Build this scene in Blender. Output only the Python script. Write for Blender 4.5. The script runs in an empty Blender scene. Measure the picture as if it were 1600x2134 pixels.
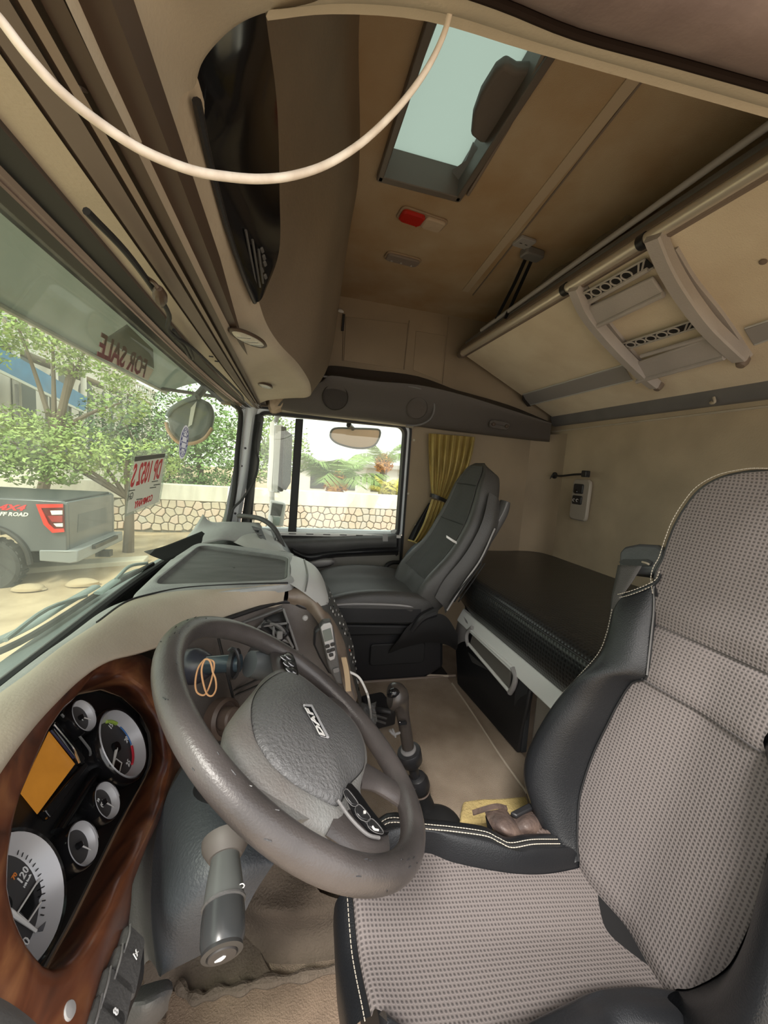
import bpy, bmesh, math, random
from mathutils import Vector, Matrix
V = Vector
random.seed(7)
# ---------------------------------------------------------------- camera
CAM = V((0, 0, .98))
AX = (V((.96818, -.24052, .06914)), V((-.0388, .12868, .99093)), V((-.24723, -.96208, .11525)))   # right, up, back
cam = bpy.data.cameras.new('camera'); camo = bpy.data.objects.new('camera', cam)
bpy.context.scene.collection.objects.link(camo)
R3 = Matrix((AX[0], AX[1], AX[2])).transposed()
camo.matrix_world = Matrix.Translation(CAM) @ R3.to_4x4()
cam.sensor_fit = 'HORIZONTAL'; cam.sensor_width = 36; cam.lens = 18; cam.clip_start = .02; cam.clip_end = 400
bpy.context.scene.camera = camo
# ---------------------------------------------------------------- world, sun, exposure
sc = bpy.context.scene
w = bpy.data.worlds.new('sky'); sc.world = w; w.use_nodes = True
nt = w.node_tree; bg = nt.nodes['Background']
sky = nt.nodes.new('ShaderNodeTexSky'); sky.sky_type = 'NISHITA'; sky.sun_disc = False
sky.sun_elevation = math.radians(50); sky.sun_rotation = math.radians(200); sky.dust_density = 4; sky.air_density = 1.2
mixw = nt.nodes.new('ShaderNodeMix'); mixw.data_type = 'RGBA'; mixw.inputs[0].default_value = .8
mulw = nt.nodes.new('ShaderNodeVectorMath'); mulw.operation = 'SCALE'; mulw.inputs[3].default_value = .22
nt.links.new(sky.outputs[0], mulw.inputs[0]); nt.links.new(mulw.outputs[0], mixw.inputs[6])
mixw.inputs[7].default_value = (1.0, .965, .91, 1)
nt.links.new(mixw.outputs[2], bg.inputs[0]); bg.inputs[1].default_value = 1.25
sun = bpy.data.lights.new('sun', 'SUN'); suno = bpy.data.objects.new('sun', sun); sc.collection.objects.link(suno)
sun.energy = 2.1; sun.angle = math.radians(12); sun.color = (1, .96, .9)
suno.rotation_euler = V((.45, .75, -1.1)).to_track_quat('-Z', 'Y').to_euler()
sc.view_settings.view_transform = 'Standard'; sc.view_settings.look = 'None'
sc.view_settings.gamma = 1; sc.view_settings.use_curve_mapping = False
sc.view_settings.exposure = 1.0
# ---------------------------------------------------------------- survey helpers: a pixel of the photograph, met with a real plane
def ray(px, py):
    d = V(((px-800)/800, -(py-1067)/800, -1)); return R3 @ d
def P(px, py, X=None, Y=None, Z=None):
    d = ray(px, py)
    t = (X-CAM.x)/d.x if X is not None else (Y-CAM.y)/d.y if Y is not None else (Z-CAM.z)/d.z
    return CAM+d*t
def PL(px, py, o, n):
    d = ray(px, py); return CAM+d*(n.dot(o-CAM)/n.dot(d))
def PT(px, py, t): return CAM+ray(px, py)*t
# ---------------------------------------------------------------- materials
MC = {}
def mat(name, col, rough=.55, metal=0, bump=0, bs=60, var=0, vs=6, col2=None, coat=0, stretch=None, trans=0, spec=None, detail=4, emit=None):
    if name in MC: return MC[name]
    m = bpy.data.materials.new(name); m.use_nodes = True; N = m.node_tree.nodes; L = m.node_tree.links
    b = N['Principled BSDF']; b.inputs['Base Color'].default_value = (*col, 1); b.inputs['Roughness'].default_value = rough
    b.inputs['Metallic'].default_value = metal; b.inputs['Coat Weight'].default_value = coat
    b.inputs['Coat Roughness'].default_value = .12
    if spec is not None: b.inputs['Specular IOR Level'].default_value = spec
    if trans: b.inputs['Transmission Weight'].default_value = trans
    if emit: b.inputs['Emission Color'].default_value = (*emit[:3], 1); b.inputs['Emission Strength'].default_value = emit[3]
    tc = N.new('ShaderNodeTexCoord'); mp = N.new('ShaderNodeMapping'); L.new(tc.outputs['Object'], mp.inputs[0])
    if stretch: mp.inputs['Scale'].default_value = stretch
    if var or col2:
        n = N.new('ShaderNodeTexNoise'); n.inputs['Scale'].default_value = vs; n.inputs['Detail'].default_value = detail
        L.new(mp.outputs[0], n.inputs[0]); r = N.new('ShaderNodeValToRGB')
        c2 = col2 or tuple(c*(1-var) for c in col)
        r.color_ramp.elements[0].position = .35; r.color_ramp.elements[1].position = .65
        r.color_ramp.elements[0].color = (*c2, 1); r.color_ramp.elements[1].color = (*col, 1)
        L.new(n.outputs[0], r.inputs[0]); L.new(r.outputs[0], b.inputs['Base Color'])
    if bump:
        n2 = N.new('ShaderNodeTexNoise'); n2.inputs['Scale'].default_value = bs; n2.inputs['Detail'].default_value = 3
        L.new(mp.outputs[0], n2.inputs[0]); bp = N.new('ShaderNodeBump'); bp.inputs['Strength'].default_value = bump
        bp.inputs['Distance'].default_value = .004; L.new(n2.outputs[0], bp.inputs['Height']); L.new(bp.outputs[0], b.inputs['Normal'])
    MC[name] = m; return m
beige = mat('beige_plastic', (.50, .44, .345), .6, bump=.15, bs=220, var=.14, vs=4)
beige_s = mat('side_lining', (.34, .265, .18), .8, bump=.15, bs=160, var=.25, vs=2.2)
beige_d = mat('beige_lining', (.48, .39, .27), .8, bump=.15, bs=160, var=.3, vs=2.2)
ceil_m = mat('stained_headlining', (.44, .345, .235), .9, bump=.25, bs=300, vs=3.4, col2=(.36, .24, .13), detail=6)
taupe = mat('taupe_plastic', (.21, .165, .135), .5, bump=.1, bs=200)
purple = mat('frame_plastic', (.22, .17, .16), .5, bump=.1, bs=200, vs=14, col2=(.16, .12, .115))
brown_d = mat('dark_brown_strip', (.07, .045, .03), .5)
grey_d = mat('dark_grey_plastic', (.085, .083, .082), .55, bump=.25, bs=260, var=.2, vs=8)
grey_m = mat('mid_grey_plastic', (.17, .165, .165), .5, bump=.15, bs=260, var=.15, vs=8)
grey_l = mat('light_grey_plastic', (.33, .32, .32), .45, bump=.05)
grey_p = mat('pale_grey_plastic', (.55, .56, .56), .45)
black = mat('black_plastic', (.018, .018, .02), .4, bump=.1, bs=260)
rubber = mat('black_rubber', (.012, .012, .013), .6)
gloss = mat('gloss_black', (.008, .008, .009), .12)
leather = mat('black_leather', (.013, .014, .016), .34, bump=.22, bs=420)
leather_g = mat('grey_leather', (.060, .058, .056), .42, bump=.3, bs=300)
wheel_m = mat('worn_wheel_leather', (.082, .072, .070), .34, bump=.12, bs=420, vs=9, col2=(.045, .040, .039))
hub_m = mat('creased_vinyl', (.12, .12, .122), .4, bump=.7, bs=240, var=.15)
hubg_m = mat('hub_housing_vinyl', (.21, .215, .21), .45, bump=.35, bs=300, vs=7, col2=(.15, .135, .125))
dash_b = mat('dash_beige', (.47, .41, .335), .5, bump=.15, bs=260, vs=5, col2=(.38, .32, .25))
dash_g = mat('dash_grey_top', (.36, .37, .37), .5, bump=.3, bs=200, var=.25, vs=14)
tray_m = mat('dusty_tray', (.13, .13, .128), .6, bump=.3, bs=200, vs=9, col2=(.09, .09, .088), stretch=(1, 3, 1))
face_m = mat('dash_face_taupe', (.13, .115, .11), .5, bump=.2, bs=260, vs=8, col2=(.09, .078, .072))
carpet = mat('dusty_carpet', (.36, .29, .22), .95, bump=.9, bs=420, vs=5, col2=(.25, .19, .14))
mud = mat('dirty_mat', (.15, .118, .09), .9, bump=.9, bs=200, vs=6, col2=(.08, .062, .047), detail=8)
alu = mat('brushed_aluminium', (.74, .68, .58), .38, metal=.55)
aluw = mat('painted_aluminium', (.82, .83, .81), .35)
chrome = mat('chrome', (.8, .8, .8), .12, metal=1)
silver = mat('silver_dial_ring', (.50, .50, .52), .35, metal=.15)
white = mat('white_plastic', (.75, .74, .72), .4)
body = mat('pale_blue_paint', (.86, .92, .94), .35, var=.1)
gold = mat('gold_curtain_cloth', (.52, .40, .14), .6, bump=.3, bs=120, var=.25, vs=10)
lining = mat('black_curtain_lining', (.02, .02, .022), .7)
def wood_mat():
    m = mat('burr_walnut', (.2, .07, .03), .28, coat=.6); N = m.node_tree.nodes; L = m.node_tree.links; b = N['Principled BSDF']
    tc = N.new('ShaderNodeTexCoord'); mp = N.new('ShaderNodeMapping'); mp.inputs['Scale'].default_value = (1, 1, 2.2); L.new(tc.outputs['Object'], mp.inputs[0])
    n = N.new('ShaderNodeTexNoise'); n.inputs['Scale'].default_value = 9; n.inputs['Detail'].default_value = 8; n.inputs['Distortion'].default_value = 1.6
    L.new(mp.outputs[0], n.inputs[0]); r = N.new('ShaderNodeValToRGB'); e = r.color_ramp.elements
    e[0].position = .3; e[0].color = (.045, .016, .010, 1); e[1].position = .72; e[1].color = (.25, .105, .045, 1)
    x = e.new(.5); x.color = (.13, .042, .020, 1)
    L.new(n.outputs[0], r.inputs[0]); L.new(r.outputs[0], b.inputs['Base Color']); return m
wood = wood_mat()
def weave_mat(name, c1, c2, pitch, rot=0, thr=.2, br=.5):
    m = mat(name, c1, .9); N = m.node_tree.nodes; L = m.node_tree.links; b = N['Principled BSDF']
    uv = N.new('ShaderNodeUVMap'); mp = N.new('ShaderNodeMapping'); mp.inputs['Scale'].default_value = (2*math.pi/pitch,)*3
    mp.inputs['Rotation'].default_value = (0, 0, rot)
    L.new(uv.outputs[0], mp.inputs[0]); s = N.new('ShaderNodeSeparateXYZ'); L.new(mp.outputs[0], s.inputs[0])
    def M2(op, a, b2=None):
        k = N.new('ShaderNodeMath'); k.operation = op
        for i, q in enumerate((a, b2)):
            if q is None: continue
            if hasattr(q, 'is_output'): L.new(q, k.inputs[i])
            else: k.inputs[i].default_value = q
        return k.outputs[0]
    a = M2('SINE', s.outputs[0]); c = M2('SINE', s.outputs[1]); d = M2('MULTIPLY', M2('ADD', a, 1.), M2('ADD', c, 1.))
    r = N.new('ShaderNodeValToRGB'); e = r.color_ramp.elements; e[0].position = .22; e[0].color = (*c1, 1); e[1].position = .62; e[1].color = (*c2, 1)
    h = M2('MULTIPLY', d, .25); L.new(h, r.inputs[0]); L.new(r.outputs[0], b.inputs['Base Color'])
    bp = N.new('ShaderNodeBump'); bp.invert = True; bp.inputs['Strength'].default_value = br; bp.inputs['Distance'].default_value = .002
    L.new(h, bp.inputs['Height']); L.new(bp.outputs[0], b.inputs['Normal']); return m
waffle = weave_mat('waffle_fabric', (.20, .175, .168), (.092, .080, .079), .0070)
perf = weave_mat('perforated_black_vinyl', (.026, .026, .026), (.008, .008, .008), .014, br=.4)
perf.node_tree.nodes['Principled BSDF'].inputs['Roughness'].default_value = .30
ribm = weave_mat('ribbed_dark_fabric', (.075, .075, .073), (.05, .05, .05), .006, br=.3)
def glass(name, tint, haze=.1, hcol=(.6, .65, .6), rough=.0, gl=.06, streak=True):
    m = bpy.data.materials.new(name); m.use_nodes = True; N = m.node_tree.nodes; L = m.node_tree.links
    for n in list(N): N.remove(n)
    o = N.new('ShaderNodeOutputMaterial'); t = N.new('ShaderNodeBsdfTransparent'); t.inputs[0].default_value = (*tint, 1)
    g = N.new('ShaderNodeBsdfGlossy'); g.inputs[1].default_value = rough; d = N.new('ShaderNodeBsdfTranslucent'); d.inputs[0].default_value = (*hcol, 1)
    d2 = N.new('ShaderNodeBsdfDiffuse'); d2.inputs[0].default_value = (*hcol, 1)
    ad = N.new('ShaderNodeMixShader'); ad.inputs[0].default_value = .5; L.new(d.outputs[0], ad.inputs[1]); L.new(d2.outputs[0], ad.inputs[2])
    m1 = N.new('ShaderNodeMixShader'); m1.inputs[0].default_value = haze
    if streak:
        tc = N.new('ShaderNodeTexCoord'); mp = N.new('ShaderNodeMapping'); mp.inputs['Scale'].default_value = (6, 14, 1.6); L.new(tc.outputs['Object'], mp.inputs[0])
        n = N.new('ShaderNodeTexNoise'); n.inputs['Scale'].default_value = 1; n.inputs['Detail'].default_value = 5; L.new(mp.outputs[0], n.inputs[0])
        mr = N.new('ShaderNodeMapRange'); mr.inputs[1].default_value = .3; mr.inputs[2].default_value = .75; mr.inputs[3].default_value = haze*.55; mr.inputs[4].default_value = haze*1.7
        L.new(n.outputs[0], mr.inputs[0]); L.new(mr.outputs[0], m1.inputs[0])
    L.new(t.outputs[0], m1.inputs[1]); L.new(ad.outputs[0], m1.inputs[2])
    m2 = N.new('ShaderNodeMixShader'); m2.inputs[0].default_value = gl
    L.new(m1.outputs[0], m2.inputs[1]); L.new(g.outputs[0], m2.inputs[2]); L.new(m2.outputs[0], o.inputs[0]); return m
ws_glass = glass('dusty_tinted_windscreen', (.64, .73, .61), .13, (.66, .74, .62), gl=.04)
def paper(name, col):
    m = mat(name, col, .7); N = m.node_tree.nodes; L = m.node_tree.links; t = N.new('ShaderNodeBsdfTranslucent'); t.inputs[0].default_value = (*col, 1)
    x = N.new('ShaderNodeMixShader'); x.inputs[0].default_value = .72; L.new(N['Principled BSDF'].outputs[0], x.inputs[1]); L.new(t.outputs[0], x.inputs[2]); L.new(x.outputs[0], N['Material Output'].inputs[0]); return m
side_glass = glass('side_glass', (.86, .90, .86), .05)
visor_glass = glass('smoked_visor', (.30, .34, .31), .6, (.30, .33, .31), streak=False)
# ---------------------------------------------------------------- mesh helpers (verts, faces)
def cr(p, n, closed=False):
    p = [V(q) for q in p]; m = len(p); out = []
    if m == 1: return p
    def g(i):
        if closed: return p[i % m]
        if i < 0: return p[0]*2-p[1]
        if i >= m: return p[-1]*2-p[-2]
        return p[i]
    for i in range(m if closed else m-1):
        a, b, c, d = g(i-1), g(i), g(i+1), g(i+2)
        for k in range(n):
            t = k/n
            out.append(.5*((2*b)+(c-a)*t+(2*a-5*b+4*c-d)*t*t+(3*b-a-3*c+d)*t**3))
    if not closed: out.append(p[-1].copy())
    return out
def grid(rows, su=4, sv=4, cu=False, cv=False, cap=False):
    """rows of points -> smooth grid; su: along a row, sv: across rows; cu: rows are loops; cv: the list of rows is a loop"""
    rs = [cr(r, su, cu) if su > 1 else [V(q) for q in r] for r in rows]
    if sv > 1:
        cols = [cr([r[i] for r in rs], sv, cv) for i in range(len(rs[0]))]
        rs = [[c[j] for c in cols] for j in range(len(cols[0]))]
    nu = len(rs[0]); nv = len(rs); v = [q for r in rs for q in r]; f = []; uv = []
    acc = []
    for j in range(nv):
        s = 0; a = [0]
        for i in range(1, nu): s += (rs[j][i]-rs[j][i-1]).length; a.append(s)
        acc.append([q-s/2 for q in a])
    mid = nu//2; hv = [0]
    for j in range(1, nv): hv.append(hv[-1]+(rs[j][mid]-rs[j-1][mid]).length)
    for j in range(nv-1+(1 if cv else 0)):
        for i in range(nu-1+(1 if cu else 0)):
            a, b = i, (i+1) % nu; c, d = j, (j+1) % nv
            f.append((c*nu+a, c*nu+b, d*nu+b, d*nu+a))
    UV = [(acc[j][i], hv[j]) for j in range(nv) for i in range(nu)]
    if cap:
        f.append(tuple(range(nu-1, -1, -1))); f.append(tuple((nv-1)*nu+i for i in range(nu)))
    return v, f, UV
def tube(pts, r, seg=10, n=5, closed=False, flat=None, cap=True):
    p = cr(pts, n, closed) if n > 1 else [V(q) for q in pts]; m = len(p); rows = []
    rr = r if callable(r) else (lambda t: r)
    up = None
    for i in range(m):
        if closed: t = (p[(i+1) % m]-p[i-1]).normalized()
        else: t = (p[min(i+1, m-1)]-p[max(i-1, 0)]).normalized()
        if up is None:
            up = V((0, 0, 1)) if abs(t.z) < .9 else V((1, 0, 0))
        a = (up-t*up.dot(t)).normalized(); b = t.cross(a); up = a
        q = rr(i/(m-1)); fl = flat or (1, 1)
        rows.append([p[i]+a*math.cos(2*math.pi*k/seg)*q*fl[0]+b*math.sin(2*math.pi*k/seg)*q*fl[1] for k in range(seg)])
    return grid(rows, 1, 1, True, closed, cap and not closed)
def strip(pts, wvec, th, n=5):
    """flat band along pts: width vector wvec (or list), thickness th"""
    p = cr(pts, n); m = len(p); rows = []
    for i in range(m):
        t = (p[min(i+1, m-1)]-p[max(i-1, 0)]).normalized(); wv = V(wvec) if not isinstance(wvec, list) else V(wvec[0]).lerp(V(wvec[1]), i/(m-1))
        nn = t.cross(wv).normalized()*th/2
        rows.append([p[i]-wv/2-nn, p[i]+wv/2-nn, p[i]+wv/2+nn, p[i]-wv/2+nn])
    return grid(rows, 1, 1, True, False, True)
def frame(o, z, x=None):
    z = V(z).normalized(); x = V(x) if x is not None else (V((0, 0, 1)) if abs(z.z) < .9 else V((1, 0, 0)))
    x = (x-z*x.dot(z)).normalized(); y = z.cross(x); o = V(o)
    return Matrix(((x.x, y.x, z.x, o.x), (x.y, y.y, z.y, o.y), (x.z, y.z, z.z, o.z), (0, 0, 0, 1)))
I4 = Matrix.Identity(4)
def box(sx, sy, sz, M=I4, c=(0, 0, 0)):
    v = [M @ V((c[0]+x*sx/2, c[1]+y*sy/2, c[2]+z*sz/2)) for z in (-1, 1) for x, y in ((-1, -1), (1, -1), (1, 1), (-1, 1))]
    return v, [(3, 2, 1, 0), (4, 5, 6, 7), (0, 1, 5, 4), (1, 2, 6, 5), (2, 3, 7, 6), (3, 0, 4, 7)]
def wbox(x0, x1, y0, y1, z0, z1): return box(x1-x0, y1-y0, z1-z0, Matrix.Translation(((x0+x1)/2, (y0+y1)/2, (z0+z1)/2)))
def lathe(prof, M=I4, seg=32, sx=1, sy=1, cap=True):
    rows = [[M @ V((r*math.cos(2*math.pi*k/seg)*sx, r*math.sin(2*math.pi*k/seg)*sy, z)) for k in range(seg)] for r, z in prof]
    g = grid(rows, 1, 1, True, False, False); f = list(g[1])
    if cap and prof[0][0] > 1e-5: f.append(tuple(range(seg-1, -1, -1)))
    if cap and prof[-1][0] > 1e-5: f.append(tuple((len(prof)-1)*seg+k for k in range(seg)))
    return g[0], f
def prism(poly, ext):
    e = V(ext); p = [V(q) for q in poly]; n = len(p)
    return p+[q+e for q in p], [tuple(range(n-1, -1, -1)), tuple(range(n, 2*n))]+[(i, (i+1) % n, n+(i+1) % n, n+i) for i in range(n)]
def rrect(w, h, r, n=5):
    o = []
    for cx, cy, a0 in ((w/2-r, h/2-r, 0), (-w/2+r, h/2-r, 90), (-w/2+r, -h/2+r, 180), (w/2-r, -h/2+r, 270)):
        for k in range(n+1): a = math.radians(a0+90*k/n); o.append((cx+r*math.cos(a), cy+r*math.sin(a)))
    return o
def rbox(w, h, d, M=I4, r=.01, n=4):
    """rounded slab in local xy, thickness d in +z with softened rim"""
    pr = rrect(w, h, r, n); e = min(d*.3, r*.4); rows = []
    for ins, z in ((e, 0), (0, e), (0, d-e), (e, d)):
        rows.append([M @ V((x-ins*(1 if x > 0 else -1), y-ins*(1 if y > 0 else -1), z)) for x, y in pr])
    g = grid(rows, 1, 1, True, False, True); return g[0], g[1]
def join(*a):
    v = []; f = []
    for g in a:
        n = len(v); v += g[0]; f += [tuple(i+n for i in q) for q in g[1]]
    return v, f
COL = sc.collection
def tag(o, label=None, cat=None, group=None, kind=None):
    if label: o['label'] = label
    if cat: o['category'] = cat
    if group: o['group'] = group
    if kind: o['kind'] = kind
    return o
def thing(name, loc, label, cat, group=None):
    o = bpy.data.objects.new(name, None); o.location = loc; o.empty_display_size = .05; COL.objects.link(o); return tag(o, label, cat, group)
def worldloc(o):
    l = V(o.location)
    while o.parent: o = o.parent; l += V(o.location)
    return l
def ob(name, g, m, parent=None, smooth=True, bevel=0, sub=0, solid=0, ang=35, kind=None, label=None, cat=None, group=None, bseg=2):
    v = [V(q) for q in g[0]]
    if parent is None:
        c = sum(v, V())/len(v); c.z = min(q.z for q in v); base = c
    else:
        c = sum(v, V())/len(v); base = worldloc(parent)
    me = bpy.data.meshes.new(name); me.from_pydata([q-c for q in v], [], g[1]); me.update()
    if len(g) > 2:
        ul = me.uv_layers.new(name='UVMap'); u = g[2]
        for lp in me.loops: ul.data[lp.index].uv = u[lp.vertex_index] if lp.vertex_index < len(u) else (0, 0)
    bm = bmesh.new(); bm.from_mesh(me); bmesh.ops.recalc_face_normals(bm, faces=bm.faces)
    bm.to_mesh(me); bm.free()
    if smooth:
        for p in me.polygons: p.use_smooth = True
        try: me.set_sharp_from_angle(angle=math.radians(ang))
        except Exception: pass
    me.materials.append(m); o = bpy.data.objects.new(name, me); COL.objects.link(o)
    if parent is not None: o.parent = parent; o.location = c-base
    else: o.location = c
    if solid: s = o.modifiers.new('s', 'SOLIDIFY'); s.thickness = abs(solid); s.offset = 1 if solid > 0 else -1
    if bevel: s = o.modifiers.new('b', 'BEVEL'); s.width = bevel; s.segments = bseg; s.limit_method = 'ANGLE'
    if sub: s = o.modifiers.new('u', 'SUBSURF'); s.levels = sub; s.render_levels = sub
    return tag(o, label, cat, group, kind)
def text(s, size, M, m, parent, name='lettering', ext=.0004, mirror=False, shear=0, spacing=1, bold=0):
    cu = bpy.data.curves.new('t', 'FONT'); cu.body = s; cu.size = size; cu.extrude = ext; cu.align_x = 'CENTER'; cu.align_y = 'CENTER'
    cu.shear = shear; cu.space_character = spacing; cu.offset = bold; cu.resolution_u = 2
    to = bpy.data.objects.new('t', cu); COL.objects.link(to); dg = bpy.context.evaluated_depsgraph_get()
    me = bpy.data.meshes.new_from_object(to.evaluated_get(dg)); k = -1 if mirror else 1
    v = [M @ V((q.co.x*k, q.co.y, q.co.z)) for q in me.vertices]; f = [tuple(p.vertices) for p in me.polygons]
    bpy.data.objects.remove(to); bpy.data.curves.remove(cu); bpy.data.meshes.remove(me)
    return ob(name, (v, f), m, parent, smooth=False)
# ================================================================ THE CAB SHELL
def st(name, g, m, **k): return ob(name, g, m, kind='structure', **k)
# floor: tunnel top, two footwells, sill
fl = st('floor', join(wbox(-.40, .86, .84, 1.64, -.2, 0), wbox(-.40, .86, .12, .84, -.2, -.14), wbox(-.40, .86, 1.64, 2.2, -.2, -.14), wbox(.86, 1.64, .12, 2.2, -.2, -.14)), carpet, bevel=.012)
st('wall_front', join(wbox(-.46, -.40, .12, 2.2, -.2, .5)), mud)
st('wall_back', wbox(1.64, 1.68, .2, 2.24, -.2, 1.92), beige_d)
# ceiling with the hatch hole
hx0, hx1, hy0, hy1 = .236, .512, .44, 1.288
cl = st('ceiling', join(wbox(-.2, hx0, .3, 2.24, 1.88, 1.92), wbox(hx1, 1.64, .3, 2.24, 1.88, 1.92), wbox(hx0, hx1, .3, hy0, 1.88, 1.92), wbox(hx0, hx1, hy1, 2.24, 1.88, 1.92)), ceil_m)
# the long moulded groove on the headlining
g0, g1 = P(965, 605, Z=1.879), P(1320, 150, Z=1.879)
ob('groove_moulding', strip([g0+V((.012, .003, 0)), g0.lerp(g1, .5)+V((.012, .003, 0)), g1+V((.012, .003, 0))], (.034, .006, 0), .006, 2), mat('moulding_light', (.46, .37, .27), .8), cl)
h0, h1 = P(985, 615, Z=1.879), P(1352, 150, Z=1.879)
ob('groove_moulding', strip([h0, h0.lerp(h1, .5), h1], (.006, .001, 0), .004, 2), taupe, cl)
# far (passenger) side wall
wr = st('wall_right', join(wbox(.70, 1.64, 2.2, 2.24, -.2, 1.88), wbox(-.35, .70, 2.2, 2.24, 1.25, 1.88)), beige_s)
for a, b in (((716, 655), (714, 752)), ((853, 668), (842, 770)), ((935, 660), (922, 800))):
    q0, q1 = P(*a, Y=2.198), P(*b, Y=2.198); ob('groove', tube([q0, q1], .0035, 6, 1), mat('groove_brown', (.26, .2, .14), .8), wr)
q0, q1 = P(718, 658, Y=2.19), P(700, 760, Y=2.19)
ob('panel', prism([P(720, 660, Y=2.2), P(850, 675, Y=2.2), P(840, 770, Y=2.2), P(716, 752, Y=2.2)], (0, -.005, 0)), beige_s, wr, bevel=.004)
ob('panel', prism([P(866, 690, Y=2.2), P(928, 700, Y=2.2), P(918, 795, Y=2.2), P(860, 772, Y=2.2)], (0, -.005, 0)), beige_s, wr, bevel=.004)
ob('slot', prism([P(714, 655, Y=2.19), P(719, 655, Y=2.19), P(716, 690, Y=2.19), P(711, 690, Y=2.19)], (0, -.006, 0)), black, wr)
# pillar cover in the corner and at the door post
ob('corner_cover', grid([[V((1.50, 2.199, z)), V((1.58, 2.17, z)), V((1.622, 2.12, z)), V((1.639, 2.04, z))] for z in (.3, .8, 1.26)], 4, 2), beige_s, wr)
for px, py in ((863, 917), (851, 1029), (868, 1095)):
    q = P(px, py, Y=2.19); ob('screw', lathe([(.0001, .006), (.006, .005), (.009, 0)], frame(q+V((0, .008, 0)), (0, -1, 0)), 12), beige, wr)
q = P(962, 618, Y=2.17); ob('slot', rbox(.016, .05, .006, frame(q, (0, -1, 0), (1, 0, 0)), .003), black, wr)
# rear wall seam strips
wb = bpy.data.objects['wall_back']
q0, q1 = P(1150, 900, X=1.638), P(1600, 852, X=1.638)
ob('seam_strip', tube([q0, V((1.638, .9, q1.z+.01))], .005, 6, 1), beige, wb)
ob('hook', tube([P(1483, 832, X=1.635), P(1481, 840, X=1.6), P(1489, 838, X=1.595), P(1487, 828, X=1.597)], .005, 8, 3), beige, wb)
# ---- near side: header over the open door, seen from below
def near(px, py, z): return P(px, py, Z=z)
n_in = [near(480, -6, 1.37), near(560, 20, 1.37), near(700, 6, 1.37), near(900, 22, 1.37), near(1120, 88, 1.37), near(1380, 162, 1.37), near(1600, 225, 1.37)]
n_in.append(n_in[-1]+(n_in[-1]-n_in[-2])*2.4)
n_mid = [near(640, -60, 1.345), near(760, -50, 1.345), near(900, -45, 1.345), near(1037, -4, 1.345), near(1200, 62, 1.345), near(1400, 118, 1.345), near(1600, 175, 1.345)]
n_mid.append(n_mid[-1]+(n_mid[-1]-n_mid[-2])*2.4)
wl = st('wall_left', grid([[q+V((0, .02, .22)) for q in n_in[1:]], [q+V((0, .012, .02)) for q in n_in[1:]], n_in[1:], [a.lerp(b, .5)+V((0, 0, -.006)) for a, b in zip(n_in[1:], n_mid[1:])], n_mid[1:]], 4, 3), beige)
gr = [q+V((0, -.001, -.004)) for q in n_mid]
ob('seal', tube(gr, .0035, 8, 4), mat('matt_dark', (.02, .014, .012), .95, spec=.05), wl)
fr_rows = [[V((q.x, q.y-dy, 1.345+dz)) for q in n_mid] for dy, dz in ((-.010, .010), (-.004, .003), (.006, -.004), (.02, -.014), (.05, -.02), (.075, -.012), (.09, .0), (.12, .0), (.135, -.02), (.19, -.025), (.21, .02))]
ob('door_frame', grid(fr_rows, 4, 3), purple, wl)
gg = [V((q.x, q.y-.082, 1.336)) for q in n_mid]; ob('frame_groove', tube(gg, .006, 8, 4), mat('matt_dark', (.02, .014, .012), .95), wl)
ob('upper_lining', grid([[q+V((0, .02, .2)) for q in n_in[1:]], [V((q.x, .30, 1.62)) for q in n_in[1:]], [V((q.x, .30, 1.88)) for q in n_in[1:]]], 2, 2), beige_d, wl)
ob('upper_lining', wbox(.6, 1.64, .24, .30, 1.30, 1.9), beige_d, wl); ob('upper_lining', wbox(-.36, .1, .24, .30, 1.39, 1.9), beige_d, wl)
# ---- windscreen header strips, running across the cab above the glass
def hx(y): return -.293+.055*max(0, (y-.9)/1.2)**2      # glass top edge bows back at the pillar
ys = [.05, .25, .45, .7, .95, 1.2, 1.5, 1.8, 2.05, 2.16]
def hstrip(name, x0, x1, zc, m, th=.012, k0=1, k1=0, bulge=.004, parent=None, kind='structure'):
    rows = []
    for y in ys:
        b = hx(y)+.293; a0 = x0+b*k0; a1 = x1+b*k1
        rows.append([V((a0, y, zc)), V((a0*.67+a1*.33, y, zc)), V((a0*.33+a1*.67, y, zc)), V((a1, y, zc))])
    return ob(name, grid(rows, 2, 3), m, parent, kind=None if parent else kind)
tr = hstrip('trim_1', -.238, -.200, 1.240, beige, k0=.8, k1=.4)
hstrip('rubber_seal', -.302, -.277, 1.222, rubber, k0=1, k1=.95, parent=tr)
hstrip('metal_lip', -.277, -.270, 1.226, purple, k0=.95, k1=.93, parent=tr)
hstrip('rubber_seal', -.270, -.238, 1.234, rubber, k0=.93, k1=.8, parent=tr)
hstrip('groove', -.200, -.194, 1.243, brown_d, k0=.4, k1=.38, parent=tr)
hstrip('tan_strip', -.194, -.170, 1.238, mat('strip_taupe', (.15, .118, .098), .55), k0=.38, k1=.2, parent=tr)
hstrip('groove', -.170, -.166, 1.243, brown_d, k0=.2, k1=.18, parent=tr)
hstrip('tan_strip', -.166, -.158, 1.240, mat('tan_strip_m', (.24, .19, .15), .55), k0=.18, k1=.1, parent=tr)
hstrip('dark_strip', -.156, -.142, 1.246, brown_d, k0=.1, k1=0, bulge=0, parent=tr)
st('trim_2', join(wbox(-.36, -.12, .1, 2.24, 1.262, 1.30), wbox(-.36, -.33, .1, 2.24, 1.262, 1.9), wbox(-.36, -.19, .1, 2.24, 1.87, 1.9)), brown_d)
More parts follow.
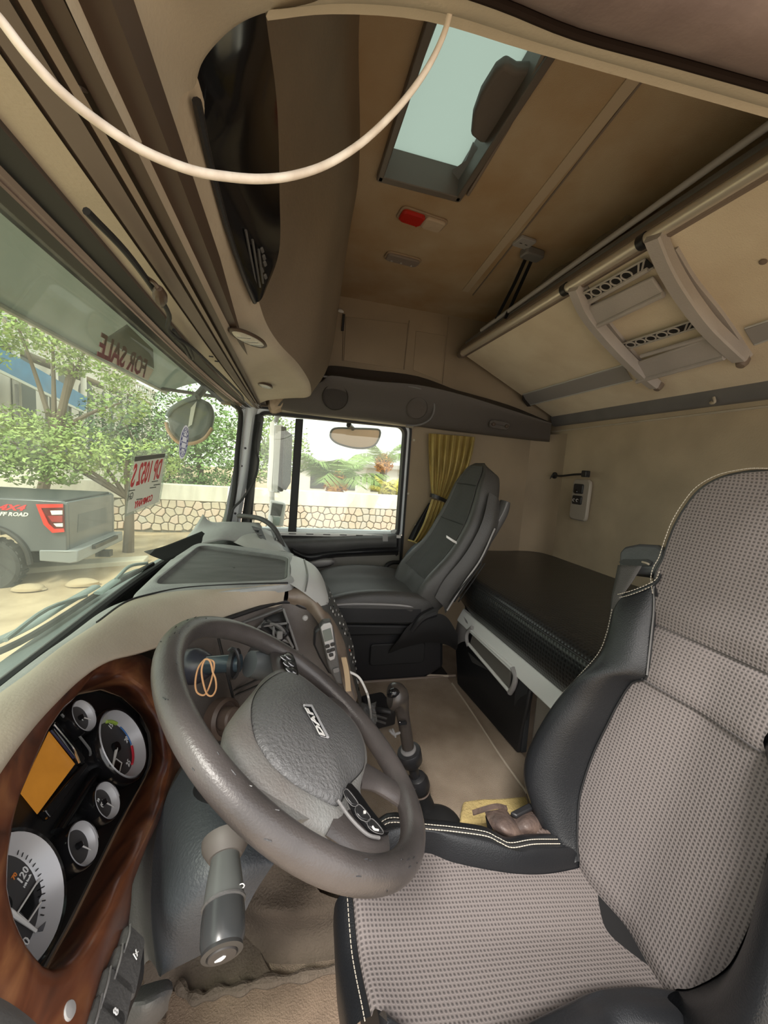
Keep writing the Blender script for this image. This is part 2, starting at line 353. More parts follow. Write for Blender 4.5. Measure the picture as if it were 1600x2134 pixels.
# loose cables clipped along the header
c1 = [P(x, y, Z=1.215) for x, y in ((180, 440), (262, 525), (318, 600), (352, 655), (352, 690), (400, 725), (440, 762), (500, 820), (508, 835))]
ob('loose_cable', tube(c1, .004, 8, 5), rubber, label='thin black cable drooping under the windscreen header', cat='cable')
c2 = [P(x, y, Z=1.218) for x, y in ((362, 688), (375, 705), (392, 722), (402, 745), (396, 746), (383, 722), (366, 704))]
ob('loose_cable', tube(c2, .0035, 8, 5), rubber, label='short black cable loop dangling against the windscreen top seal', cat='cable')
hk = [P(308, 580, Z=1.22), P(322, 590, Z=1.21), P(330, 600, Z=1.205), P(338, 640, Z=1.2)]
h_ = thing('hook_clip', hk[0], 'small dark hook clip with oval tab under the windscreen header', 'clip')
ob('wire', tube(hk[:3], .003, 8, 4), brown_d, h_); ob('tab', tube(hk[2:], lambda t: .002+.008*math.sin(math.pi*min(1, t+.1)), 10, 8), brown_d, h_)
for a in ((440, 742), (452, 752)):
    q = P(*a, Z=1.236); ob('chip', rbox(.012, .006, .003, frame(q, (0, 0, -1)), .002), black, tr)
# ---- windscreen
def wbx(y): return -.425+.13*max(0, (y-1.1)/1.0)**2.2   # foot of the glass
gr_ = []
for y in [.02, .3, .6, .9, 1.2, 1.5, 1.8, 2.0, 2.1]:
    a = V((wbx(y), y, .585)); b = V((hx(y), y, 1.232)); gr_.append([a.lerp(b, t)+V((-.02*math.sin(math.pi*t), 0, 0)) for t in (0, .25, .5, .75, 1)])
wsg = st('window_1', grid(gr_, 3, 3), ws_glass)
sl = [V((wbx(2.1)+.004, 2.1, .60)), V((-.262, 2.105, .8)), V((-.252, 2.105, 1.0)), V((-.240, 2.1, 1.17)), V((-.245, 2.07, 1.215)), V((-.26, 1.98, 1.226))]
ob('seal', tube(sl, .013, 10, 5), rubber, wsg)
ob('seal', tube([V((wbx(y)+.006, y, .60)) for y in (.02, .4, .8, 1.2, 1.6, 1.9, 2.1)], .012, 10, 4), rubber, wsg)
# ---- front pillar, stripped to painted metal
prow = []
for t, (xa, xb) in ((.50, (478, 506)), (.55, (472, 505)), (0, (0, 0))):
    pass
def pil(px, py, y): return P(px, py, Y=y)
rows = [[pil(461, 1100, 2.10), pil(475, 1095, 2.13), pil(492, 1092, 2.14), pil(500, 1090, 2.19)],
        [pil(486, 980, 2.10), pil(497, 978, 2.13), pil(511, 975, 2.14), pil(520, 975, 2.19)],
        [pil(500, 890, 2.10), pil(508, 880, 2.13), pil(524, 880, 2.14), pil(532, 878, 2.19)],
        [pil(500, 850, 2.08), pil(512, 835, 2.10), pil(528, 832, 2.12), pil(545, 830, 2.17)]]
tp = st('trim_3', grid(rows, 3, 4), body)
for px, py in ((494, 905), (511, 934), (503, 971), (487, 1055), (490, 1070)):
    q = P(px, py, Y=2.128); ob('hole', lathe([(.0001, 0), (.005, 0), (.006, .003)], frame(q, (0.2, -1, 0)), 10), black, tp)
ob('seal', tube([P(478, 1092, Y=2.12), P(500, 980, Y=2.12), P(509, 890, Y=2.12), P(514, 845, Y=2.11)], .004, 8, 4), grey_p, tp)
st('trim_4', join(grid([[P(a, 1110, Y=2.15), P(b, 1110, Y=2.2)], [P(c, 975, Y=2.15), P(d, 975, Y=2.2)], [P(e, 870, Y=2.15), P(f, 866, Y=2.2)]], 2, 4)[:2]) if False else
   grid([[P(500, 1105, Y=2.16), P(510, 1105, Y=2.15), P(521, 1105, Y=2.19)], [P(519, 975, Y=2.16), P(528, 975, Y=2.15), P(536, 975, Y=2.19)], [P(532, 865, Y=2.16), P(541, 862, Y=2.15), P(550, 870, Y=2.19)]], 3, 4), rubber)
# pillar cable
ob('pillar_cable', tube([P(540, 880, Y=2.13), P(532, 930, Y=2.12), P(538, 960, Y=2.12), P(530, 1000, Y=2.11), P(505, 1040, Y=2.10), P(486, 1060, Y=2.09), P(478, 1088, Y=2.08)], .006, 8, 5, flat=(1, .5)), rubber,
   label='black cable sagging down the pale blue windscreen pillar', cat='cable')
# ================================================================ PASSENGER DOOR
dr = st('door_1', join(wbox(-.30, .70, 2.22, 2.27, -.2, .57)), grey_d)
W0, W1, Z0, Z1 = -.165, .655, .585, 1.222
def ring(x0, x1, z0, z1, y0, y1, wd, r=.05):
    o_ = rrect(x1-x0, z1-z0, r, 6); i_ = rrect(x1-x0-2*wd, z1-z0-2*wd, max(.01, r-wd*.6), 6); cx, cz = (x0+x1)/2, (z0+z1)/2; n = len(o_)
    rows = [[V((cx+x, y, cz+z)) for x, z in L] for L, y in ((o_, y1), (o_, y0), (i_, y0), (i_, y1))]
    return grid(rows, 1, 1, True, True)
def skew(g):  # front edge of the window leans with the pillar
    return ([V((q.x+(.0 if q.x > .3 else (.3-q.x)/.47*(q.z-1.22)*.045), q.y, q.z)) for q in g[0]],)+g[1:]
ob('window_frame', skew(ring(W0-.03, W1+.05, Z0-.02, Z1+.035, 2.205, 2.25, .035, .06)), body, dr)
ob('window_seal', skew(ring(W0-.005, W1+.014, Z0-.03, Z1+.012, 2.185, 2.24, .016, .05)), rubber, dr)
ob('window_seal', skew(ring(W0-.055, W1+.045, -.1, Z1+.035, 2.195, 2.2, .012, .06)), rubber, dr)
ob('pane', skew(wbox(W0, W1, 2.232, 2.235, Z0-.02, Z1)), side_glass, dr)
ob('divider_bar', prism([P(616, 872, Y=2.2), P(632, 873, Y=2.2), P(617, 1112, Y=2.2), P(600, 1112, Y=2.2)], (0, .02, 0)), rubber, dr, bevel=.003)
q = P(727, 886, Y=2.17); ob('catch', lathe([(.0001, .012), (.010, .008), (.012, 0)], frame(q+V((0, .02, 0)), (0, -1, 0)), 14), rubber, dr)
ob('sill_strip', wbox(W0, W1+.02, 2.17, 2.25, .565, .583), white, dr, bevel=.004)
for k in range(6): ob('sill_slot', wbox(.02+k*.095, .06+k*.095, 2.168, 2.18, .575, .580), grey_d, dr)
# the sculpted door lining: dark upper, curved arm line, grey lower with pocket
def D(px, py, y=2.13): return P(px, py, Y=y)
ob('upper_lining', grid([[D(585, 1118, 2.19), D(660, 1116, 2.19), D(750, 1113, 2.19), D(826, 1112, 2.19)], [D(585, 1128, 2.14), D(660, 1126, 2.14), D(750, 1122, 2.14), D(826, 1120, 2.15)],
    [D(600, 1140, 2.13), D(660, 1141, 2.13), D(750, 1134, 2.13), D(826, 1131, 2.14)], [D(612, 1152, 2.15), D(660, 1154, 2.15), D(750, 1143, 2.15), D(826, 1140, 2.16)]], 5, 4), grey_d, dr)
ob('arm_ledge', grid([[D(606, 1140, 2.14), D(640, 1154, 2.14), D(700, 1148, 2.14), D(830, 1140, 2.16)], [D(612, 1149, 2.10), D(645, 1160, 2.10), D(700, 1152, 2.10), D(830, 1146, 2.13)],
    [D(618, 1158, 2.11), D(650, 1168, 2.11), D(700, 1158, 2.11), D(830, 1152, 2.15)], [D(622, 1162, 2.16), D(655, 1172, 2.16), D(700, 1162, 2.16), D(830, 1156, 2.18)]], 5, 4), black, dr)
ob('lower_lining', grid([[D(620, 1150, 2.17), D(700, 1150, 2.17), D(832, 1150, 2.19)], [D(620, 1185, 2.15), D(700, 1180, 2.15), D(832, 1175, 2.17)], [D(620, 1260, 2.15), D(700, 1255, 2.15), D(832, 1250, 2.17)], [D(620, 1330, 2.16), D(700, 1330, 2.16), D(832, 1330, 2.18)]], 4, 4), mat('door_lining_grey', (.16, .15, .13), .6, bump=.2), dr)
ob('door_handle', grid([[D(640, 1170, 2.14), D(665, 1164, 2.12), D(690, 1163, 2.12), D(698, 1166, 2.14)], [D(640, 1174, 2.09), D(665, 1170, 2.08), D(690, 1169, 2.08), D(697, 1172, 2.12)], [D(642, 1180, 2.10), D(665, 1180, 2.09), D(685, 1178, 2.09), D(694, 1176, 2.12)], [D(648, 1183, 2.14), D(665, 1184, 2.14), D(682, 1181, 2.14), D(690, 1178, 2.14)]], 4, 4), grey_l, dr)
ob('map_pocket', prism([D(672, 1193, 2.135), D(720, 1187, 2.135), D(774, 1185, 2.135), D(776, 1204, 2.135), D(720, 1205, 2.135), D(660, 1207, 2.135)], (0, .012, 0)), brown_d, dr, bevel=.003)
ob('lock_slot', prism([D(797, 1113, 2.14), D(808, 1113, 2.14), D(808, 1128, 2.14), D(797, 1128, 2.14)], (0, -.006, 0)), grey_l, dr, bevel=.002)
ob('release_tab', rbox(.03, .02, .012, frame(P(819, 1107, Y=2.18), (0, -1, 0), (1, 0, .3)), .004), grey_p, dr)
# grab handle behind the door, low on the post
q = [P(838, 1172, Y=2.15), P(815, 1173, Y=2.13), P(803, 1184, Y=2.12), P(800, 1215, Y=2.12), P(802, 1245, Y=2.14)]
ob('grab_handle', tube(q, .012, 12, 6), rubber, dr)
ob('door_post', tube([P(827, 1115, Y=2.19), P(824, 1180, Y=2.19), P(822, 1260, Y=2.19)], .012, 8, 3), rubber, dr)
# ================================================================ OVERHEAD CONSOLE above the windscreen
S0 = -.145
def sec(y, ex, ez, mx, mz, tx, e2=.03):
    """section: strip, underside, lower edge, face, ceiling"""
    return [V((S0, y, 1.250)), V((S0+(ex-S0)*.3, y, 1.250+(ez-1.25)*.35)), V((S0+(ex-S0)*.7, y, 1.250+(ez-1.25)*.72)), V((ex, y, ez)),
            V((ex+(mx-ex)*.25+.004, y, ez+(mz-ez)*.22)), V((mx, y, mz)), V(((mx+tx)/2+.01, y, (mz+1.88)/2)), V((tx, y, 1.882))]
csec = [sec(.42, -.115, 1.375, -.115, 1.50, .00), sec(.55, -.108, 1.35, -.050, 1.50, .060), sec(.75, -.100, 1.33, -.02, 1.52, .09), sec(.92, -.088, 1.312, 0, 1.52, .11),
        sec(1.05, -.075, 1.298, .02, 1.52, .135), sec(1.18, -.045, 1.290, .05, 1.50, .16), sec(1.36, .01, 1.288, .09, 1.48, .185), sec(1.6, .058, 1.284, .135, 1.45, .195), sec(1.85, .078, 1.283, .165, 1.44, .20), sec(1.97, .070, 1.295, .160, 1.44, .20), sec(2.03, .03, 1.33, .12, 1.45, .18)]
con = thing('overhead_console', (0, 1.2, 1.25), 'beige moulded overhead console above the windscreen with rounded far end', 'overhead console')
cbm = mat('console_beige', (.50, .435, .34), .6, bump=.3, bs=90, vs=3, col2=(.40, .335, .25))
def colsl(a, b): return [r[a:b] for r in csec]
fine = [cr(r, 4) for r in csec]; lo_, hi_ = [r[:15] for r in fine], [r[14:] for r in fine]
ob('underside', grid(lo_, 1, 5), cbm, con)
ob('face', grid(hi_, 1, 5), mat('console_face_shaded', (.22, .17, .12), .7, bump=.3, bs=120, vs=3, col2=(.17, .13, .09)), con)  # darker than the beige underside: the shade on this face is painted into its colour
capo = csec[-1]; cen = sum(capo[:-1], V())/7
ob('end_cap', grid([capo, [q.lerp(cen, .4)+V((0, .02, 0)) for q in capo], [q.lerp(cen, .95)+V((0, .026, 0)) for q in capo]], 4, 3), beige, con)
# near end: soffit that turns the corner towards the driver's door
inn = [P(x, y, Z=z) for x, y, z in ((412, 232, 1.357), (404, 190, 1.36), (414, 135, 1.365), (445, 85, 1.368), (495, 45, 1.369), (560, 20, 1.369), (640, 11, 1.369), (720, 6, 1.369))]
out = [V((S0, .43, 1.252)), V((S0, .36, 1.252)), V((S0, .28, 1.255)), V((S0-.01, .2, 1.27)), V((-.06, .18, 1.29)), V((.0, .19, 1.30)), V((.03, .22, 1.32)), P(760, -55, Z=1.343)]
ob('near_corner', grid([[q+V((.002, .001, .012)) for q in inn], inn, [a.lerp(b, .33)+V((0, 0, .004)) for a, b in zip(inn, out)], [a.lerp(b, .7) for a, b in zip(inn, out)], out], 5, 5), beige, con)
sm = [P(165, 172, Z=1.262), P(215, 190, Z=1.28), P(280, 222, Z=1.30), P(330, 242, Z=1.335), P(400, 235, Z=1.352)]
ob('seam', tube([q+V((0, 0, -.004)) for q in sm], .0018, 6, 5), taupe, con)
# smoked glossy panel let into the face
pl = [P(x, y, Z=z) for x, y, z in ((404, 200, 1.353), (432, 330, 1.345), (470, 470, 1.333), (505, 570, 1.322), (527, 622, 1.316))]
pu = [P(x, y, Z=z) for x, y, z in ((560, 30, 1.50), (572, 230, 1.49), (578, 400, 1.47), (577, 520, 1.42), (545, 605, 1.34))]
pm = [a.lerp(b, .5)+V((.004, -.004, -.016)) for a, b in zip(pl, pu)]
prow_ = [[P(x, y, Z=z) for x, y, z in ((404, 212, 1.364), (406, 160, 1.368), (428, 104, 1.374), (474, 55, 1.380), (512, 36, 1.384), (552, 20, 1.388))]]
for a, b in (((428, 320, 1.343), (572, 220, 1.48)), ((468, 465, 1.331), (578, 400, 1.45)), ((503, 568, 1.320), (577, 520, 1.39)), ((525, 620, 1.314), (548, 605, 1.335))):
    A_, B_ = P(a[0], a[1], Z=a[2]), P(b[0], b[1], Z=b[2]); prow_.append([A_.lerp(B_, u)+V((.004, -.004, -.006-.010*math.sin(math.pi*u))) for u in (0, .2, .4, .6, .8, 1)])
ob('smoked_panel', grid([[q.lerp(r, .0) for q, r in zip(R_, R_)] for R_ in prow_], 4, 6), gloss, con)
ob('panel_rim', tube([a+V((.004, -.005, -.008)) for a in pl], .005, 8, 5), black, con)
for k in range(5):
    a = pl[2].lerp(pl[3], .3+.25*k if k < 3 else .9).lerp(pm[3], .5); 
a0, a1 = P(520, 480, Z=1.35), P(541, 590, Z=1.328)
for k, (x0, x1, yy, y2) in enumerate(((512, 533, 480, 590), (526, 542, 500, 598), (539, 548, 520, 590))):
    ob('slot_trim', tube([P(x0, yy, Z=1.345), P(x1, y2, Z=1.322)], .0022, 6, 1), grey_d, con)
for k, (x, y) in enumerate(((545, 520), (549, 535), (551, 548), (545, 562), (552, 575))):
    ob('key_button', rbox(.012, .006, .003, frame(P(x, y, Z=1.352-.0004*(y-520)), (.6, -.3, -.7), (0, 1, 0)), .002), grey_d, con)
# two oval reading lamps in the underside
lens = mat('ribbed_clear_lens', (.50, .47, .40), .25, bump=.6, bs=90, spec=.6)
def lamp(px, py, ax, ay, lbl, L=.062, W=.027):
    q = P(px, py, Z=1.2555); t = thing('reading_lamp', q, lbl, 'lamp', 'reading lamps under the overhead console')
    u = V((.18, .98, 0)).normalized(); Mx = frame(q, (0, 0, -1), V((ax, ay, 0))) @ Matrix.Diagonal((1, 1, .45, 1))
    ob('rim', lathe([(1.0, -.01), (1.08, .0), (1.0, .006), (.9, .006)], Mx @ Matrix.Diagonal((L, W, 1, 1)), 32, cap=False), brown_d, t)
    ob('lens', lathe([(.0001, .009), (.5, .0085), (.85, .006), (.93, .0)], Mx @ Matrix.Diagonal((L, W, 1, 1)), 32), lens, t)
    for k in (-.35, .1, .5): ob('lens_rib', tube([Mx @ V((k*L, -.018*(1-abs(k)*.4), .009)), Mx @ V((k*L+.006, .018*(1-abs(k)*.4), .009))], .0012, 6, 1), chrome, t)
    return t
lamp(518, 706, .45, .9, 'oval ribbed reading lamp nearer the camera under the beige overhead console')
lamp(553, 804, .35, .93, 'oval ribbed reading lamp near the far end under the beige overhead console', .045, .02)
# padded block between console end and the door frame
ob('pillar_block', grid([[P(563, 820, Y=2.12), P(585, 812, Y=2.10), P(590, 835, Y=2.10), P(584, 850, Y=2.12), P(565, 852, Y=2.13)], [P(560, 815, Y=2.17), P(590, 800, Y=2.19), P(597, 835, Y=2.19), P(588, 858, Y=2.19), P(562, 860, Y=2.19)]], 4, 3, True, False, True), mat('scuffed_beige', (.50, .38, .27), .6, vs=30, col2=(.36, .27, .19)), con)
# loose edge strip hanging from the console's far end
ls = ob('loose_edging', strip([P(708, 585, Y=1.6), P(700, 625, Y=1.6), P(690, 660, Y=1.6), P(686, 690, Y=1.6)], (.012, .0, 0), .003, 4), white, label='thin white loose edging strip hanging at the console end', cat='edging')
ob('torn_clip', tube([P(700, 645, Y=2.18), P(710, 648, Y=2.17), P(716, 651, Y=2.17)], lambda t: .003+.006*math.sin(3*t), 8, 5), white, label='small torn white clip stuck on the beige side wall', cat='clip')
# ================================================================ SIDE SHELF with speaker (passenger side)
shm = mat('shelf_dark_taupe', (.088, .076, .068), .55, bump=.3, bs=220)
sh = thing('side_shelf', (.8, 2.1, 1.2), 'dark taupe side shelf with speaker grilles over the passenger window', 'shelf')
rows = []
for px1, py1, px2, py2, px3, py3 in ((575, 852, 600, 825, 672, 795), (640, 862, 660, 822, 690, 786), (750, 874, 760, 835, 770, 797), (850, 886, 860, 850, 870, 806), (930, 897, 940, 865, 960, 826), (1040, 910, 1050, 885, 1060, 856), (1144, 922, 1147, 900, 1149, 884)):
    rows.append([P(px1, py1, Y=2.195), P(px1+1, py1-3, Y=2.13), P(px2, py2, Y=2.08), P(px3, py3, Y=2.03), P(px3, py3-3, Y=2.06), P(px3, py3, Y=2.195)+V((0, 0, .01))])
ob('body', grid(rows, 4, 4), shm, sh)
ob('lip', grid([[P(a, b+4, Y=2.05), P(a, b, Y=2.06), P(a, b-10 if k < 6 else b, Y=2.15), P(a, b-(22, 24, 26, 22, 10, 12, 3)[k], Y=2.19)] for k, (a, b) in enumerate(((672, 795), (690, 786), (770, 797), (870, 806), (960, 826), (1060, 856), (1149, 884)))], 3, 4), mat('shelf_lip_dark', (.05, .042, .036), .6), sh)
# raised light line that loops round the second speaker
ln = [P(x, y, Y=2.045) for x, y in ((672, 784), (740, 791), (830, 802), (875, 810))]+[P(x, y, Y=2.07) for x, y in ((897, 825), (904, 850), (895, 873), (872, 885), (845, 886))]
ob('raised_moulding', tube([q+V((0, -.008, -.002)) for q in ln], .0055, 8, 5), grey_m, sh)
def spk(px, py, r, m2):
    q = P(px, py, Y=2.083); Mx = frame(q, V((0, -.93, -.3)), V((1, 0, 0)))
    o = ob('speaker_grille', lathe([(r*1.04, -.02), (r*1.04, .012), (r, .016), (r*.97, .010), (r*.5, .013), (.0001, .014)], Mx, 36), m2, sh)
    return o
spk(698, 827, .066, mat('speaker_cloth', (.045, .038, .034), .8, bump=.5, bs=500)); spk(868, 850, .058, mat('speaker_cloth_light', (.10, .085, .075), .8, bump=.5, bs=500))
q = P(1040, 885, Y=2.07); Mx = frame(q, V((0, -.93, -.3)), V((1, 0, -.05)))
ob('switch_plate', rbox(.135, .048, .014, Mx @ Matrix.Translation((0, 0, -.002)), .022, 6), shm, sh)
for dx in (-.045, .042): ob('switch_knob', lathe([(.011, .010), (.010, .020), (.007, .022), (.0001, .022)], Mx @ Matrix.Translation((dx, 0, 0)), 16), brown_d, sh)
for px in (659, 705): 
    q = P(px, 868 if px < 700 else 872, Y=2.18)
ob('door_header', grid([[P(560, 858, Y=2.2), P(700, 874, Y=2.2), P(860, 893, Y=2.2)], [P(575, 850, Y=2.16), P(700, 868, Y=2.16), P(862, 888, Y=2.16)], [P(580, 846, Y=2.2), P(700, 860, Y=2.2), P(862, 880, Y=2.2)]], 4, 3), beige, sh)
# ================================================================ SUNROOF, LAMPS, CEILING SWITCH
hz = 1.955
sr = st('window_2', join(wbox(hx0-.004, hx0+.016, hy0, hy1, 1.862, hz), wbox(hx1-.016, hx1+.004, hy0, hy1, 1.862, hz), wbox(hx0, hx1, hy1-.02, hy1+.004, 1.862, hz), wbox(hx0, hx1, hy0-.004, hy0+.016, 1.862, hz)), mat('hatch_frame_brown', (.13, .11, .095), .4), bevel=.003)
frost = bpy.data.materials.new('frosted_roof_pane'); frost.use_nodes = True; b = frost.node_tree.nodes['Principled BSDF']
b.inputs['Base Color'].default_value = (.80, 1.0, .90, 1); b.inputs['Roughness'].default_value = .6
N = frost.node_tree.nodes; L = frost.node_tree.links; tl = N.new('ShaderNodeBsdfTranslucent'); tl.inputs[0].default_value = (.34, .39, .36, 1)
L.new(tl.outputs[0], N['Material Output'].inputs[0])
ob('roof_pane', wbox(hx0, hx1, hy0, hy1, hz-.004, hz+.002), frost, sr)
ob('inner_lip', prism([P(828, 340, Z=1.93), P(940, 360, Z=1.93), P(966, 345, Z=1.93), P(985, 300, Z=1.93), P(1000, 318, Z=1.90), P(962, 402, Z=1.89), P(812, 368, Z=1.89)], (0, 0, .006)), grey_m, sr)
ob('slide_rail', tube([P(915, 20, Z=1.90), P(790, 362, Z=1.885)], .006, 8, 1), mat('rail_brown', (.2, .16, .13), .35, metal=.4), sr)
pdl = [P(x, y, Z=1.895) for x, y in ((1075, 150), (1052, 136), (1030, 152), (1000, 200), (984, 245), (980, 285), (1000, 300), (1012, 302), (1040, 268), (1120, 150))]
ob('latch_cover', prism(pdl, (0, 0, .028)), mat('latch_cover_brown', (.14, .12, .105), .6, bump=.2), sr, bevel=.010, bseg=4)
ob('hatch_trim', tube([P(975, 405, Z=1.876), P(1060, 262, Z=1.876), P(1140, 100, Z=1.876)], .006, 8, 2), taupe, sr)
def ceil_lamp(px, py, w_, h_, lbl, ang, red=False):
    q = P(px, py, Z=1.88); Mx = frame(q, (0, 0, -1), V((math.cos(ang), math.sin(ang), 0)))
    t = thing('ceiling_lamp', q, lbl, 'lamp')
    ob('bezel', rbox(w_+.014, h_+.014, .007, Mx, .02, 5), mat('lamp_bezel', (.30, .22, .15), .6), t)
    if red:
        ob('red_lens', rbox(w_*.52, h_, .016, Mx @ Matrix.Translation((-w_*.24, 0, .002)), .016, 5), mat('red_lens', (.45, .02, .012), .15, coat=.5), t, label='glossy red lens')
        ob('clear_lens', rbox(w_*.46, h_, .014, Mx @ Matrix.Translation((w_*.26, 0, .002)), .012, 5), mat('amber_clear_lens', (.50, .40, .30), .2, bump=.5, bs=60), t, label='yellowed clear lens')
        ob('lens_rib', tube([Mx @ V((-.01, -h_/2, .014)), Mx @ V((-.01, h_/2, .014))], .003, 6, 1), mat('red_lens', (.45, .02, .012), .15), t)
    else:
        ob('clear_lens', rbox(w_, h_, .012, Mx @ Matrix.Translation((0, 0, .002)), .015, 5), mat('dull_lens', (.22, .18, .16), .35, bump=.4, bs=60), t)
        for s in (-.5, 0, .55): ob('lens_spot', lathe([(.0001, .017), (.005, .015), (.006, .012)], Mx @ Matrix.Translation((s*w_*.6, -h_*.3, 0)), 10), grey_l, t)
    return t
ceil_lamp(880, 455, .17, .062, 'red and clear interior lamp beside the roof hatch', .12, True)
ceil_lamp(839, 538, .145, .055, 'dull clear interior lamp between the roof hatch and the side wall', .08)
q = P(1098, 512, Z=1.879); t = thing('ceiling_bracket', q, 'small grey plastic strap bracket on the ceiling near the folded bunk', 'bracket')
Mx = frame(q, (0, 0, -1), V((.9, .1, 0)))
ob('switch_plate', rbox(.07, .06, .012, Mx @ Matrix.Translation((-.03, .02, 0)), .006), grey_l, t); ob('bracket_cap', rbox(.09, .05, .03, Mx @ Matrix.Translation((.04, -.015, 0)), .012), grey_m, t)
for dx in (-.045, -.02): ob('mark', rbox(.012, .003, .001, Mx @ Matrix.Translation((dx, .02, .012)), .0008), rubber, t)
for k, (dx) in enumerate((0, 14)):
    ob('bunk_strap', strip([P(1098+dx, 532, Z=1.862), P(1072+dx, 590, Y=1.58), P(1034+dx*1.3, 664, X=.925)], (.018, .006, .004), .003, 3), rubber if k == 0 else black,
       label='thin dark support strap from ceiling bracket to the bunk, '+('front one' if k == 0 else 'rear one'), cat='strap', group='bunk support straps')
# ================================================================ UPPER BUNK (folded up) AND LADDER
bo, bn = V((.937, 0, 1.655)), V((-.40, 0, -.916)).normalized()
def B(px, py, d=0): return PL(px, py, bo+bn*d, bn)
vb = V((.663, 0, -.29)).normalized()
ub = thing('upper_bunk', (1.25, 1.4, 1.36), 'cream upper bunk folded up over the bed, with metal front tubes', 'bunk bed')
F0, F1, R0, R1 = V((.945, .30, 1.652)), V((.945, 2.12, 1.652)), V((1.60, .30, 1.366)), V((1.60, 2.15, 1.366))
bunkm = mat('cream_bunk_board', (.80, .71, .56), .75, bump=.3, bs=300, vs=5, col2=(.70, .60, .46))
ob('underside_board', prism([F0, F1, R1, R0], -bn*.03), bunkm, ub, bevel=.006)
ob('mattress_pad', grid([[F0-bn*.031+V((0, 0, 0)), F1-bn*.031], [F0-bn*.07+V((.01, 0, .01)), F1-bn*.07+V((.01, 0, .01))], [F0.lerp(R0, .5)-bn*.11, F1.lerp(R1, .5)-bn*.11], [R0-bn*.05, R1-bn*.05], [R0-bn*.031, R1-bn*.031]], 2, 4), grey_m, ub)
ob('bottom_rail', grid([[V((1.595, y, 1.372)) for y in (.3, 2.16)], [V((1.60, y, 1.352)) for y in (.3, 2.16)], [V((1.618, y, 1.318)) for y in (.3, 2.16)], [V((1.638, y, 1.312)) for y in (.3, 2.16)]], 2, 3), grey_m, ub)
ob('front_tube', tube([V((.932, .30, 1.655)), V((.932, 1.2, 1.652)), V((.932, 2.13, 1.650))], .0165, 20, 2), alu, ub, label='shiny metal front tube')
ob('front_edge', prism([V((.925, .3, 1.672)), V((.94, .3, 1.70)), V((.965, .3, 1.70)), V((.965, .3, 1.64)), V((.945, .3, 1.635))], (0, 1.84, 0)), taupe, ub, bevel=.004)
u0, u1 = P(1003, 688, X=.93), P(1600, 262, X=.93)
ob('upper_tube', tube([u1+(u1-u0)*.1, u0], .009, 14, 2), grey_l, ub, label='thinner grey tube above the front tube')
ob('tube_end', lathe([(.0001, .012), (.014, .010), (.02, 0), (.02, -.04)], frame(V((.932, 2.13, 1.65)), (0, 1, 0)), 18), taupe, ub)
for px, py in ((1342, 487), (1178, 601)):
    q = P(px, py, X=.93); q = V((.932, q.y, 1.652)); ob('tube_bracket', tube([q-V((0, .011, 0)), q+V((0, .011, 0))], .0205, 20, 1), black, ub)
# crumpled clear film over the mattress edge
filmr = [[P(x, y, X=.96), P(x+6, y-18-6*((k % 2)), X=1.0), P(x+30, y-8, X=1.06)] for k, (x, y) in enumerate(((1110, 618), (1150, 585), (1195, 555), (1240, 520), (1275, 490), (1300, 470)))]
ob('plastic_film', grid(filmr, 4, 4), glass('crumpled_film', (.8, .8, .78), .35, (.5, .47, .42), .1, streak=False), ub)
# channel in the board
ch = [B(1095, 829, .004), B(1290, 779, .004)]
ob('channel', prism([B(1089, 822, .001), B(1300, 760, .001), B(1318, 792, .001), B(1101, 845, .001)], bn*.006), grey_l, ub, bevel=.002)
ob('channel_edge', tube([B(1089, 822, .007), B(1300, 760, .007)], .003, 6, 1), grey_p, ub); ob('channel_edge', tube([B(1101, 845, .007), B(1318, 792, .007)], .003, 6, 1), grey_p, ub)
ob('channel_end', prism([B(1089, 822, .007), B(1094, 832, .007), B(1106, 846, .007), B(1099, 846, .007), B(1088, 832, .007)], bn*.004), black, ub)
ob('channel', prism([B(1552, 684, .001), B(1640, 655, .001), B(1650, 690, .001), B(1572, 718, .001)], bn*.006), grey_l, ub, bevel=.002)
ob('channel_edge', tube([B(1552, 684, .007), B(1640, 655, .007)], .003, 6, 1), grey_p, ub); ob('channel_edge', tube([B(1572, 718, .007), B(1650, 690, .007)], .003, 6, 1), grey_p, ub)
for px, py in ((1220, 585), (1390, 480), (1590, 545)): ob('screw', lathe([(.0001, .005), (.008, .003), (.009, 0)], frame(B(px, py, .001), bn), 12), taupe, ub)
# ladder: two bowed rails, two deep steps with a honeycomb grille
lad = thing('bunk_ladder', B(1440, 740), 'grey plastic bunk ladder with two steps clipped on the cream bunk board', 'ladder')
ladm = mat('ladder_grey', (.47, .44, .43), .5, bump=.2, bs=260, var=.12)
def rail(pts, wd, name='rail', d0=.05, d1=.03):
    p = [B(x, y, .003+d) for x, y, d in pts]; pp = cr(p, 4); rows = []
    for i, q in enumerate(pp):
        t = (pp[min(i+1, len(pp)-1)]-pp[max(i-1, 0)]).normalized(); wv = t.cross(bn).normalized()*wd/2
        rows.append([q-wv, q-wv*.8+bn*.006, q+wv*.8+bn*.006, q+wv, q+wv-bn*.03, q-wv-bn*.03])
    return ob(name, grid(rows, 1, 1, True, False, True), ladm, lad)
rail([(1358, 498, .028), (1384, 560, .045), (1421, 622, .055), (1468, 684, .055), (1515, 730, .045), (1540, 752, .03)], .042)
rail([(1193, 604, .028), (1214, 652, .045), (1246, 695, .055), (1295, 748, .055), (1345, 795, .04), (1362, 808, .03)], .036)
rail([(1400, 520, 0), (1440, 585, 0), (1500, 660, 0), (1556, 742, 0)], .03, 'rear_rail')
rail([(1216, 598, 0), (1262, 668, 0), (1310, 728, 0), (1370, 800, 0)], .026, 'rear_rail')
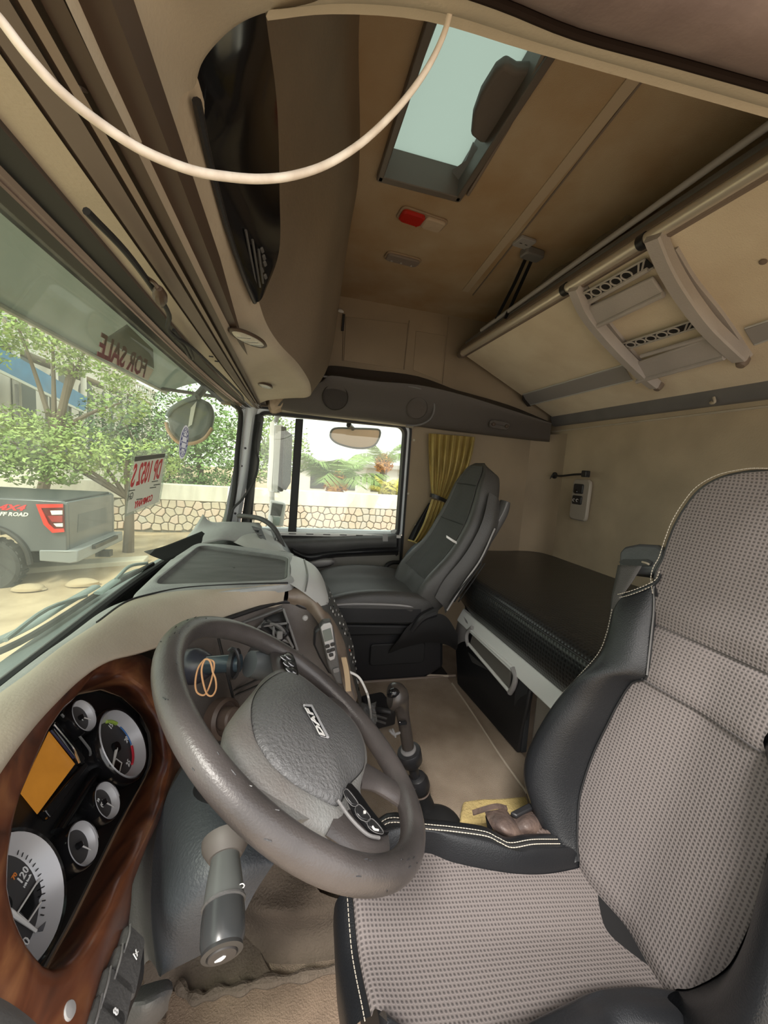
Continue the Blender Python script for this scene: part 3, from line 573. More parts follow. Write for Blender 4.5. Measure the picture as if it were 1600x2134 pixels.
for px, py in ((1550, 748), (1374, 800)): ob('foot', lathe([(.0001, .03), (.012, .028), (.018, .015), (.018, -.002)], frame(B(px, py, 0), bn), 16), taupe, lad)
def step(a, b, c, d, k0, k1, nm='step'):
    """a,b: rear edge left/right; c,d: front lip right/left"""
    A = [B(*a, k0), B(*b, k0), B(*c, k1), B(*d, k1)]
    ob(nm, prism(A, bn*.012), ladm, lad, bevel=.005, bseg=3)
    L1, L2 = A[3]+bn*.012, A[2]+bn*.012; ob('step_lip', tube([L1, L2], .009, 10, 1), ladm, lad)
step((1222, 640), (1362, 572), (1386, 606), (1238, 678), .022, .04)
step((1318, 756), (1492, 694), (1512, 738), (1330, 790), .022, .036)
ob('cross_bar', tube([B(1336, 742, .03), B(1478, 700, .03)], .008, 10, 1), ladm, lad)
ob('cross_bar', tube([B(1224, 632, .02), B(1352, 560, .02)], .008, 10, 1), ladm, lad)
webm = mat('grille_web', (.42, .40, .38), .5)
def grille(q0, q1, w_, n, diag=True):
    a, b = B(*q0, .02), B(*q1, .02); t = (b-a); L_ = t.length; t.normalize(); s = vb; s = (s-t*s.dot(t)).normalized()
    ob('grille_back', prism([a, b, b+s*w_, a+s*w_], -bn*.004), black, lad)
    ob('grille_edge', tube([a, b], .0035, 8, 1), webm, lad); ob('grille_edge', tube([a+s*w_, b+s*w_], .0035, 8, 1), webm, lad)
    cw = L_*.78/n
    for k in range(n):
        c_ = a+t*(cw*(k+.5))+s*w_*.5
        pts = [c_+t*(math.cos(A_)*cw*.42)+s*(math.sin(A_)*w_*.42)+bn*.001 for A_ in [2*math.pi*j/12 for j in range(12)]]
        ob('grille_ring', tube(pts, .0028, 6, 1, True), webm, lad)
    if diag:
        ob('grille_web', tube([a+t*L_*.80+s*w_, a+t*L_*.92], .003, 6, 1), webm, lad); ob('grille_web', tube([a+t*L_*.84+s*w_, a+t*L_*.99], .003, 6, 1), webm, lad)
grille((1206, 616), (1344, 540), .038, 5)
grille((1298, 716), (1447, 667), .034, 5)
# ================================================================ REAR WALL FITTINGS
q = P(1213, 1042, X=1.635); t = thing('wall_switches', q, 'grey oblong switch panel with dark rocker switches on the rear wall', 'switch')
Mx = frame(q, (-1, 0, 0), (0, -1, 0))
ob('plate', rbox(.135, .235, .022, Mx, .025, 6), mat('switch_plate_taupe', (.34, .30, .25), .5), t)
Mw = Mx @ Matrix.Translation((-.012, 0, 0))
ob('rocker_switch', rbox(.072, .055, .026, Mw @ Matrix.Translation((0, .062, .004)), .008), black, t); ob('rocker_switch', rbox(.072, .05, .026, Mw @ Matrix.Translation((0, -.002, .004)), .008), black, t)
ob('knob', lathe([(.0001, .034), (.010, .034), (.012, .03)], Mw @ Matrix.Translation((-.012, .045, 0)), 14), gloss, t)
for dx in (-.018, .008): ob('mark', tube([Mw @ V((dx+.008*math.cos(a), -.004+.008*math.sin(a), .031)) for a in (0.5, 1.6, 2.7, 3.8, 5)], .0012, 6, 3), white, t)
q = P(1150, 990, X=1.63); t = thing('reading_light_stalk', q, 'short black gooseneck reading light on the rear wall above the switches', 'lamp')
ob('neck', tube([P(1152, 990, X=1.62), P(1168, 992, X=1.58), P(1195, 989, X=1.56), P(1222, 988, X=1.56)], .006, 10, 5), rubber, t)
ob('base', lathe([(.012, 0), (.022, .004), (.02, .014), (.008, .02), (.0001, .021)], frame(P(1158, 991, X=1.638), (-1, 0, 0)), 16), rubber, t)
ob('head', rbox(.035, .035, .03, frame(P(1225, 988, X=1.575), (-1, 0, 0), (0, 1, 0)), .006), black, t)
ob('hook_tip', tube([P(1158, 988, X=1.62), P(1150, 992, X=1.6), P(1146, 998, X=1.59)], lambda t: .008*(1-t)+.002, 8, 4), rubber, t)
# ================================================================ LOWER BUNK
lb = thing('lower_bunk', (1.2, 1.2, 0), 'black vinyl bed with white aluminium front rail behind the seats', 'bed')
mrows = []
for y in (.2, .5, .9, 1.2, 1.45, 1.56):
    mrows.append([V((.875, y, .30)), V((.845, y, .36)), V((.838, y, .43)), V((.86, y, .482)), V((.92, y, .497)), V((1.1, y, .503)), V((1.4, y, .502)), V((1.64, y, .50))])
for y, dx, dz in ((1.68, .02, 0), (2.0, .10, 0), (2.2, .16, -.01)):
    mrows.append([V((.875+dx, y, .30)), V((.845+dx, y, .36)), V((.838+dx, y, .43)), V((.86+dx, y, .482+dz)), V((.92+dx, y, .497+dz)), V((1.15, y, .503+dz)), V((1.4, y, .502+dz)), V((1.64, y, .50))])
ob('mattress', grid(mrows, 5, 4), perf, lb)
ob('mattress_piping', tube([V((.842, y, .475)) for y in (.2, .8, 1.4)]+[V((.86, 1.6, .475)), V((1.0, 2.18, .47))], .004, 8, 4), black, lb)
ob('front_facing', prism([V((.87, .2, .305)), V((.87, 1.66, .305)), V((.87, 1.66, .345)), V((.87, .2, .345))], (.03, 0, 0)), rubber, lb)
ob('front_rail', prism([V((.836, .30, .256)), V((.838, .30, .266)), V((.862, .30, .316)), V((.874, .30, .318)), V((.874, .30, .256))], (0, 1.365, 0)), aluw, lb, bevel=.003, label='white aluminium front rail')
# locker under the bed
ob('locker_side', prism([V((.87, .25, -.14)), V((.87, 1.08, -.14)), V((.87, 1.08, .262)), V((.87, .25, .262))], (.03, 0, 0)), mat('locker_taupe', (.23, .205, .18), .6, bump=.3, bs=240), lb, bevel=.01)
ob('locker_front', prism([P(948, 1340, X=.868), P(952, 1425, Z=.002), V((.83, 1.09, .004)), V((.852, 1.09, .262)), V((.868, 1.66, .262))], (.02, 0, 0)), black, lb, bevel=.006)
ob('locker_door', prism([P(968, 1352, X=.862), P(970, 1428, X=.852), P(1063, 1535, X=.842), P(1070, 1440, X=.850)], (.008, 0, 0)), grey_d, lb, bevel=.006)
ob('locker_end', prism([P(1085, 1405, X=.85), P(1072, 1440, X=.845), P(1065, 1545, X=.84), P(1087, 1570, X=.842), P(1101, 1428, X=.85)], (.02, 0, 0)), mat('locker_edge_dark', (.03, .032, .036), .45), lb, bevel=.004)
hq = [(985, 1318), (1063, 1396), (1060, 1440), (978, 1342)]
ob('drawer_panel', prism([P(x, y, X=.846) for x, y in hq], (.012, 0, 0)), mat('drawer_taupe', (.15, .14, .125), .5), lb, bevel=.003)
for a, b in (((980, 1312), (1068, 1392)), ((976, 1342), (1060, 1440))):
    ob('drawer_frame', tube([P(*a, X=.840), P(*b, X=.840)], .007, 10, 1), aluw, lb)
ob('drawer_frame', tube([P(1068, 1392, X=.840), P(1074, 1410, X=.838), P(1070, 1430, X=.838), P(1062, 1444, X=.840)], .010, 10, 5), grey_l, lb)
ob('drawer_frame', tube([P(984, 1308, X=.840), P(974, 1318, X=.838), P(972, 1332, X=.838), P(976, 1346, X=.840)], .009, 10, 5), grey_l, lb)
ob('corner_bracket', grid([[P(949, 1315, X=.85), P(955, 1293, X=.85), P(966, 1285, X=.85)], [P(949, 1330, X=.845), P(960, 1312, X=.84), P(975, 1300, X=.845)], [P(951, 1345, X=.85), P(962, 1338, X=.845), P(972, 1336, X=.85)]], 4, 4), grey_l, lb)
# ================================================================ CURTAIN
ct = thing('curtain', P(880, 1130, Y=2.12), 'gold curtain gathered by a black tieback beside the passenger window', 'curtain')
def crow(x0, x1, py, y, n, amp, ph=0, slope=0):
    r = []
    for k in range(n*4+1):
        u = k/(n*4); r.append(P(x0+(x1-x0)*u, py+slope*u, Y=y+amp*math.sin(2*math.pi*n*u+ph)))
    return r
cr_ = [crow(893, 990, 903, 2.15, 7, .022, 0, 8), crow(893, 984, 940, 2.15, 7, .024, .3, 6), crow(895, 970, 985, 2.14, 7, .022, .6, 5), crow(898, 948, 1020, 2.13, 7, .014, .6, 8), crow(901, 935, 1036, 2.12, 7, .009, .8, 9)]
ob('upper_drape', grid(cr_, 2, 5), gold, ct)
cr2 = [crow(899, 934, 1040, 2.12, 5, .009, .8, 9), crow(893, 928, 1058, 2.12, 5, .012, .9, 12), crow(882, 915, 1090, 2.12, 5, .016, 1.1, 14), crow(868, 896, 1118, 2.12, 5, .018, 1.3, 14), crow(860, 888, 1130, 2.12, 5, .02, 1.3, 8)]
ob('lower_drape', grid(cr2, 2, 5), gold, ct)
cr3 = [crow(893, 905, 1048, 2.145, 2, .006), crow(880, 892, 1070, 2.145, 2, .008), crow(862, 882, 1100, 2.145, 2, .008), crow(850, 872, 1124, 2.145, 2, .008, 0, 6)]
ob('lining', grid(cr3, 2, 5), lining, ct)
ob('tieback', strip([P(896, 1032, Y=2.13), P(903, 1033, Y=2.09), P(920, 1040, Y=2.08), P(934, 1047, Y=2.10)], (0, 0, .022), .004, 5), black, ct)
ob('curtain_hem', tube([P(850, 1125, Y=2.13), P(862, 1129, Y=2.11), P(875, 1135, Y=2.10), P(888, 1139, Y=2.11)], .005, 8, 5), gold, ct)
# ================================================================ PASSENGER SEAT
ps = thing('passenger_seat', (.6, 1.82, -.14), 'dark grey passenger seat with loose leather covers by the gold curtain', 'seat')
def loft_seat(rows, yc, adv, sub=(3, 4)):
    """rows: (point on front midline (x,z), normal (x,z), halfwidth, thickness, bolster height)"""
    R = []
    for (x, z), (nx, nz), hw, th, bo_ in rows:
        n = V((nx, 0, nz)).normalized(); c = V((x, yc, z)); Yv = V((0, 1, 0)); L = []
        for s, d in ((0, 0), (.45, .0), (.66, bo_*.55), (.82, bo_), (.95, bo_*.75), (1.0, 0-th*.1), (1.0, -th*.6), (.85, -th*.96), (.45, -th), (0, -th), (-.45, -th), (-.85, -th*.96), (-1.0, -th*.6), (-1.0, -th*.1), (-.95, bo_*.75), (-.82, bo_), (-.66, bo_*.55), (-.45, 0)):
            L.append(c+Yv*(s*hw)+n*d)
        R.append(L)
    return grid(R, sub[0], sub[1], True, False, True)
back = [((.60, .36), (-.86, .5), .20, .10, .03), ((.66, .46), (-.85, .52), .215, .12, .045), ((.762, .60), (-.87, .49), .205, .13, .028), ((.825, .73), (-.9, .43), .20, .13, .02),
        ((.858, .83), (-.93, .36), .175, .12, .012), ((.882, .92), (-.95, .3), .155, .11, .01), ((.905, .985), (-.95, .3), .125, .095, 0), ((.918, 1.015), (-.9, .45), .095, .08, 0), ((.935, 1.035), (-.6, .8), .05, .045, 0)]
ob('backrest', loft_seat(back, 1.775, 0), leather_g, ps)
fb = []
for (x, z), (nx, nz), hw, th, bo_ in back[1:-1]:
    n = V((nx, 0, nz)).normalized(); fb.append([V((x, 1.775, z))+V((0, s*hw, 0))+n*(d+.004) for s, d in ((-.70, bo_*.62), (-.45, .004), (0, .008), (.45, .004), (.70, bo_*.62))])
ob('backrest_panel', grid(fb, 5, 4), ribm, ps)
for s in (-.70, .70):
    ob('piping', tube([V((x, 1.775+s*hw, z))+V((nx, 0, nz)).normalized()*(bo_*.62+.004) for (x, z), (nx, nz), hw, th, bo_ in back[1:-1]], .0022, 6, 4), grey_d, ps)
for k in (2, 4):
    ob('panel_seam', tube([q+V((-.001, 0, .001)) for q in fb[k]], .0022, 6, 4), rubber, ps)
cush = [((.17, .33), (.3, .2), .22, .06, .01), ((.19, .385), (-.2, .95), .24, .10, .02), ((.32, .405), (-.05, 1), .25, .12, .035), ((.48, .40), (0, 1), .25, .12, .04), ((.62, .385), (0, 1), .245, .12, .03), ((.70, .37), (.2, 1), .22, .12, 0)]
ob('seat_cushion', loft_seat(cush, 1.80, 0), leather_g, ps)
ob('cushion_piping', tube([V((.17, 1.562, .385)), V((.3, 1.552, .395)), V((.5, 1.552, .385)), V((.62, 1.56, .36))], .005, 8, 5), grey_l, ps)
ob('cover_fold', strip([V((.16, 1.556, .35)), V((.35, 1.546, .345)), V((.60, 1.55, .335))], (0, .004, .06), .004, 5), black, ps)
ob('seat_base', prism([V((.16, 1.60, .27)), V((.74, 1.60, .25)), V((.76, 1.60, .05)), V((.66, 1.60, -.005)), V((.24, 1.60, -.005)), V((.16, 1.60, .1))], (0, .42, 0)), black, ps, bevel=.02, bseg=3)
ob('base_skirt', prism([V((.15, 1.575, .30)), V((.72, 1.575, .27)), V((.72, 1.575, .23)), V((.15, 1.575, .245))], (0, .46, 0)), rubber, ps, bevel=.008)
ob('base_panel', rbox(.26, .10, .012, frame(V((.52, 1.598, .14)), (0, -1, 0), (1, 0, 0)), .015), rubber, ps)
ob('base_rail', wbox(.15, .80, 1.60, 2.02, -.14, -.0), rubber, ps, bevel=.008)
ob('base_rail_edge', tube([V((.28, 1.592, .012)), V((.82, 1.592, .012))], .006, 8, 1), taupe, ps)
ob('recliner_lever', tube([V((.56, 1.54, .27)), V((.60, 1.535, .33)), V((.66, 1.54, .355))], lambda t: .012+.012*t, 10, 5), black, ps)
ob('side_cover', grid([[V((.50, 1.55, .22)), V((.55, 1.54, .30)), V((.64, 1.54, .345)), V((.72, 1.545, .33)), V((.79, 1.55, .24))], [V((.48, 1.565, .18)), V((.55, 1.545, .24)), V((.66, 1.54, .27)), V((.74, 1.545, .25)), V((.80, 1.56, .18))], [V((.47, 1.59, .14)), V((.55, 1.57, .18)), V((.66, 1.565, .2)), V((.75, 1.57, .18)), V((.81, 1.59, .14))]], 5, 4), rubber, ps)
ob('loose_side_cover', grid([[V((.66, 1.55, .42)), V((.70, 1.552, .50)), V((.79, 1.552, .62)), V((.86, 1.56, .76)), V((.905, 1.6, .90))], [V((.70, 1.54, .38)), V((.755, 1.54, .48)), V((.84, 1.54, .60)), V((.905, 1.55, .75)), V((.94, 1.59, .88))], [V((.72, 1.555, .34)), V((.80, 1.555, .46)), V((.88, 1.56, .58)), V((.945, 1.565, .74)), V((.965, 1.6, .86))]], 5, 5), leather_g, ps)
ob('cover_edge', tube([V((.72, 1.54, .36)), V((.79, 1.536, .49)), V((.86, 1.536, .60)), V((.92, 1.545, .74))], .004, 8, 5), grey_l, ps)
for k in range(3): ob('cover_crease', tube([V((.73+.02*k, 1.5365, .40)), V((.79+.018*k, 1.534, .49)), V((.85+.016*k, 1.536, .58))], .003, 6, 5), rubber, ps)
q = P(942, 1132, Y=1.53)
ob('tie_strap', strip([P(930, 1118, Y=1.53), P(942, 1126, Y=1.525), P(951, 1131, Y=1.535)], (0, .003, .010), .003, 4), white, ps, label='white tie strap')
# folded armrest behind the backrest
arm = [V((.87, 1.62, .58)), V((.92, 1.615, .68)), V((.98, 1.61, .80)), V((1.0, 1.61, .86))]
ob('armrest', tube(arm, lambda t: .030+.012*math.sin(math.pi*t), 14, 6, flat=(.75, 1)), grey_d, ps)
ob('armrest_trim', tube([a+V((-.012, -.035, 0)) for a in arm], .006, 8, 5), grey_m, ps)
ob('side_pad', grid([[P(x, y, Y=2.10) for x, y in ((896, 1122), (864, 1134), (842, 1160), (833, 1195), (842, 1232))], [P(x, y, Y=2.03) for x, y in ((899, 1126), (868, 1142), (850, 1168), (844, 1200), (850, 1238))], [P(x, y, Y=1.99) for x, y in ((905, 1132), (884, 1156), (868, 1182), (862, 1212), (864, 1246))]], 4, 4), mat('bluish_leather', (.11, .135, .165), .35), ps)
# ================================================================ DRIVER SEAT (near)
YC = .495
lean = math.radians(14); sn = V((-math.cos(lean), 0, math.sin(lean))); so = V((.64, .6, .15))
def Sb(px, py, d=0): return PL(px, py, so+sn*d, sn)
def mir(q, yc=YC): return V((q.x, 2*yc-q.y, q.z))
ds = thing('driver_seat', (.45, YC, -.14), 'grey waffle fabric driver seat with black leather bolsters and white stitching', 'seat')
Sx = [(1207, 1795), (1204, 1749), (1208, 1670), (1221, 1617), (1240, 1565), (1262, 1520), (1289, 1467), (1318, 1424), (1352, 1408), (1361, 1325), (1366, 1272), (1366, 1214)]
Ox = [(1192, 1806), (1138, 1735), (1107, 1655), (1100, 1606), (1109, 1562), (1137, 1505), (1167, 1457), (1208, 1412), (1250, 1364), (1268, 1321), (1279, 1272), (1299, 1240)]
hd = [(1371, 1190), (1383, 1168), (1395, 1132), (1410, 1094), (1432, 1057), (1460, 1023), (1500, 999), (1546, 987), (1600, 983)]
Sp = [Sb(*a) for a in Sx]; Op = [Sb(*a, d) for a, d in zip(Ox, (.01, .03, .05, .055, .055, .05, .045, .04, .03, .025, .02, .01))]
bulge = (.01, .035, .06, .07, .07, .065, .055, .05, .03, .025, .02, .01)
def wing(f):
    rows = []
    for a, b, h in zip(Sp, Op, bulge):
        m1 = a.lerp(b, .30)+sn*h*.75; m2 = a.lerp(b, .68)+sn*h*.85
        k = b-sn*.07+V((0, .004, 0)); k2 = b-sn*.15+V((0, -.03, 0))
        rows.append([f(a-sn*.006), f(a.lerp(b, .06)+sn*.004), f(m1), f(m2), f(b), f(k), f(k2)])
    return grid(rows, 4, 4)
idt = lambda q: q
ob('side_bolster', wing(idt), leather, ds, label='black leather bolster on the far side'); ob('side_bolster', wing(mir), leather, ds)
# fabric centre: lower panel, band, head panel – each its own piece, split by sewn seams
def level(q, zz=None): return q
def fabric_rows(pts, dip=.018, f=.0):
    rows = []
    for q in pts:
        m = mir(q); rows.append([q, q.lerp(m, .12)-sn*dip*.1, q.lerp(m, .3)-sn*dip*.6, q.lerp(m, .5)-sn*dip, q.lerp(m, .7)-sn*dip*.6, q.lerp(m, .88)-sn*dip*.1, m])
    return rows
low = Sp[:8]; g_ = fabric_rows([low[0]-V((0, 0, .04))]+low); topc = Sb(1352, 1408); 
arch = [Sb(1318, 1424), Sb(1352, 1408)]
lowtop = [Sp[7].lerp(Sp[8], .5)]
g_ += fabric_rows([Sp[7].lerp(Sp[8], .6)])
ob('lower_back_panel', grid([[q-sn*.001 for q in r] for r in g_], 5, 4), waffle, ds)
def wide(py_pts): return py_pts
mid_ = [Sp[7].lerp(Sp[8], .62), Sp[8]+V((0, 0, .012)), Sp[9], Sp[10]-V((0, 0, .03))]
ob('middle_back_panel', grid([[q+sn*.001 for q in r] for r in fabric_rows(mid_, .014)], 5, 4), waffle, ds)
hp = [Sb(*a) for a in hd]
tp_ = [Sp[10]-V((0, 0, .028)), Sp[10]+V((0, 0, .01)), Sp[11], hp[0], hp[1], hp[2], hp[3], hp[4], hp[5], hp[6]]
hrows = fabric_rows(tp_, .010)
e1 = hp[7]; e2 = hp[8]
hrows.append([e1.lerp(mir(e1), t)+V((0, 0, .006*math.sin(math.pi*t))) for t in (0, .12, .3, .5, .7, .88, 1)])
ob('head_panel', grid([[q+sn*.0025 for q in r] for r in hrows], 5, 4), waffle, ds)
# side and back of the headrest
edge = [Sp[10], Sp[11]]+hp[:7]+[e1, e2]; edge = edge+[mir(q) for q in edge[-2::-1]]
ob('headrest_side', grid([edge, [q-sn*.02+V((0, (.012 if q.y > YC else -.012), .004)) for q in edge], [q-sn*.09+V((0, (.012 if q.y > YC else -.012), .0)) for q in edge], [q-sn*.13+V((0, (-.02 if q.y > YC else .02), -.02)) for q in edge]], 3, 4), leather, ds)
ob('seat_back_shell', grid([[V((.73, YC+s*.24, .1))for s in (-1, 0, 1)], [V((.82, YC+s*.24, .5)) for s in (-1, 0, 1)], [V((.90, YC+s*.16, .8)) for s in (-1, 0, 1)], [V((.95, YC+s*.12, .98)) for s in (-1, 0, 1)]], 3, 3), black, ds)
# seams and stitching
stm = mat('cream_thread', (.55, .50, .42), .8)
def stitches(pts, step=.0065, ln=.0042, r=.0007, name='stitching', off=V((0, 0, 0)), mm=None):
    p = cr(pts, 12); acc = 0; nxt = 0; gs = []
    for i in range(len(p)-1):
        d = (p[i+1]-p[i]).length
        while nxt < acc+d:
            t = (nxt-acc)/d; a = p[i].lerp(p[i+1], t); b = a+(p[i+1]-p[i]).normalized()*ln
            gs.append(tube([a+off, (a+b)/2+off*1.15, b+off], r, 5, 1)[:2]); nxt += step
        acc += d
    return ob(name, join(*gs), mm or stm, ds, kind='stuff')
hs = [q+sn*.004+V((0, .003, .001)) for q in [Sp[10]+V((0, 0, .03)), Sp[11]]+hp[:7]+[e1, e2]]; hs2 = hs+[mir(q) for q in hs[-2::-1]]
ob('seam_welt', tube([q-sn*.004 for q in hs2], .003, 6, 4), black, ds); stitches([q+sn*.003+V((0, .004, .003)) for q in hs2], r=.0009, ln=.0048)
ow = [b.lerp(a, .06)+sn*.004 for a, b in zip(Sp, Op)]
stitches([b+sn*.003+V((0, .003, 0)) for b in Op[:11]], r=.0009); 
sh1 = [Sb(1286, 1243, .02), Sb(1310, 1237, .025), Sb(1340, 1226, .02), Sb(1364, 1213, .012), Sb(1373, 1196, .008)]
stitches([q+V((0, 0, .005)) for q in sh1], r=.0009); stitches([q-V((0, 0, .004)) for q in sh1], r=.0009)
ob('shoulder_seam', tube([q-sn*.004 for q in sh1], .0035, 6, 4), leather, ds)
ob('side_seam', tube([q+sn*.002 for q in Sp], .0022, 6, 4), rubber, ds)
for pts in ([r for r in g_[-1]], [q for q in fabric_rows([Sp[10]-V((0, 0, .029))], .014)[0]]):
    ob('cross_seam', tube([q+sn*.002 for q in pts], .0018, 6, 4), mat('seam_grey', (.10, .09, .09), .9), ds)
ob('light_piping', tube([Sp[8]+sn*.006, Sp[9]+sn*.006, Sp[10]+sn*.006, Sp[11]+sn*.006], .0018, 6, 4), grey_m, ds)
# ---- cushion
cn = V((.2, 0, .98)).normalized(); co = V((.15, .58, .25))
def Cs(px, py, d=0): return PL(px, py, co+cn*d, cn)
cf = [V((.150, .575, .25)), V((.21, .62, .238)), Cs(884, 1777), Cs(940, 1796), Cs(1007, 1811), Cs(1075, 1821), Cs(1131, 1822), Cs(1180, 1815), Cs(1202, 1806)+V((.02, 0, -.004))]
crw = []
for q in cf:
    m = mir(q); crw.append([q, q.lerp(m, .1)-cn*.003, q.lerp(m, .3)-cn*.010, q.lerp(m, .5)-cn*.014, q.lerp(m, .7)-cn*.010, q.lerp(m, .9)-cn*.003, m])
f0 = [q+V((-.012, 0, -.006)) for q in crw[0]]
ob('cushion_panel', grid([f0]+crw, 6, 4), waffle, ds)
ob('cushion_front', grid([[q+V((-.001, 0, .001)) for q in f0], [q+V((-.018, 0, -.004)) for q in f0], [q+V((-.030, 0, -.03)) for q in f0], [q+V((-.025, 0, -.10)) for q in f0], [q+V((.0, 0, -.13)) for q in f0]], 4, 4), leather, ds)
stitches([q+V((-.010, 0, .0025)) for q in f0], r=.0008)
tops = [V((.150, .61, .265)), Cs(830, 1733, .045), Cs(887, 1729, .045), Cs(940, 1734, .045), Cs(1011, 1744, .045), Cs(1040, 1757, .04), Cs(1067, 1768, .035), Cs(1112, 1761, .04), Cs(1165, 1760, .035)]
cfx = [cf[0], cf[1], cf[2], cf[3], cf[4], cf[5], cf[6], cf[7], cf[8]]
tops[1] = V((.22, .655, .275))
def cb(f):
    rows = []
    for a, b in zip(cfx, tops):
        rows.append([f(a-cn*.006), f(a.lerp(b, .15)+cn*.006), f(a.lerp(b, .55)+cn*.014), f(b), f(b+V((.004, .018, .001))), f(b+V((.006, .034, -.016))), f(b+V((0, .036, -.09)))])
    return grid(rows, 4, 4)
ob('cushion_bolster', cb(idt), leather, ds, label='black leather bolster on the gear lever side'); ob('cushion_bolster', cb(mir), leather, ds)
stitches([b+cn*.002 for b in tops], r=.001, ln=.005); stitches([b+V((.002, .010, .002)) for b in tops], r=.001, ln=.005)
ob('stitch_welt', tube([b+V((.001, .005, -.0005)) for b in tops], .0035, 6, 5), rubber, ds)
ob('cushion_base', prism([V((.17, .26, -.05)), V((.17, .70, -.05)), V((.17, .70, .14)), V((.17, .26, .14))], (.55, 0, 0)), rubber, ds, bevel=.01)
ob('seat_pedestal', wbox(.22, .68, .28, .70, -.14, -.03), rubber, ds, bevel=.01)
# ---- seat belt guide and belt
gd = [Sb(1287, 1190, .0), Sb(1289, 1150, .0), Sb(1300, 1138, .0), Sb(1330, 1132, .0), Sb(1368, 1134, .0), Sb(1385, 1145, .0), Sb(1387, 1160, 0), Sb(1376, 1196, .0), Sb(1330, 1196, .0)]
bg_ = thing('seat_belt', gd[0], 'dark grey seat belt running down from its guide on the driver seat shoulder', 'seat belt')
ob('belt_guide', prism(gd, -sn*.05), mat('guide_grey', (.055, .058, .062), .4, bump=.2), bg_, bevel=.008, bseg=3)
ob('guide_slot', prism([Sb(1291, 1172, .001), Sb(1300, 1166, .001), Sb(1350, 1166, .001), Sb(1360, 1172, .001), Sb(1356, 1180, .001), Sb(1330, 1180, .001), Sb(1300, 1178, .001)], sn*.003), black, bg_)
ob('guide_tip', tube([Sb(1338, 1171, .004), Sb(1348, 1174, .005), Sb(1353, 1177, .003)], .0025, 8, 4), mat('worn_tip', (.3, .26, .2), .5), bg_)
beltm = mat('belt_webbing', (.085, .08, .078), .7, bump=.5, bs=500)
L_ = [Sb(1288, 1178, .008), Sb(1281, 1215, .012), Sb(1275, 1245, .015), Sb(1271, 1290, .018), Sb(1264, 1335, .01)]; R_ = [Sb(1338, 1180, .012), Sb(1318, 1212, .02), Sb(1296, 1245, .02), Sb(1280, 1285, .02), Sb(1269, 1330, .012)]
ob('belt_webbing', grid([[a, a.lerp(b, .5)+sn*.001, b] for a, b in zip(L_, R_)], 2, 5), beltm, bg_, solid=.0015)
# ---- buckle and worn leather straps
bk = thing('seat_belt_buckle', P(1080, 1735, Z=.16), 'worn brown leather buckle boot between the driver seat and the yellow sponge', 'buckle')
wl_ = mat('worn_brown_leather', (.15, .105, .085), .5, bump=.8, bs=70, vs=18, col2=(.075, .055, .05))
def Kz(px, py, z): return P(px, py, Z=z)
ob('boot', grid([[Kz(1010, 1692, .20), Kz(1030, 1688, .21), Kz(1052, 1686, .205), Kz(1064, 1700, .20)], [Kz(1018, 1712, .21), Kz(1040, 1712, .225), Kz(1062, 1708, .22), Kz(1078, 1716, .20)], [Kz(1030, 1732, .20), Kz(1052, 1736, .215), Kz(1076, 1738, .21), Kz(1094, 1738, .19)], [Kz(1046, 1748, .16), Kz(1066, 1752, .18), Kz(1090, 1756, .18), Kz(1106, 1750, .16)]], 4, 4), wl_, bk)
ob('boot_side', grid([[Kz(1062, 1698, .19), Kz(1088, 1690, .2), Kz(1114, 1684, .19)], [Kz(1070, 1716, .2), Kz(1096, 1708, .215), Kz(1122, 1700, .2)], [Kz(1080, 1738, .19), Kz(1106, 1730, .205), Kz(1132, 1722, .19)], [Kz(1096, 1756, .15), Kz(1122, 1750, .17), Kz(1150, 1742, .16)]], 4, 4), wl_, bk)
ob('buckle_top', prism([Kz(1062, 1700, .205), Kz(1100, 1680, .205), Kz(1118, 1686, .205), Kz(1076, 1708, .205)], (0, 0, .01)), black, bk, bevel=.003)
ob('strap', strip([Kz(985, 1694, .19), Kz(1010, 1686, .21), Kz(1035, 1680, .215), Kz(1056, 1684, .20)], (.004, .012, 0), .003, 5), wl_, bk)
ob('tongue_gap', prism([Kz(1012, 1695, .198), Kz(1016, 1716, .198), Kz(1026, 1730, .198), Kz(1022, 1700, .198)], (0, 0, -.01)), black, bk)
for k in range(5): ob('fold', tube([Kz(1100+9*k, 1722+3*k, .19), Kz(1112+9*k, 1740, .185), Kz(1128+9*k, 1762+2*k, .15)], .006, 8, 4), wl_, bk)
# ================================================================ GEAR LEVER
gl = thing('gear_lever', P(905, 1715, Z=0), 'black gear lever with round cup and rubber boot on the carpet', 'gear lever')
def Gp(px, py, y=.93): return P(px, py, Y=y)
ob('knob', tube([Gp(812, 1451), Gp(826, 1452), Gp(834, 1466), Gp(839, 1490), Gp(846, 1530), Gp(850, 1556)], lambda t: .019+.017*math.exp(-((t-.16)/.24)**2)-.002*t, 20, 6), mat('knob_brown_black', (.045, .038, .034), .3), gl)
ob('knob_cap', tube([Gp(808, 1449, .915), Gp(820, 1444, .912), Gp(834, 1445, .915)], lambda t: .006+.007*math.sin(math.pi*t), 12, 5), gloss, gl)
gdir = (Gp(850, 1556)-Gp(868, 1620)).normalized()
Mx = frame(Gp(853, 1570), gdir)
ob('chrome_ring', lathe([(.018, -.004), (.022, -.002), (.022, .002), (.018, .004)], Mx @ Matrix.Translation((0, 0, .012)), 24), grey_m, gl)
ob('cup', lathe([(.018, -.034), (.026, -.032), (.031, -.026), (.033, -.008), (.034, .006), (.032, .010), (.024, .011)], Mx, 28), black, gl)
ob('stem', tube([Gp(856, 1585), Gp(866, 1620)], .014, 16, 1), black, gl)
Mx2 = frame(Gp(872, 1632), gdir)
ob('collar', lathe([(.014, .028), (.024, .022), (.030, .008), (.031, -.010), (.027, -.022), (.022, -.026)], Mx2, 28), black, gl)
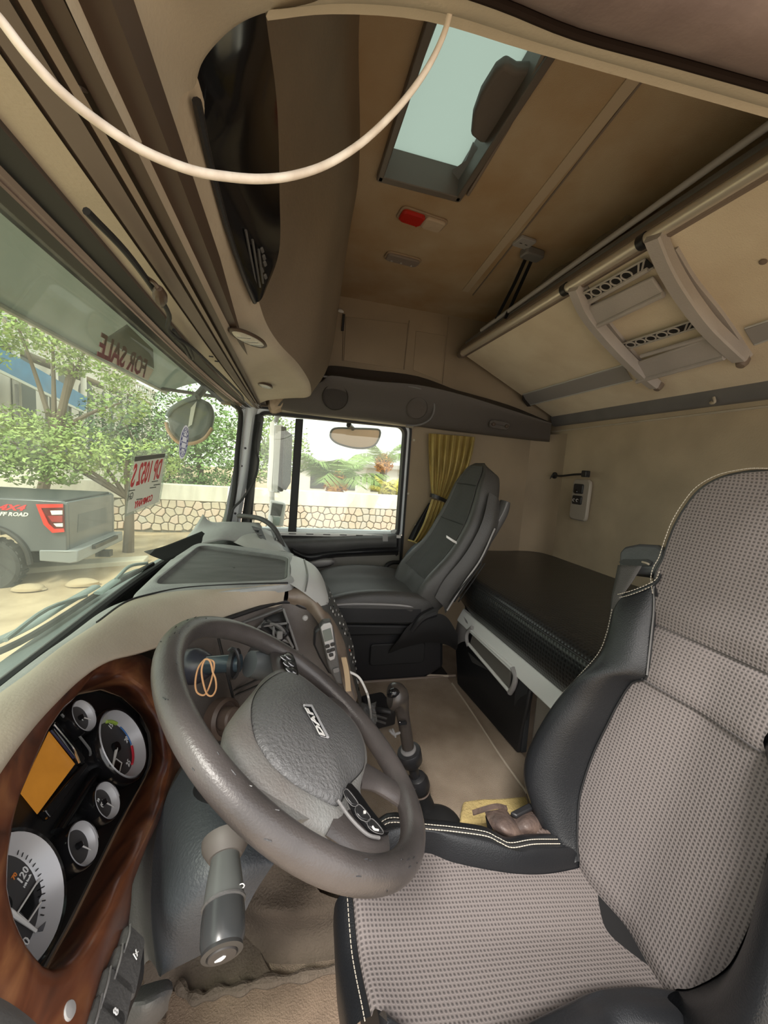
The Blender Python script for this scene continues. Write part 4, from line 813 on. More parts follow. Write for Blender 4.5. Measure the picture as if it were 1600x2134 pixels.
ob('collar_ring', lathe([(.024, -.003), (.026, 0), (.024, .003)], Mx2 @ Matrix.Translation((0, 0, -.03)), 24), mat('old_rubber', (.12, .09, .075), .7), gl)
ob('boot', tube([Gp(877, 1652), Gp(884, 1675), Gp(892, 1700, .925), Gp(912, 1722, .92)], lambda t: .024+.022*t*t, 20, 6), rubber, gl)
ob('boot_base', lathe([(.07, 0), (.06, .012), (.045, .02), (.02, .024)], Matrix.Translation(P(915, 1722, Z=.002)), 28), rubber, gl)
ob('wing_screw', tube([Gp(812, 1522, .90), Gp(820, 1530, .90), Gp(833, 1527, .905)], .0035, 8, 4), grey_m, gl); ob('wing_screw_head', tube([Gp(818, 1520, .90), Gp(824, 1536, .90)], .003, 8, 1), grey_m, gl)
ob('switch', rbox(.01, .022, .008, frame(Gp(838, 1505, .905), (0, -1, .2)), .003), gloss, gl)
# handbrake block and clear plastic wrap beyond the wheel
hb = thing('handbrake_valve', P(775, 1510, Z=.02), 'black handbrake block half hidden behind the steering wheel rim', 'handbrake')
q = P(778, 1500, Z=.04)
ob('block', rbox(.10, .13, .06, frame(P(785, 1495, Z=.03), (0, 0, 1), (1, .2, 0)), .012), black, hb); ob('lever', tube([P(775, 1478, Z=.10), P(795, 1480, Z=.11), P(815, 1484, Z=.11)], .011, 12, 4), black, hb)
ob('rib', tube([P(778, 1490, Z=.095), P(806, 1498, Z=.095)], .004, 6, 1), grey_d, hb); ob('rib', tube([P(780, 1500, Z=.095), P(804, 1508, Z=.095)], .004, 6, 1), grey_d, hb)
film = glass('clear_wrap', (.9, .92, .95), .25, (.8, .82, .86), .05, streak=False)
random.seed(3)
wr_ = [[P(742+10*i+random.uniform(-4, 4), 1462+12*j+random.uniform(-5, 5), Z=.22+random.uniform(-.012, .012)) for i in range(5)] for j in range(6)]
ob('clear_plastic_wrap', grid(wr_, 2, 2), film, label='scrap of clear plastic wrap behind the steering wheel rim', cat='plastic wrap')
ob('white_cable', tube([P(728, 1400, Y=1.02), P(748, 1412, Y=1.02), P(763, 1440, Y=1.02), P(769, 1462, Y=1.03), P(774, 1500, Z=.04)], .0035, 8, 6), white, label='thin white cable curving down beside the centre stack', cat='cable')
# ================================================================ YELLOW SPONGE
sg = [P(965, 1668, Z=.05), P(1000, 1663, Z=.05), P(1040, 1662, Z=.05), P(1097, 1657, Z=.05), P(1100, 1668, Z=.05), P(1094, 1690, Z=.05), P(1060, 1704, Z=.05), P(1000, 1712, Z=.05), P(958, 1712, Z=.05), P(960, 1690, Z=.05)]
ob('sponge', prism(sg, (0, 0, -.045)), mat('yellow_foam', (.55, .42, .17), .95, bump=1, bs=140, vs=12, col2=(.42, .32, .14)), label='torn yellow foam sponge lying on the carpet by the driver seat', cat='sponge', bevel=.008, bseg=3)
# carpet mat on the tunnel with a pale welt along its edge
mt = [P(750, 1412, Z=.004), P(932, 1414, Z=.004), P(1098, 1662, Z=.004), P(1105, 1760, Z=.004), P(800, 1790, Z=.004), P(620, 1500, Z=.004)]
cm = ob('carpet_mat', prism(mt, (0, 0, .008)), mat('tunnel_carpet', (.40, .325, .25), .95, bump=1, bs=500, vs=6, col2=(.27, .21, .155), detail=10), label='dusty brown carpet mat covering the raised centre floor', cat='mat', bevel=.003)
ob('welt', tube([P(942, 1424, Z=.014), P(985, 1487, Z=.014), P(1040, 1572, Z=.014), P(1097, 1652, Z=.014)], .004, 8, 4), mat('carpet_welt', (.42, .36, .29), .9), cm)
ob('far_welt', tube([P(752, 1407, Z=.014), P(850, 1406, Z=.014), P(934, 1409, Z=.014)], .006, 8, 3), mat('carpet_welt', (.42, .36, .29), .9), cm)
# driver's footwell: moulded hump and loose mats
ob('footwell_hump', grid([[P(540, 1800, Z=.03), P(640, 1790, Z=.0), P(760, 1790, Z=.0)], [P(520, 1850, Z=-.02), P(600, 1862, Z=-.02), P(660, 1850, Z=-.01), P(760, 1850, Z=-.02)][:3], [P(505, 1890, Z=-.05), P(590, 1905, Z=-.03), P(750, 1890, Z=-.05)], [P(500, 1925, Z=-.10), P(600, 1945, Z=-.09), P(750, 1930, Z=-.10)], [P(470, 1990, Z=-.135), P(600, 2010, Z=-.135), P(750, 1990, Z=-.135)]], 5, 5), mud, label='worn brown moulded floor lining under the steering wheel', cat='floor lining')
fm = ob('floor_mat', prism([P(352, 2060, Z=-.12), P(420, 2078, Z=-.12), P(560, 2052, Z=-.12), P(752, 2004, Z=-.12), P(760, 2250, Z=-.12), P(330, 2250, Z=-.12)], (0, 0, -.012)), mat('mat_tan', (.26, .19, .135), .9, bump=.6, bs=300, vs=7, col2=(.155, .112, .08), detail=8), label='tan floor mat with a torn edge in the driver footwell', cat='mat', bevel=.003)
ed = [P(x, y, Z=-.112) for x, y in ((372, 2050), (392, 2074), (420, 2080), (455, 2066), (500, 2062), (540, 2048), (600, 2040), (660, 2028), (740, 2008))]
ob('torn_edge', tube(ed, lambda t: .009+.003*math.sin(40*t), 8, 6), mud, fm)
ob('front_carpet', grid([[P(300, 2010, Z=-.09), P(420, 1960, Z=-.10), P(520, 1930, Z=-.11)], [P(300, 2060, Z=-.12), P(420, 2040, Z=-.125), P(560, 2020, Z=-.13)], [P(300, 2140, Z=-.13), P(430, 2090, Z=-.132), P(600, 2060, Z=-.134)]], 4, 4), mud, label='brown carpet patch beside the steering column', cat='carpet')
# ================================================================ DASHBOARD
da = thing('dashboard', (-.1, 1.1, .1), 'wrap-round beige and grey dashboard with recessed tray and walnut instrument surround', 'dashboard')
Bx = [(-160, 1565), (-60, 1492), (0, 1444), (61, 1400), (131, 1345), (203, 1298), (260, 1257), (312, 1240), (387, 1226), (500, 1219), (600, 1216)]
Lx = [(-140, 1790), (-60, 1680), (0, 1590), (50, 1523), (100, 1467), (166, 1405), (225, 1369), (300, 1350), (400, 1316), (484, 1287), (590, 1256)]
Bz = [.655]*11; Lz = [.665, .665, .665, .665, .662, .658, .65, .63, .61, .60, .60]
Bp = [P(x, y, Z=z) for (x, y), z in zip(Bx, Bz)]; Lp = [P(x, y, Z=z) for (x, y), z in zip(Lx, Lz)]
Wp = [V((wbx(q.y)+.004, q.y-.02+.004*i, .588)) for i, q in enumerate(Bp)]
ob('hood', grid([Bp, [a.lerp(b, .35)+V((0, 0, .016)) for a, b in zip(Bp, Lp)], [a.lerp(b, .75)+V((0, 0, .012)) for a, b in zip(Bp, Lp)], Lp, [q+V((.0, .004, -.010)) for q in Lp], [q+V((-.014, .012, -.014)) for q in Lp]], 5, 5), dash_b, da)
ob('screen_ledge', grid([Wp, [a.lerp(b, .5)+V((0, 0, .012)) for a, b in zip(Wp, Bp)], [a.lerp(b, .85)+V((0, 0, .006)) for a, b in zip(Wp, Bp)], Bp], 5, 4), dash_g, da)
ob('ridge_seam', tube([q+V((0, 0, .001)) for q in Bp[5:]], .003, 6, 5), black, da)
# centre tray
tr4 = [P(418, 1136, Z=.655), P(600, 1161, Z=.655), P(597, 1209, Z=.655), P(314, 1221, Z=.655)]
ctr = sum(tr4, V())/4
def quadloop(q4, r=.16, n=6):
    out = []
    for i in range(4):
        a, b, c = q4[i-1], q4[i], q4[(i+1) % 4]; p0 = b.lerp(a, r); p1 = b.lerp(c, r)
        for k in range(n+1): t = k/n; out.append(p0*(1-t)**2+b*2*t*(1-t)+p1*t*t)
    return out
outer4 = [P(398, 1126, Z=.64), P(612, 1152, Z=.64), P(614, 1216, Z=.652), P(262, 1256, Z=.652)]
lo = quadloop(outer4, .10); l1 = quadloop([q+(q-ctr)*.05+V((0, 0, .003)) for q in tr4], .13); l2 = quadloop(tr4, .13)
l3 = [q+(ctr-q)*.03+V((0, 0, -.007)) for q in l2]; l4 = [q+(ctr-q)*.12+V((0, 0, -.010)) for q in l2]
ob('tray_surround', grid([[q+V((0, .0, -.02)) for q in lo], lo, l1, l2], 1, 3, True), dash_g, da)
ob('tray', grid([[q+V((0, 0, .0015)) for q in l2], l3, l4, [q.lerp(ctr+V((0, 0, -.010)), .6) for q in l4], [q.lerp(ctr+V((0, 0, -.010)), .98) for q in l4]], 1, 2, True), tray_m, da, label='recessed dusty grey tray')
ob('end_cover', grid([[P(600, 1155, Z=.652), P(606, 1185, Z=.66), P(603, 1216, Z=.652)], [P(634, 1166, Z=.642), P(640, 1198, Z=.652), P(628, 1232, Z=.635)], [P(658, 1182, Z=.62), P(664, 1212, Z=.628), P(652, 1250, Z=.61)], [P(674, 1208, Z=.59), P(681, 1240, Z=.59), P(671, 1268, Z=.58)], [P(680, 1232, Z=.55), P(686, 1258, Z=.55), P(676, 1278, Z=.55)]], 5, 5), mat('pale_end_cover', (.62, .63, .62), .45, bump=.15), da, label='pale worn end cover')
ob('cover_notch', prism([P(655, 1203, Z=.624), P(667, 1212, Z=.618), P(665, 1222, Z=.62), P(657, 1217, Z=.622)], (0, 0, -.008)), black, da)
ob('cover_seam', tube([P(634, 1166, Z=.644), P(641, 1198, Z=.654), P(636, 1232, Z=.638)], .0025, 6, 5), grey_m, da)
# driver-facing face
E1 = [(335, 1346, .60), (362, 1335, .603), (410, 1319, .603), (484, 1290, .600), (590, 1258, .597), (639, 1271, .575), (666, 1303, .545)]
Ep = [P(x, y, Z=z) for x, y, z in E1]
fr2 = [Ep, [q+V((.014, -.006, -.10)) for q in Ep], [q+V((.03, -.012, -.20-.05*(i > 4))) for i, q in enumerate(Ep)], [q+V((.03, .0, -.27-.18*(i > 4))) for i, q in enumerate(Ep)], [q+V((-.05, .08, -.29-.33*(i > 4))) for i, q in enumerate(Ep)]]
for k_, (x_, y_, Y0) in ((1, (392, 1450, .80)), (2, (402, 1560, .78)), (3, (418, 1640, .78)), (4, (418, 1640, .90))): fr2[k_][0] = P(x_, y_, Y=Y0)
for k, dx in ((1, (.0, .0, .0, .0, .012, .035, .055)), (2, (0, 0, 0, 0, .02, .05, .085)), (3, (0, 0, 0, 0, .02, .05, .09)), (4, (0, 0, 0, 0, .02, .05, .09))):
    fr2[k] = [q+V((d, 0, 0)) for q, d in zip(fr2[k], dx)]
ob('centre_face', grid(fr2, 5, 5), face_m, da)
ob('face_shadow_gap', tube([q+V((0, .004, .004)) for q in Ep[:6]], .006, 8, 5), black, da)
ri = [P(597, 1256, Z=.597), P(639, 1271, Z=.575), P(666, 1303, Z=.545), P(690, 1342, Y=.985), P(706, 1385, Y=.985), P(716, 1430, Y=.985), P(730, 1475, Y=.98)]
ro = [P(600, 1224, Z=.635), P(638, 1234, Z=.625), P(672, 1268, Z=.585), P(693, 1291, Y=1.02), P(716, 1335, Y=1.03), P(728, 1385, Y=1.03), P(745, 1450, Y=1.02)]
ob('face_rim', grid([ri, [a.lerp(b, .4)+V((.003, -.010, .003)) for a, b in zip(ri, ro)], ro, [q+V((.0, .02, -.006)) for q in ro]], 5, 4), mat('rim_brown', (.21, .165, .13), .4, vs=20, col2=(.14, .105, .08)), da)
# side of the centre stack that faces the passenger, with its radio keys
so_ = [P(640, 1180, Y=1.36), P(676, 1212, Y=1.34), P(690, 1238, Y=1.30), P(708, 1275, Y=1.28), P(722, 1305, Y=1.26), P(736, 1355, Y=1.24), P(738, 1400, Y=1.22), P(750, 1450, Y=1.2)]
si_ = [P(636, 1236, Z=.61)]+ro[2:3]+[P(684, 1280, Y=1.02), P(698, 1300, Y=1.02)]+ro[4:]+[ro[-1]+V((.01, 0, -.06))]
ob('stack_side', grid([si_, [a.lerp(b, .5)+V((.004, 0, .0)) for a, b in zip(si_, so_)], so_, [q+V((-.05, .02, -.02)) for q in so_], [q+V((-.4, .05, -.02)) for q in so_]], 5, 4), grey_d, da)
for k in range(16):
    u = .18+.045*k; i = u*(len(so_)-1); j = int(i); a = si_[j].lerp(si_[j+1], i-j); b = so_[j].lerp(so_[j+1], i-j)
    for v_ in (.22, .5, .78):
        c_ = a.lerp(b, v_)+V((.006, 0, 0)); t_ = (b-a).normalized()
        if (k+int(v_*10)) % 4 == 3: continue
        ob('radio_key', rbox(.020, .006, .002, frame(c_, V((.93, -.1, .36)), t_), .003), white if (k*3+int(v_*10)) % 5 < 2 else (gloss if k % 2 else grey_l), da)
ob('hazard_key', prism([P(712, 1322, Y=1.10), P(717, 1318, Y=1.16), P(727, 1350, Y=1.16), P(728, 1360, Y=1.10), P(722, 1352, Y=1.08)], (.004, 0, .003)), mat('orange_key', (.75, .13, .05), .35), da, bevel=.002, label='orange-red key')
# open radio slot with cables
ob('radio_slot', grid([[P(500, 1306, Y=.955), P(545, 1290, Y=.985), P(590, 1273, Y=1.0)], [P(508, 1340, Y=.945), P(555, 1325, Y=.975), P(602, 1310, Y=.99)], [P(520, 1372, Y=.94), P(565, 1365, Y=.965), P(617, 1352, Y=.98)]], 2, 2), rubber, da, solid=.001)
ob('slot_edge', tube([P(590, 1268, Y=.985), P(604, 1308, Y=.978), P(620, 1355, Y=.97)], .0035, 8, 4), grey_m, da)
ob('slot_edge', tube([P(500, 1300, Y=.94), P(545, 1284, Y=.97), P(588, 1267, Y=.985)], .004, 8, 4), grey_d, da)
random.seed(11)
for k in range(9):
    a = P(random.uniform(540, 600), random.uniform(1292, 1300), Y=.97); c_ = P(random.uniform(535, 605), random.uniform(1305, 1330), Y=.95); b = P(random.uniform(540, 612), random.uniform(1330, 1350), Y=.965)
    ob('loose_wire', tube([a, c_, b], .0032, 6, 5), (black, grey_d, grey_m)[k % 3], da)
ob('wire_plug', rbox(.02, .014, .012, frame(P(583, 1322, Y=.95), (0, -1, .2)), .003), grey_m, da)
for x0, y0, x1, y1 in ((455, 1330, 492, 1480), (486, 1440, 560, 1405), (484, 1452, 575, 1412)):
    ob('face_groove', tube([P(x0, y0, Y=.87 if x0 < 480 else .90), P(x1, y1, Y=.85 if x0 < 480 else .93)], .003, 6, 1), black, da)
ob('face_screw', lathe([(.0001, .005), (.006, .004), (.008, 0)], frame(P(636, 1288, Y=.995), (0.1, -1, .1)), 14), grey_l, da)
q = P(463, 1497, Y=.80); Mx = frame(q, V((.75, -.55, .25)))
ob('ignition_switch', lathe([(.040, -.01), (.040, .012), (.034, .018), (.031, .010), (.022, .008)], Mx, 32), mat('worn_brown_ring', (.10, .07, .058), .45), da)
ob('ignition_switch_barrel', lathe([(.024, 0), (.023, .03), (.019, .034), (.0001, .035)], Mx, 28), mat('worn_brown_barrel', (.13, .095, .08), .4), da)
ob('stack_base', wbox(-.35, .12, 1.03, 1.36, 0.0, .42), black, da, bevel=.02)
# ---- crumpled cover, flap, far pod
ob('dark_flap', grid([[P(300, 1150, Z=.66), P(345, 1138, Z=.665), P(420, 1108, Z=.67)], [P(320, 1160, Z=.652), P(360, 1148, Z=.655), P(430, 1116, Z=.66)], [P(342, 1168, Z=.645), P(372, 1160, Z=.648), P(440, 1124, Z=.65)]], 5, 4), mat('flap_black', (.012, .012, .012), .9, spec=.1), label='black curled flap of the dashboard mat by the windscreen', cat='dashboard mat', solid=.002)
cl_ = ob('crumpled_cover', grid([[P(422, 1072, Y=1.85), P(440, 1088, Y=1.85), P(480, 1088, Y=1.92), P(540, 1090, Y=1.95)], [P(404, 1102, Y=1.75), P(445, 1100, Y=1.78), P(490, 1098, Y=1.82), P(545, 1104, Y=1.85)], [P(385, 1128, Y=1.6), P(440, 1112, Y=1.65), P(492, 1112, Y=1.72), P(520, 1118, Y=1.75)], [P(405, 1138, Y=1.5), P(450, 1128, Y=1.55), P(470, 1126, Y=1.6), P(500, 1130, Y=1.65)]], 5, 5), mat('grey_sheet', (.34, .345, .34), .55, bump=.4, bs=40), label='crumpled grey cover sheet at the far corner of the dashboard', cat='cover', solid=.002)
ob('mid_deck', wbox(-.37, -.04, 1.30, 2.1, .40, .612), grey_d, da, bevel=.01)
pod = [[P(470, 1124, Y=1.78), P(500, 1108, Y=1.86), P(545, 1102, Y=1.98), P(575, 1112, Y=2.06)], [P(478, 1126, Y=1.68), P(508, 1116, Y=1.72), P(550, 1114, Y=1.80), P(585, 1128, Y=1.92)], [P(500, 1136, Y=1.55), P(535, 1132, Y=1.58), P(562, 1130, Y=1.64), P(592, 1146, Y=1.78)], [P(540, 1150, Y=1.45), P(570, 1148, Y=1.50), P(598, 1150, Y=1.56), P(612, 1162, Y=1.7)]]
ob('passenger_dash_top', grid(pod, 5, 5), mat('dash_far_grey', (.40, .39, .37), .5, bump=.2), da)
ob('passenger_dash_body', grid([pod[3], [q+V((.10, .03, -.06)) for q in pod[3]], [q+V((.14, .06, -.16)) for q in pod[3]], [q+V((.06, .12, -.5)) for q in pod[3]]], 5, 4), grey_d, da)
ob('passenger_dash_side', grid([[r[-1] for r in pod], [r[-1]+V((.05, .03, -.06)) for r in pod], [r[-1]+V((.08, .05, -.2)) for r in pod], [r[-1]+V((.06, .05, -.6)) for r in pod]], 4, 4), black, da)
ob('vent_opening', prism([P(524, 1098, Y=1.80), P(545, 1104, Y=1.76), P(560, 1140, Y=1.62), P(551, 1138, Y=1.60)], (0, 0, .006)), black, da, bevel=.002)
for k in range(3): ob('vent_slat', tube([P(527+8*k, 1102+11*k, Y=1.75-.04*k), P(540+7*k, 1104+11*k, Y=1.75-.04*k)], .004, 6, 1), grey_m, da)
ob('dash_under', wbox(-.398, -.36, .14, 2.15, -.1, .56), black, da)
ob('grab_bar', tube([P(497, 1075, Y=2.06), P(515, 1076, Y=2.02), P(545, 1082, Y=1.95), P(570, 1100, Y=1.90), P(586, 1130, Y=1.88), P(592, 1152, Y=1.88)], .012, 12, 6), grey_d, label='bent dark grey grab handle at the far end of the dashboard', cat='handle')
# ================================================================ INSTRUMENT CLUSTER
ko, kn = V((-.262, .5, .5)), V((.853, .096, .513)).normalized()
ka, kb = V((-.112, .994, 0)).normalized(), V((-.51, -.057, .858)).normalized()
def K(px, py, d=0): return PL(px, py, ko+kn*d, kn)
ic = thing('instrument_cluster', ko, 'walnut framed instrument cluster with silver ringed dials and an amber display', 'instrument cluster')
def polar(pts, N=72, c=None):
    """resample a closed loop at even angles about c in the cluster plane"""
    q2 = [((p-c).dot(ka), (p-c).dot(kb), (p-c).dot(kn)) for p in pts]; out = []
    for k in range(N):
        a = 2*math.pi*k/N; dx, dy = math.cos(a), math.sin(a); best = None
        for i in range(len(q2)):
            x1, y1, z1 = q2[i]; x2, y2, z2 = q2[(i+1) % len(q2)]
            ex, ey = x2-x1, y2-y1; den = dx*ey-dy*ex
            if abs(den) < 1e-9: continue
            t = (x1*ey-y1*ex)/den; u = (x1*dy-y1*dx)/den
            if t > 0 and -1e-6 <= u <= 1+1e-6 and (best is None or t > best[0]): best = (t, z1+(z2-z1)*u)
        if best is None: best = (.1, 0)
        out.append(c+ka*dx*best[0]+kb*dy*best[0]+kn*best[1])
    return out
kc = K(150, 1700)
inner = [K(x, y, -.018) for x, y in ((130, 1462), (160, 1447), (208, 1437), (252, 1452), (291, 1487), (315, 1531), (317, 1586), (306, 1614), (262, 1693), (245, 1725), (193, 1831), (145, 1929), (102, 2006), (75, 2060), (20, 2090), (-60, 2040), (-90, 1900), (-60, 1740), (0, 1600), (70, 1510))]
front = [K(x, y, .05) for x, y in ((125, 1483), (151, 1459), (190, 1408), (250, 1404), (300, 1440), (335, 1500), (352, 1580), (335, 1660), (300, 1740), (262, 1815), (222, 1895), (175, 1975), (140, 2015), (95, 2025), (77, 1999), (57, 1979), (29, 1918), (14, 1854), (16, 1786), (27, 1709), (41, 1656), (94, 1529))]
outer_ = [K(x, y, d) for x, y, d in ((0, 1590, .065), (50, 1523, .065), (100, 1467, .065), (166, 1405, .065), (220, 1372, .065), (290, 1362, .06), (350, 1390, .05), (385, 1470, .04), (396, 1560, .04), (381, 1613, .04), (344, 1685, .04), (300, 1775, .04), (272, 1850, .04), (262, 1890, .04), (268, 1940, .04), (250, 1990, .045), (215, 2020, .05), (185, 2134, .05), (150, 2250, .05), (0, 2300, .05), (-150, 2200, .05), (-220, 2000, .055), (-200, 1800, .06), (-90, 1690, .065))]
A_, B_, C_ = polar(inner, 96, kc), polar(front, 96, kc), polar(outer_, 96, kc)
ob('walnut_surround', grid([A_, [a.lerp(b, .5)-kn*.004 for a, b in zip(A_, B_)], B_, [b.lerp(c, .35)+kn*.006 for b, c in zip(B_, C_)], C_, [c-kn*.02 for c in C_]], 1, 4, True), wood, ic, label='glossy burr walnut surround')
ob('surround_edge', tube([a+kn*.002 for a in A_], .0022, 6, 1, True), mat('surround_edge_tan', (.30, .20, .13), .4), ic)
ob('face_plate', ([kc-kn*.024]+[a-kn*.006 for a in A_], [(0, i+1, (i+1) % 96+1) for i in range(96)]), mat('cluster_black', (.012, .012, .013), .35), ic)
dialm = mat('dial_face_grey', (.05, .048, .05), .45); dsil = mat('dial_silver', (.42, .42, .44), .4, metal=.3)
numm = mat('dial_white', (.8, .8, .8), .6)
def gauge(c, r, lbl, needle_a, silver_in=.78):
    Mx = frame(c, kn, ka)
    g = ob('gauge_ring', lathe([(r*1.12, -.013), (r*1.12, .010), (r*1.07, .0145), (r*1.03, .0125)], Mx, 48, cap=False), gloss, ic)
    ob('chrome_rim', lathe([(r*1.03, .0115), (r*1.0, .0145), (r*.975, .012)], Mx, 48, cap=False), silver, g)
    ob('cone_ring', lathe([(r*.975, .012), (r*.90, .012-.12*r), (r*silver_in, .012-.25*r)], Mx, 48, cap=False), silver, g)
    ob('dial', lathe([(r*silver_in, .012-.25*r), (r*.4, .0122-.25*r), (.0001, .0122-.25*r)], Mx, 48), dialm, g, label=lbl)
    Mx = Mx @ Matrix.Translation((0, 0, .0117-.25*r))
    a = needle_a; d_ = V((math.cos(a), math.sin(a), 0))
    ob('needle', tube([Mx @ (d_*r*.05+V((0, 0, .004))), Mx @ (d_*r*.80+V((0, 0, .004)))], lambda t: r*.045*(1-.5*t), 8, 1), white, g)
    ob('hub', lathe([(r*.16, .001), (r*.14, .006), (.0001, .007)], Mx, 20), gloss, g)
    return g, Mx
def pa(c, px, py):
    d = PL(px, py, c-kn*.008, kn)-c; return math.atan2(d.dot(kb), d.dot(ka))
Ac, Bc, Cc, Tc, Sc_ = V((-.308, .680, .543)), V((-.245, .602, .453)), V((-.242, .525, .463)), V((-.264, .715, .463)), K(32, 1872)
def onK(q, d=-.012): return q+kn*((ko-q).dot(kn)+d)
Ac, Bc, Cc, Tc, Sc_ = [onK(q) for q in (Ac, Bc, Cc, Tc, Sc_)]
gauge(Ac, .026, 'small temperature dial', pa(Ac, 163, 1512)); gauge(Bc, .026, 'small brake pressure dial', pa(Bc, 205, 1693)); gauge(Cc, .026, 'small brake pressure dial', pa(Cc, 150, 1785))
gt, Tm = gauge(Tc, .060, 'rev counter dial', pa(Tc, 228, 1586), .80); gs_, Sm = gauge(Sc_, .062, 'speedometer dial', pa(Sc_, 72, 1962), .80)
def arc(g, Mx, r, a0, a1, m, wd=.0011, z=.0022):
    ob('scale_arc', tube([Mx @ V((r*math.cos(a0+(a1-a0)*k/10), r*math.sin(a0+(a1-a0)*k/10), z)) for k in range(11)], wd, 6, 1, flat=(1, 1)), m, g)
aa = lambda px, py: pa(Tc, px, py)
rT = .060*.80
arc(gt, Tm, rT, aa(212, 1505), aa(236, 1496), mat('scale_green', (.35, .5, .08), .5), .003); arc(gt, Tm, rT*.97, aa(247, 1503), aa(281, 1554), mat('scale_blue', (.05, .18, .5), .5)); arc(gt, Tm, rT*.97, aa(283, 1558), aa(274, 1604), mat('scale_red', (.6, .03, .05), .5), .0022)
Fr = Matrix(((ka.x, kb.x, kn.x, 0), (ka.y, kb.y, kn.y, 0), (ka.z, kb.z, kn.z, 0), (0, 0, 0, 1)))
def ktext(s, px, py, size, g, m=numm, d=.0135, **k): 
    q = K(px, py, d-.0275); text(s, size, Matrix.Translation(q) @ Fr, m, g, **k)
ktext('15', 231, 1513, .013, gt); ktext('20', 264, 1541, .013, gt); ktext('25', 268, 1590, .013, gt)
ktext('120', 48, 1824, .012, gs_); ktext('100 km/h', 57, 1836, .004, gs_); ktext('70', 30, 1826, .007, gs_, mat('dial_orange', (.8, .25, .05), .5)); ktext('0', 55, 1962, .013, gs_); ktext('10', 205, 1668, .006, ic, d=.023)
ktext('(O)', 214, 1674, .008, ic, d=.023); ktext('1', 171, 1499, .009, ic, d=.023)
for k in range(13):
    a = pa(Sc_, 20, 1790)-k*.13; r0, r1 = .062*.78, .062*(.90 if k % 2 == 0 else .85)
    ob('tick', tube([Sm @ V((r*math.cos(a), r*math.sin(a), .0045)) for r in (r0, r1)], .0006, 5, 1), rubber, gs_)
# counter windows
def kq(pts, d): return [K(x, y, d-.0235) for x, y in pts]
ob('counter_window', prism(kq(((39, 1902), (82, 1836), (96, 1848), (56, 1918)), .009), kn*.001), gloss, gs_, bevel=.0004)
for a, b in (((36, 1903), (88, 1822)), ((58, 1922), (100, 1858)), ((36, 1903), (58, 1922))): ob('window_frame', tube(kq((a, b), .0105), .001, 6, 1), white, gs_)
ob('counter_window', prism(kq(((234, 1596), (242, 1581), (256, 1592), (248, 1612)), .009), kn*.001), gloss, gt)
for a, b in (((231, 1597), (242, 1581)), ((242, 1581), (254, 1590)), ((254, 1590), (248, 1613))): ob('window_frame', tube(kq((a, b), .0105), .0008, 6, 1), white, gt)
# amber display and its frame
amb = mat('amber_screen', (.46, .19, .02), .45, vs=30, col2=(.38, .15, .015), emit=(.60, .24, .03, .16))
ob('display', prism(kq(((101, 1525), (155, 1593), (77, 1697), (41, 1652)), .010), kn*.001), amb, ic, label='amber display screen')
ob('display_frame', prism(kq(((108, 1508), (168, 1586), (163, 1600), (155, 1594), (101, 1524)), .008), kn*.008), gloss, ic, bevel=.002)
ob('display_frame', prism(kq(((163, 1596), (172, 1604), (90, 1715), (77, 1698)), .006), kn*.010), gloss, ic, bevel=.002)
ob('display_trim', tube(kq(((112, 1510), (150, 1556), (160, 1575), (166, 1590)), .018), .0016, 6, 5), chrome, ic)
ob('display_trim', tube(kq(((128, 1488), (180, 1552), (188, 1566), (188, 1574)), .014), .0018, 6, 5), mat('hood_edge', (.14, .14, .14), .2), ic)
ob('amber_edge', tube(kq(((158, 1622), (96, 1706)), .012), .0012, 6, 1), mat('amber_dark', (.2, .08, .01), .3), ic)
ob('blue_edge', tube(kq(((106, 1522), (154, 1580)), .014), .0015, 6, 1), mat('navy', (.01, .015, .06), .3), ic)
ob('warning_bar', tube(kq(((206, 1597), (196, 1612), (120, 1732)), .008), .008, 10, 3, flat=(.5, 1)), gloss, ic)
ob('reset_button', lathe([(.006, 0), (.006, .006), (.0001, .007)], frame(K(213, 1598, -.021), kn), 14), gloss, ic)
ob('dial_chip', prism(kq(((76, 1938), (92, 1922), (108, 1918), (116, 1930), (104, 1936), (84, 1946)), .012), kn*.003), mat('chip_grey', (.10, .10, .11), .5), gs_)
# switch bank and lower panel near the door
sb = thing('switch_bank', K(235, 2060, .04), 'black column of rocker switches below the walnut surround', 'switch')
for k, (x, y, w_, h_) in enumerate(((255, 1990, .030, .034), (240, 2042, .034, .040), (215, 2100, .036, .044), (195, 2165, .036, .044))):
    Mx = frame(K(x, y, .045), kn, ka); ob('rocker_switch', rbox(w_, h_, .014, Mx, .006), grey_d, sb)
    ob('switch_edge', tube([Mx @ V((-w_*.45, h_*.42, .014)), Mx @ V((0, h_*.46, .017)), Mx @ V((w_*.45, h_*.42, .014))], .0010, 6, 4), grey_m, sb)
ktext('/x', 283, 1988, .010, sb, numm, .090); ktext('8', 242, 2108, .010, sb, numm, .0915)
ob('bank_body', grid([[K(232, 1965, .038), K(270, 1950, .03), K(300, 1975, .02)], [K(205, 2030, .04), K(255, 2020, .045), K(298, 2040, .02)], [K(180, 2110, .04), K(225, 2110, .045), K(270, 2110, .02)], [K(150, 2200, .04), K(200, 2200, .045), K(245, 2200, .02)]], 4, 4), black, sb)
ob('wood_screw', lathe([(.0001, .006), (.006, .005), (.009, 0)], frame(K(136, 2112, .052), kn), 16, 1, 1), grey_l, ic)
ob('lower_panel', grid([[K(-120, 2030, .062), K(-20, 2068, .062), K(60, 2118, .062), K(140, 2200, .062)], [K(-140, 2060, .075), K(-40, 2098, .075), K(40, 2140, .075), K(120, 2220, .075)], [K(-180, 2200, .09), K(-60, 2220, .09), K(20, 2250, .09), K(100, 2280, .09)]], 4, 4), grey_m, da)
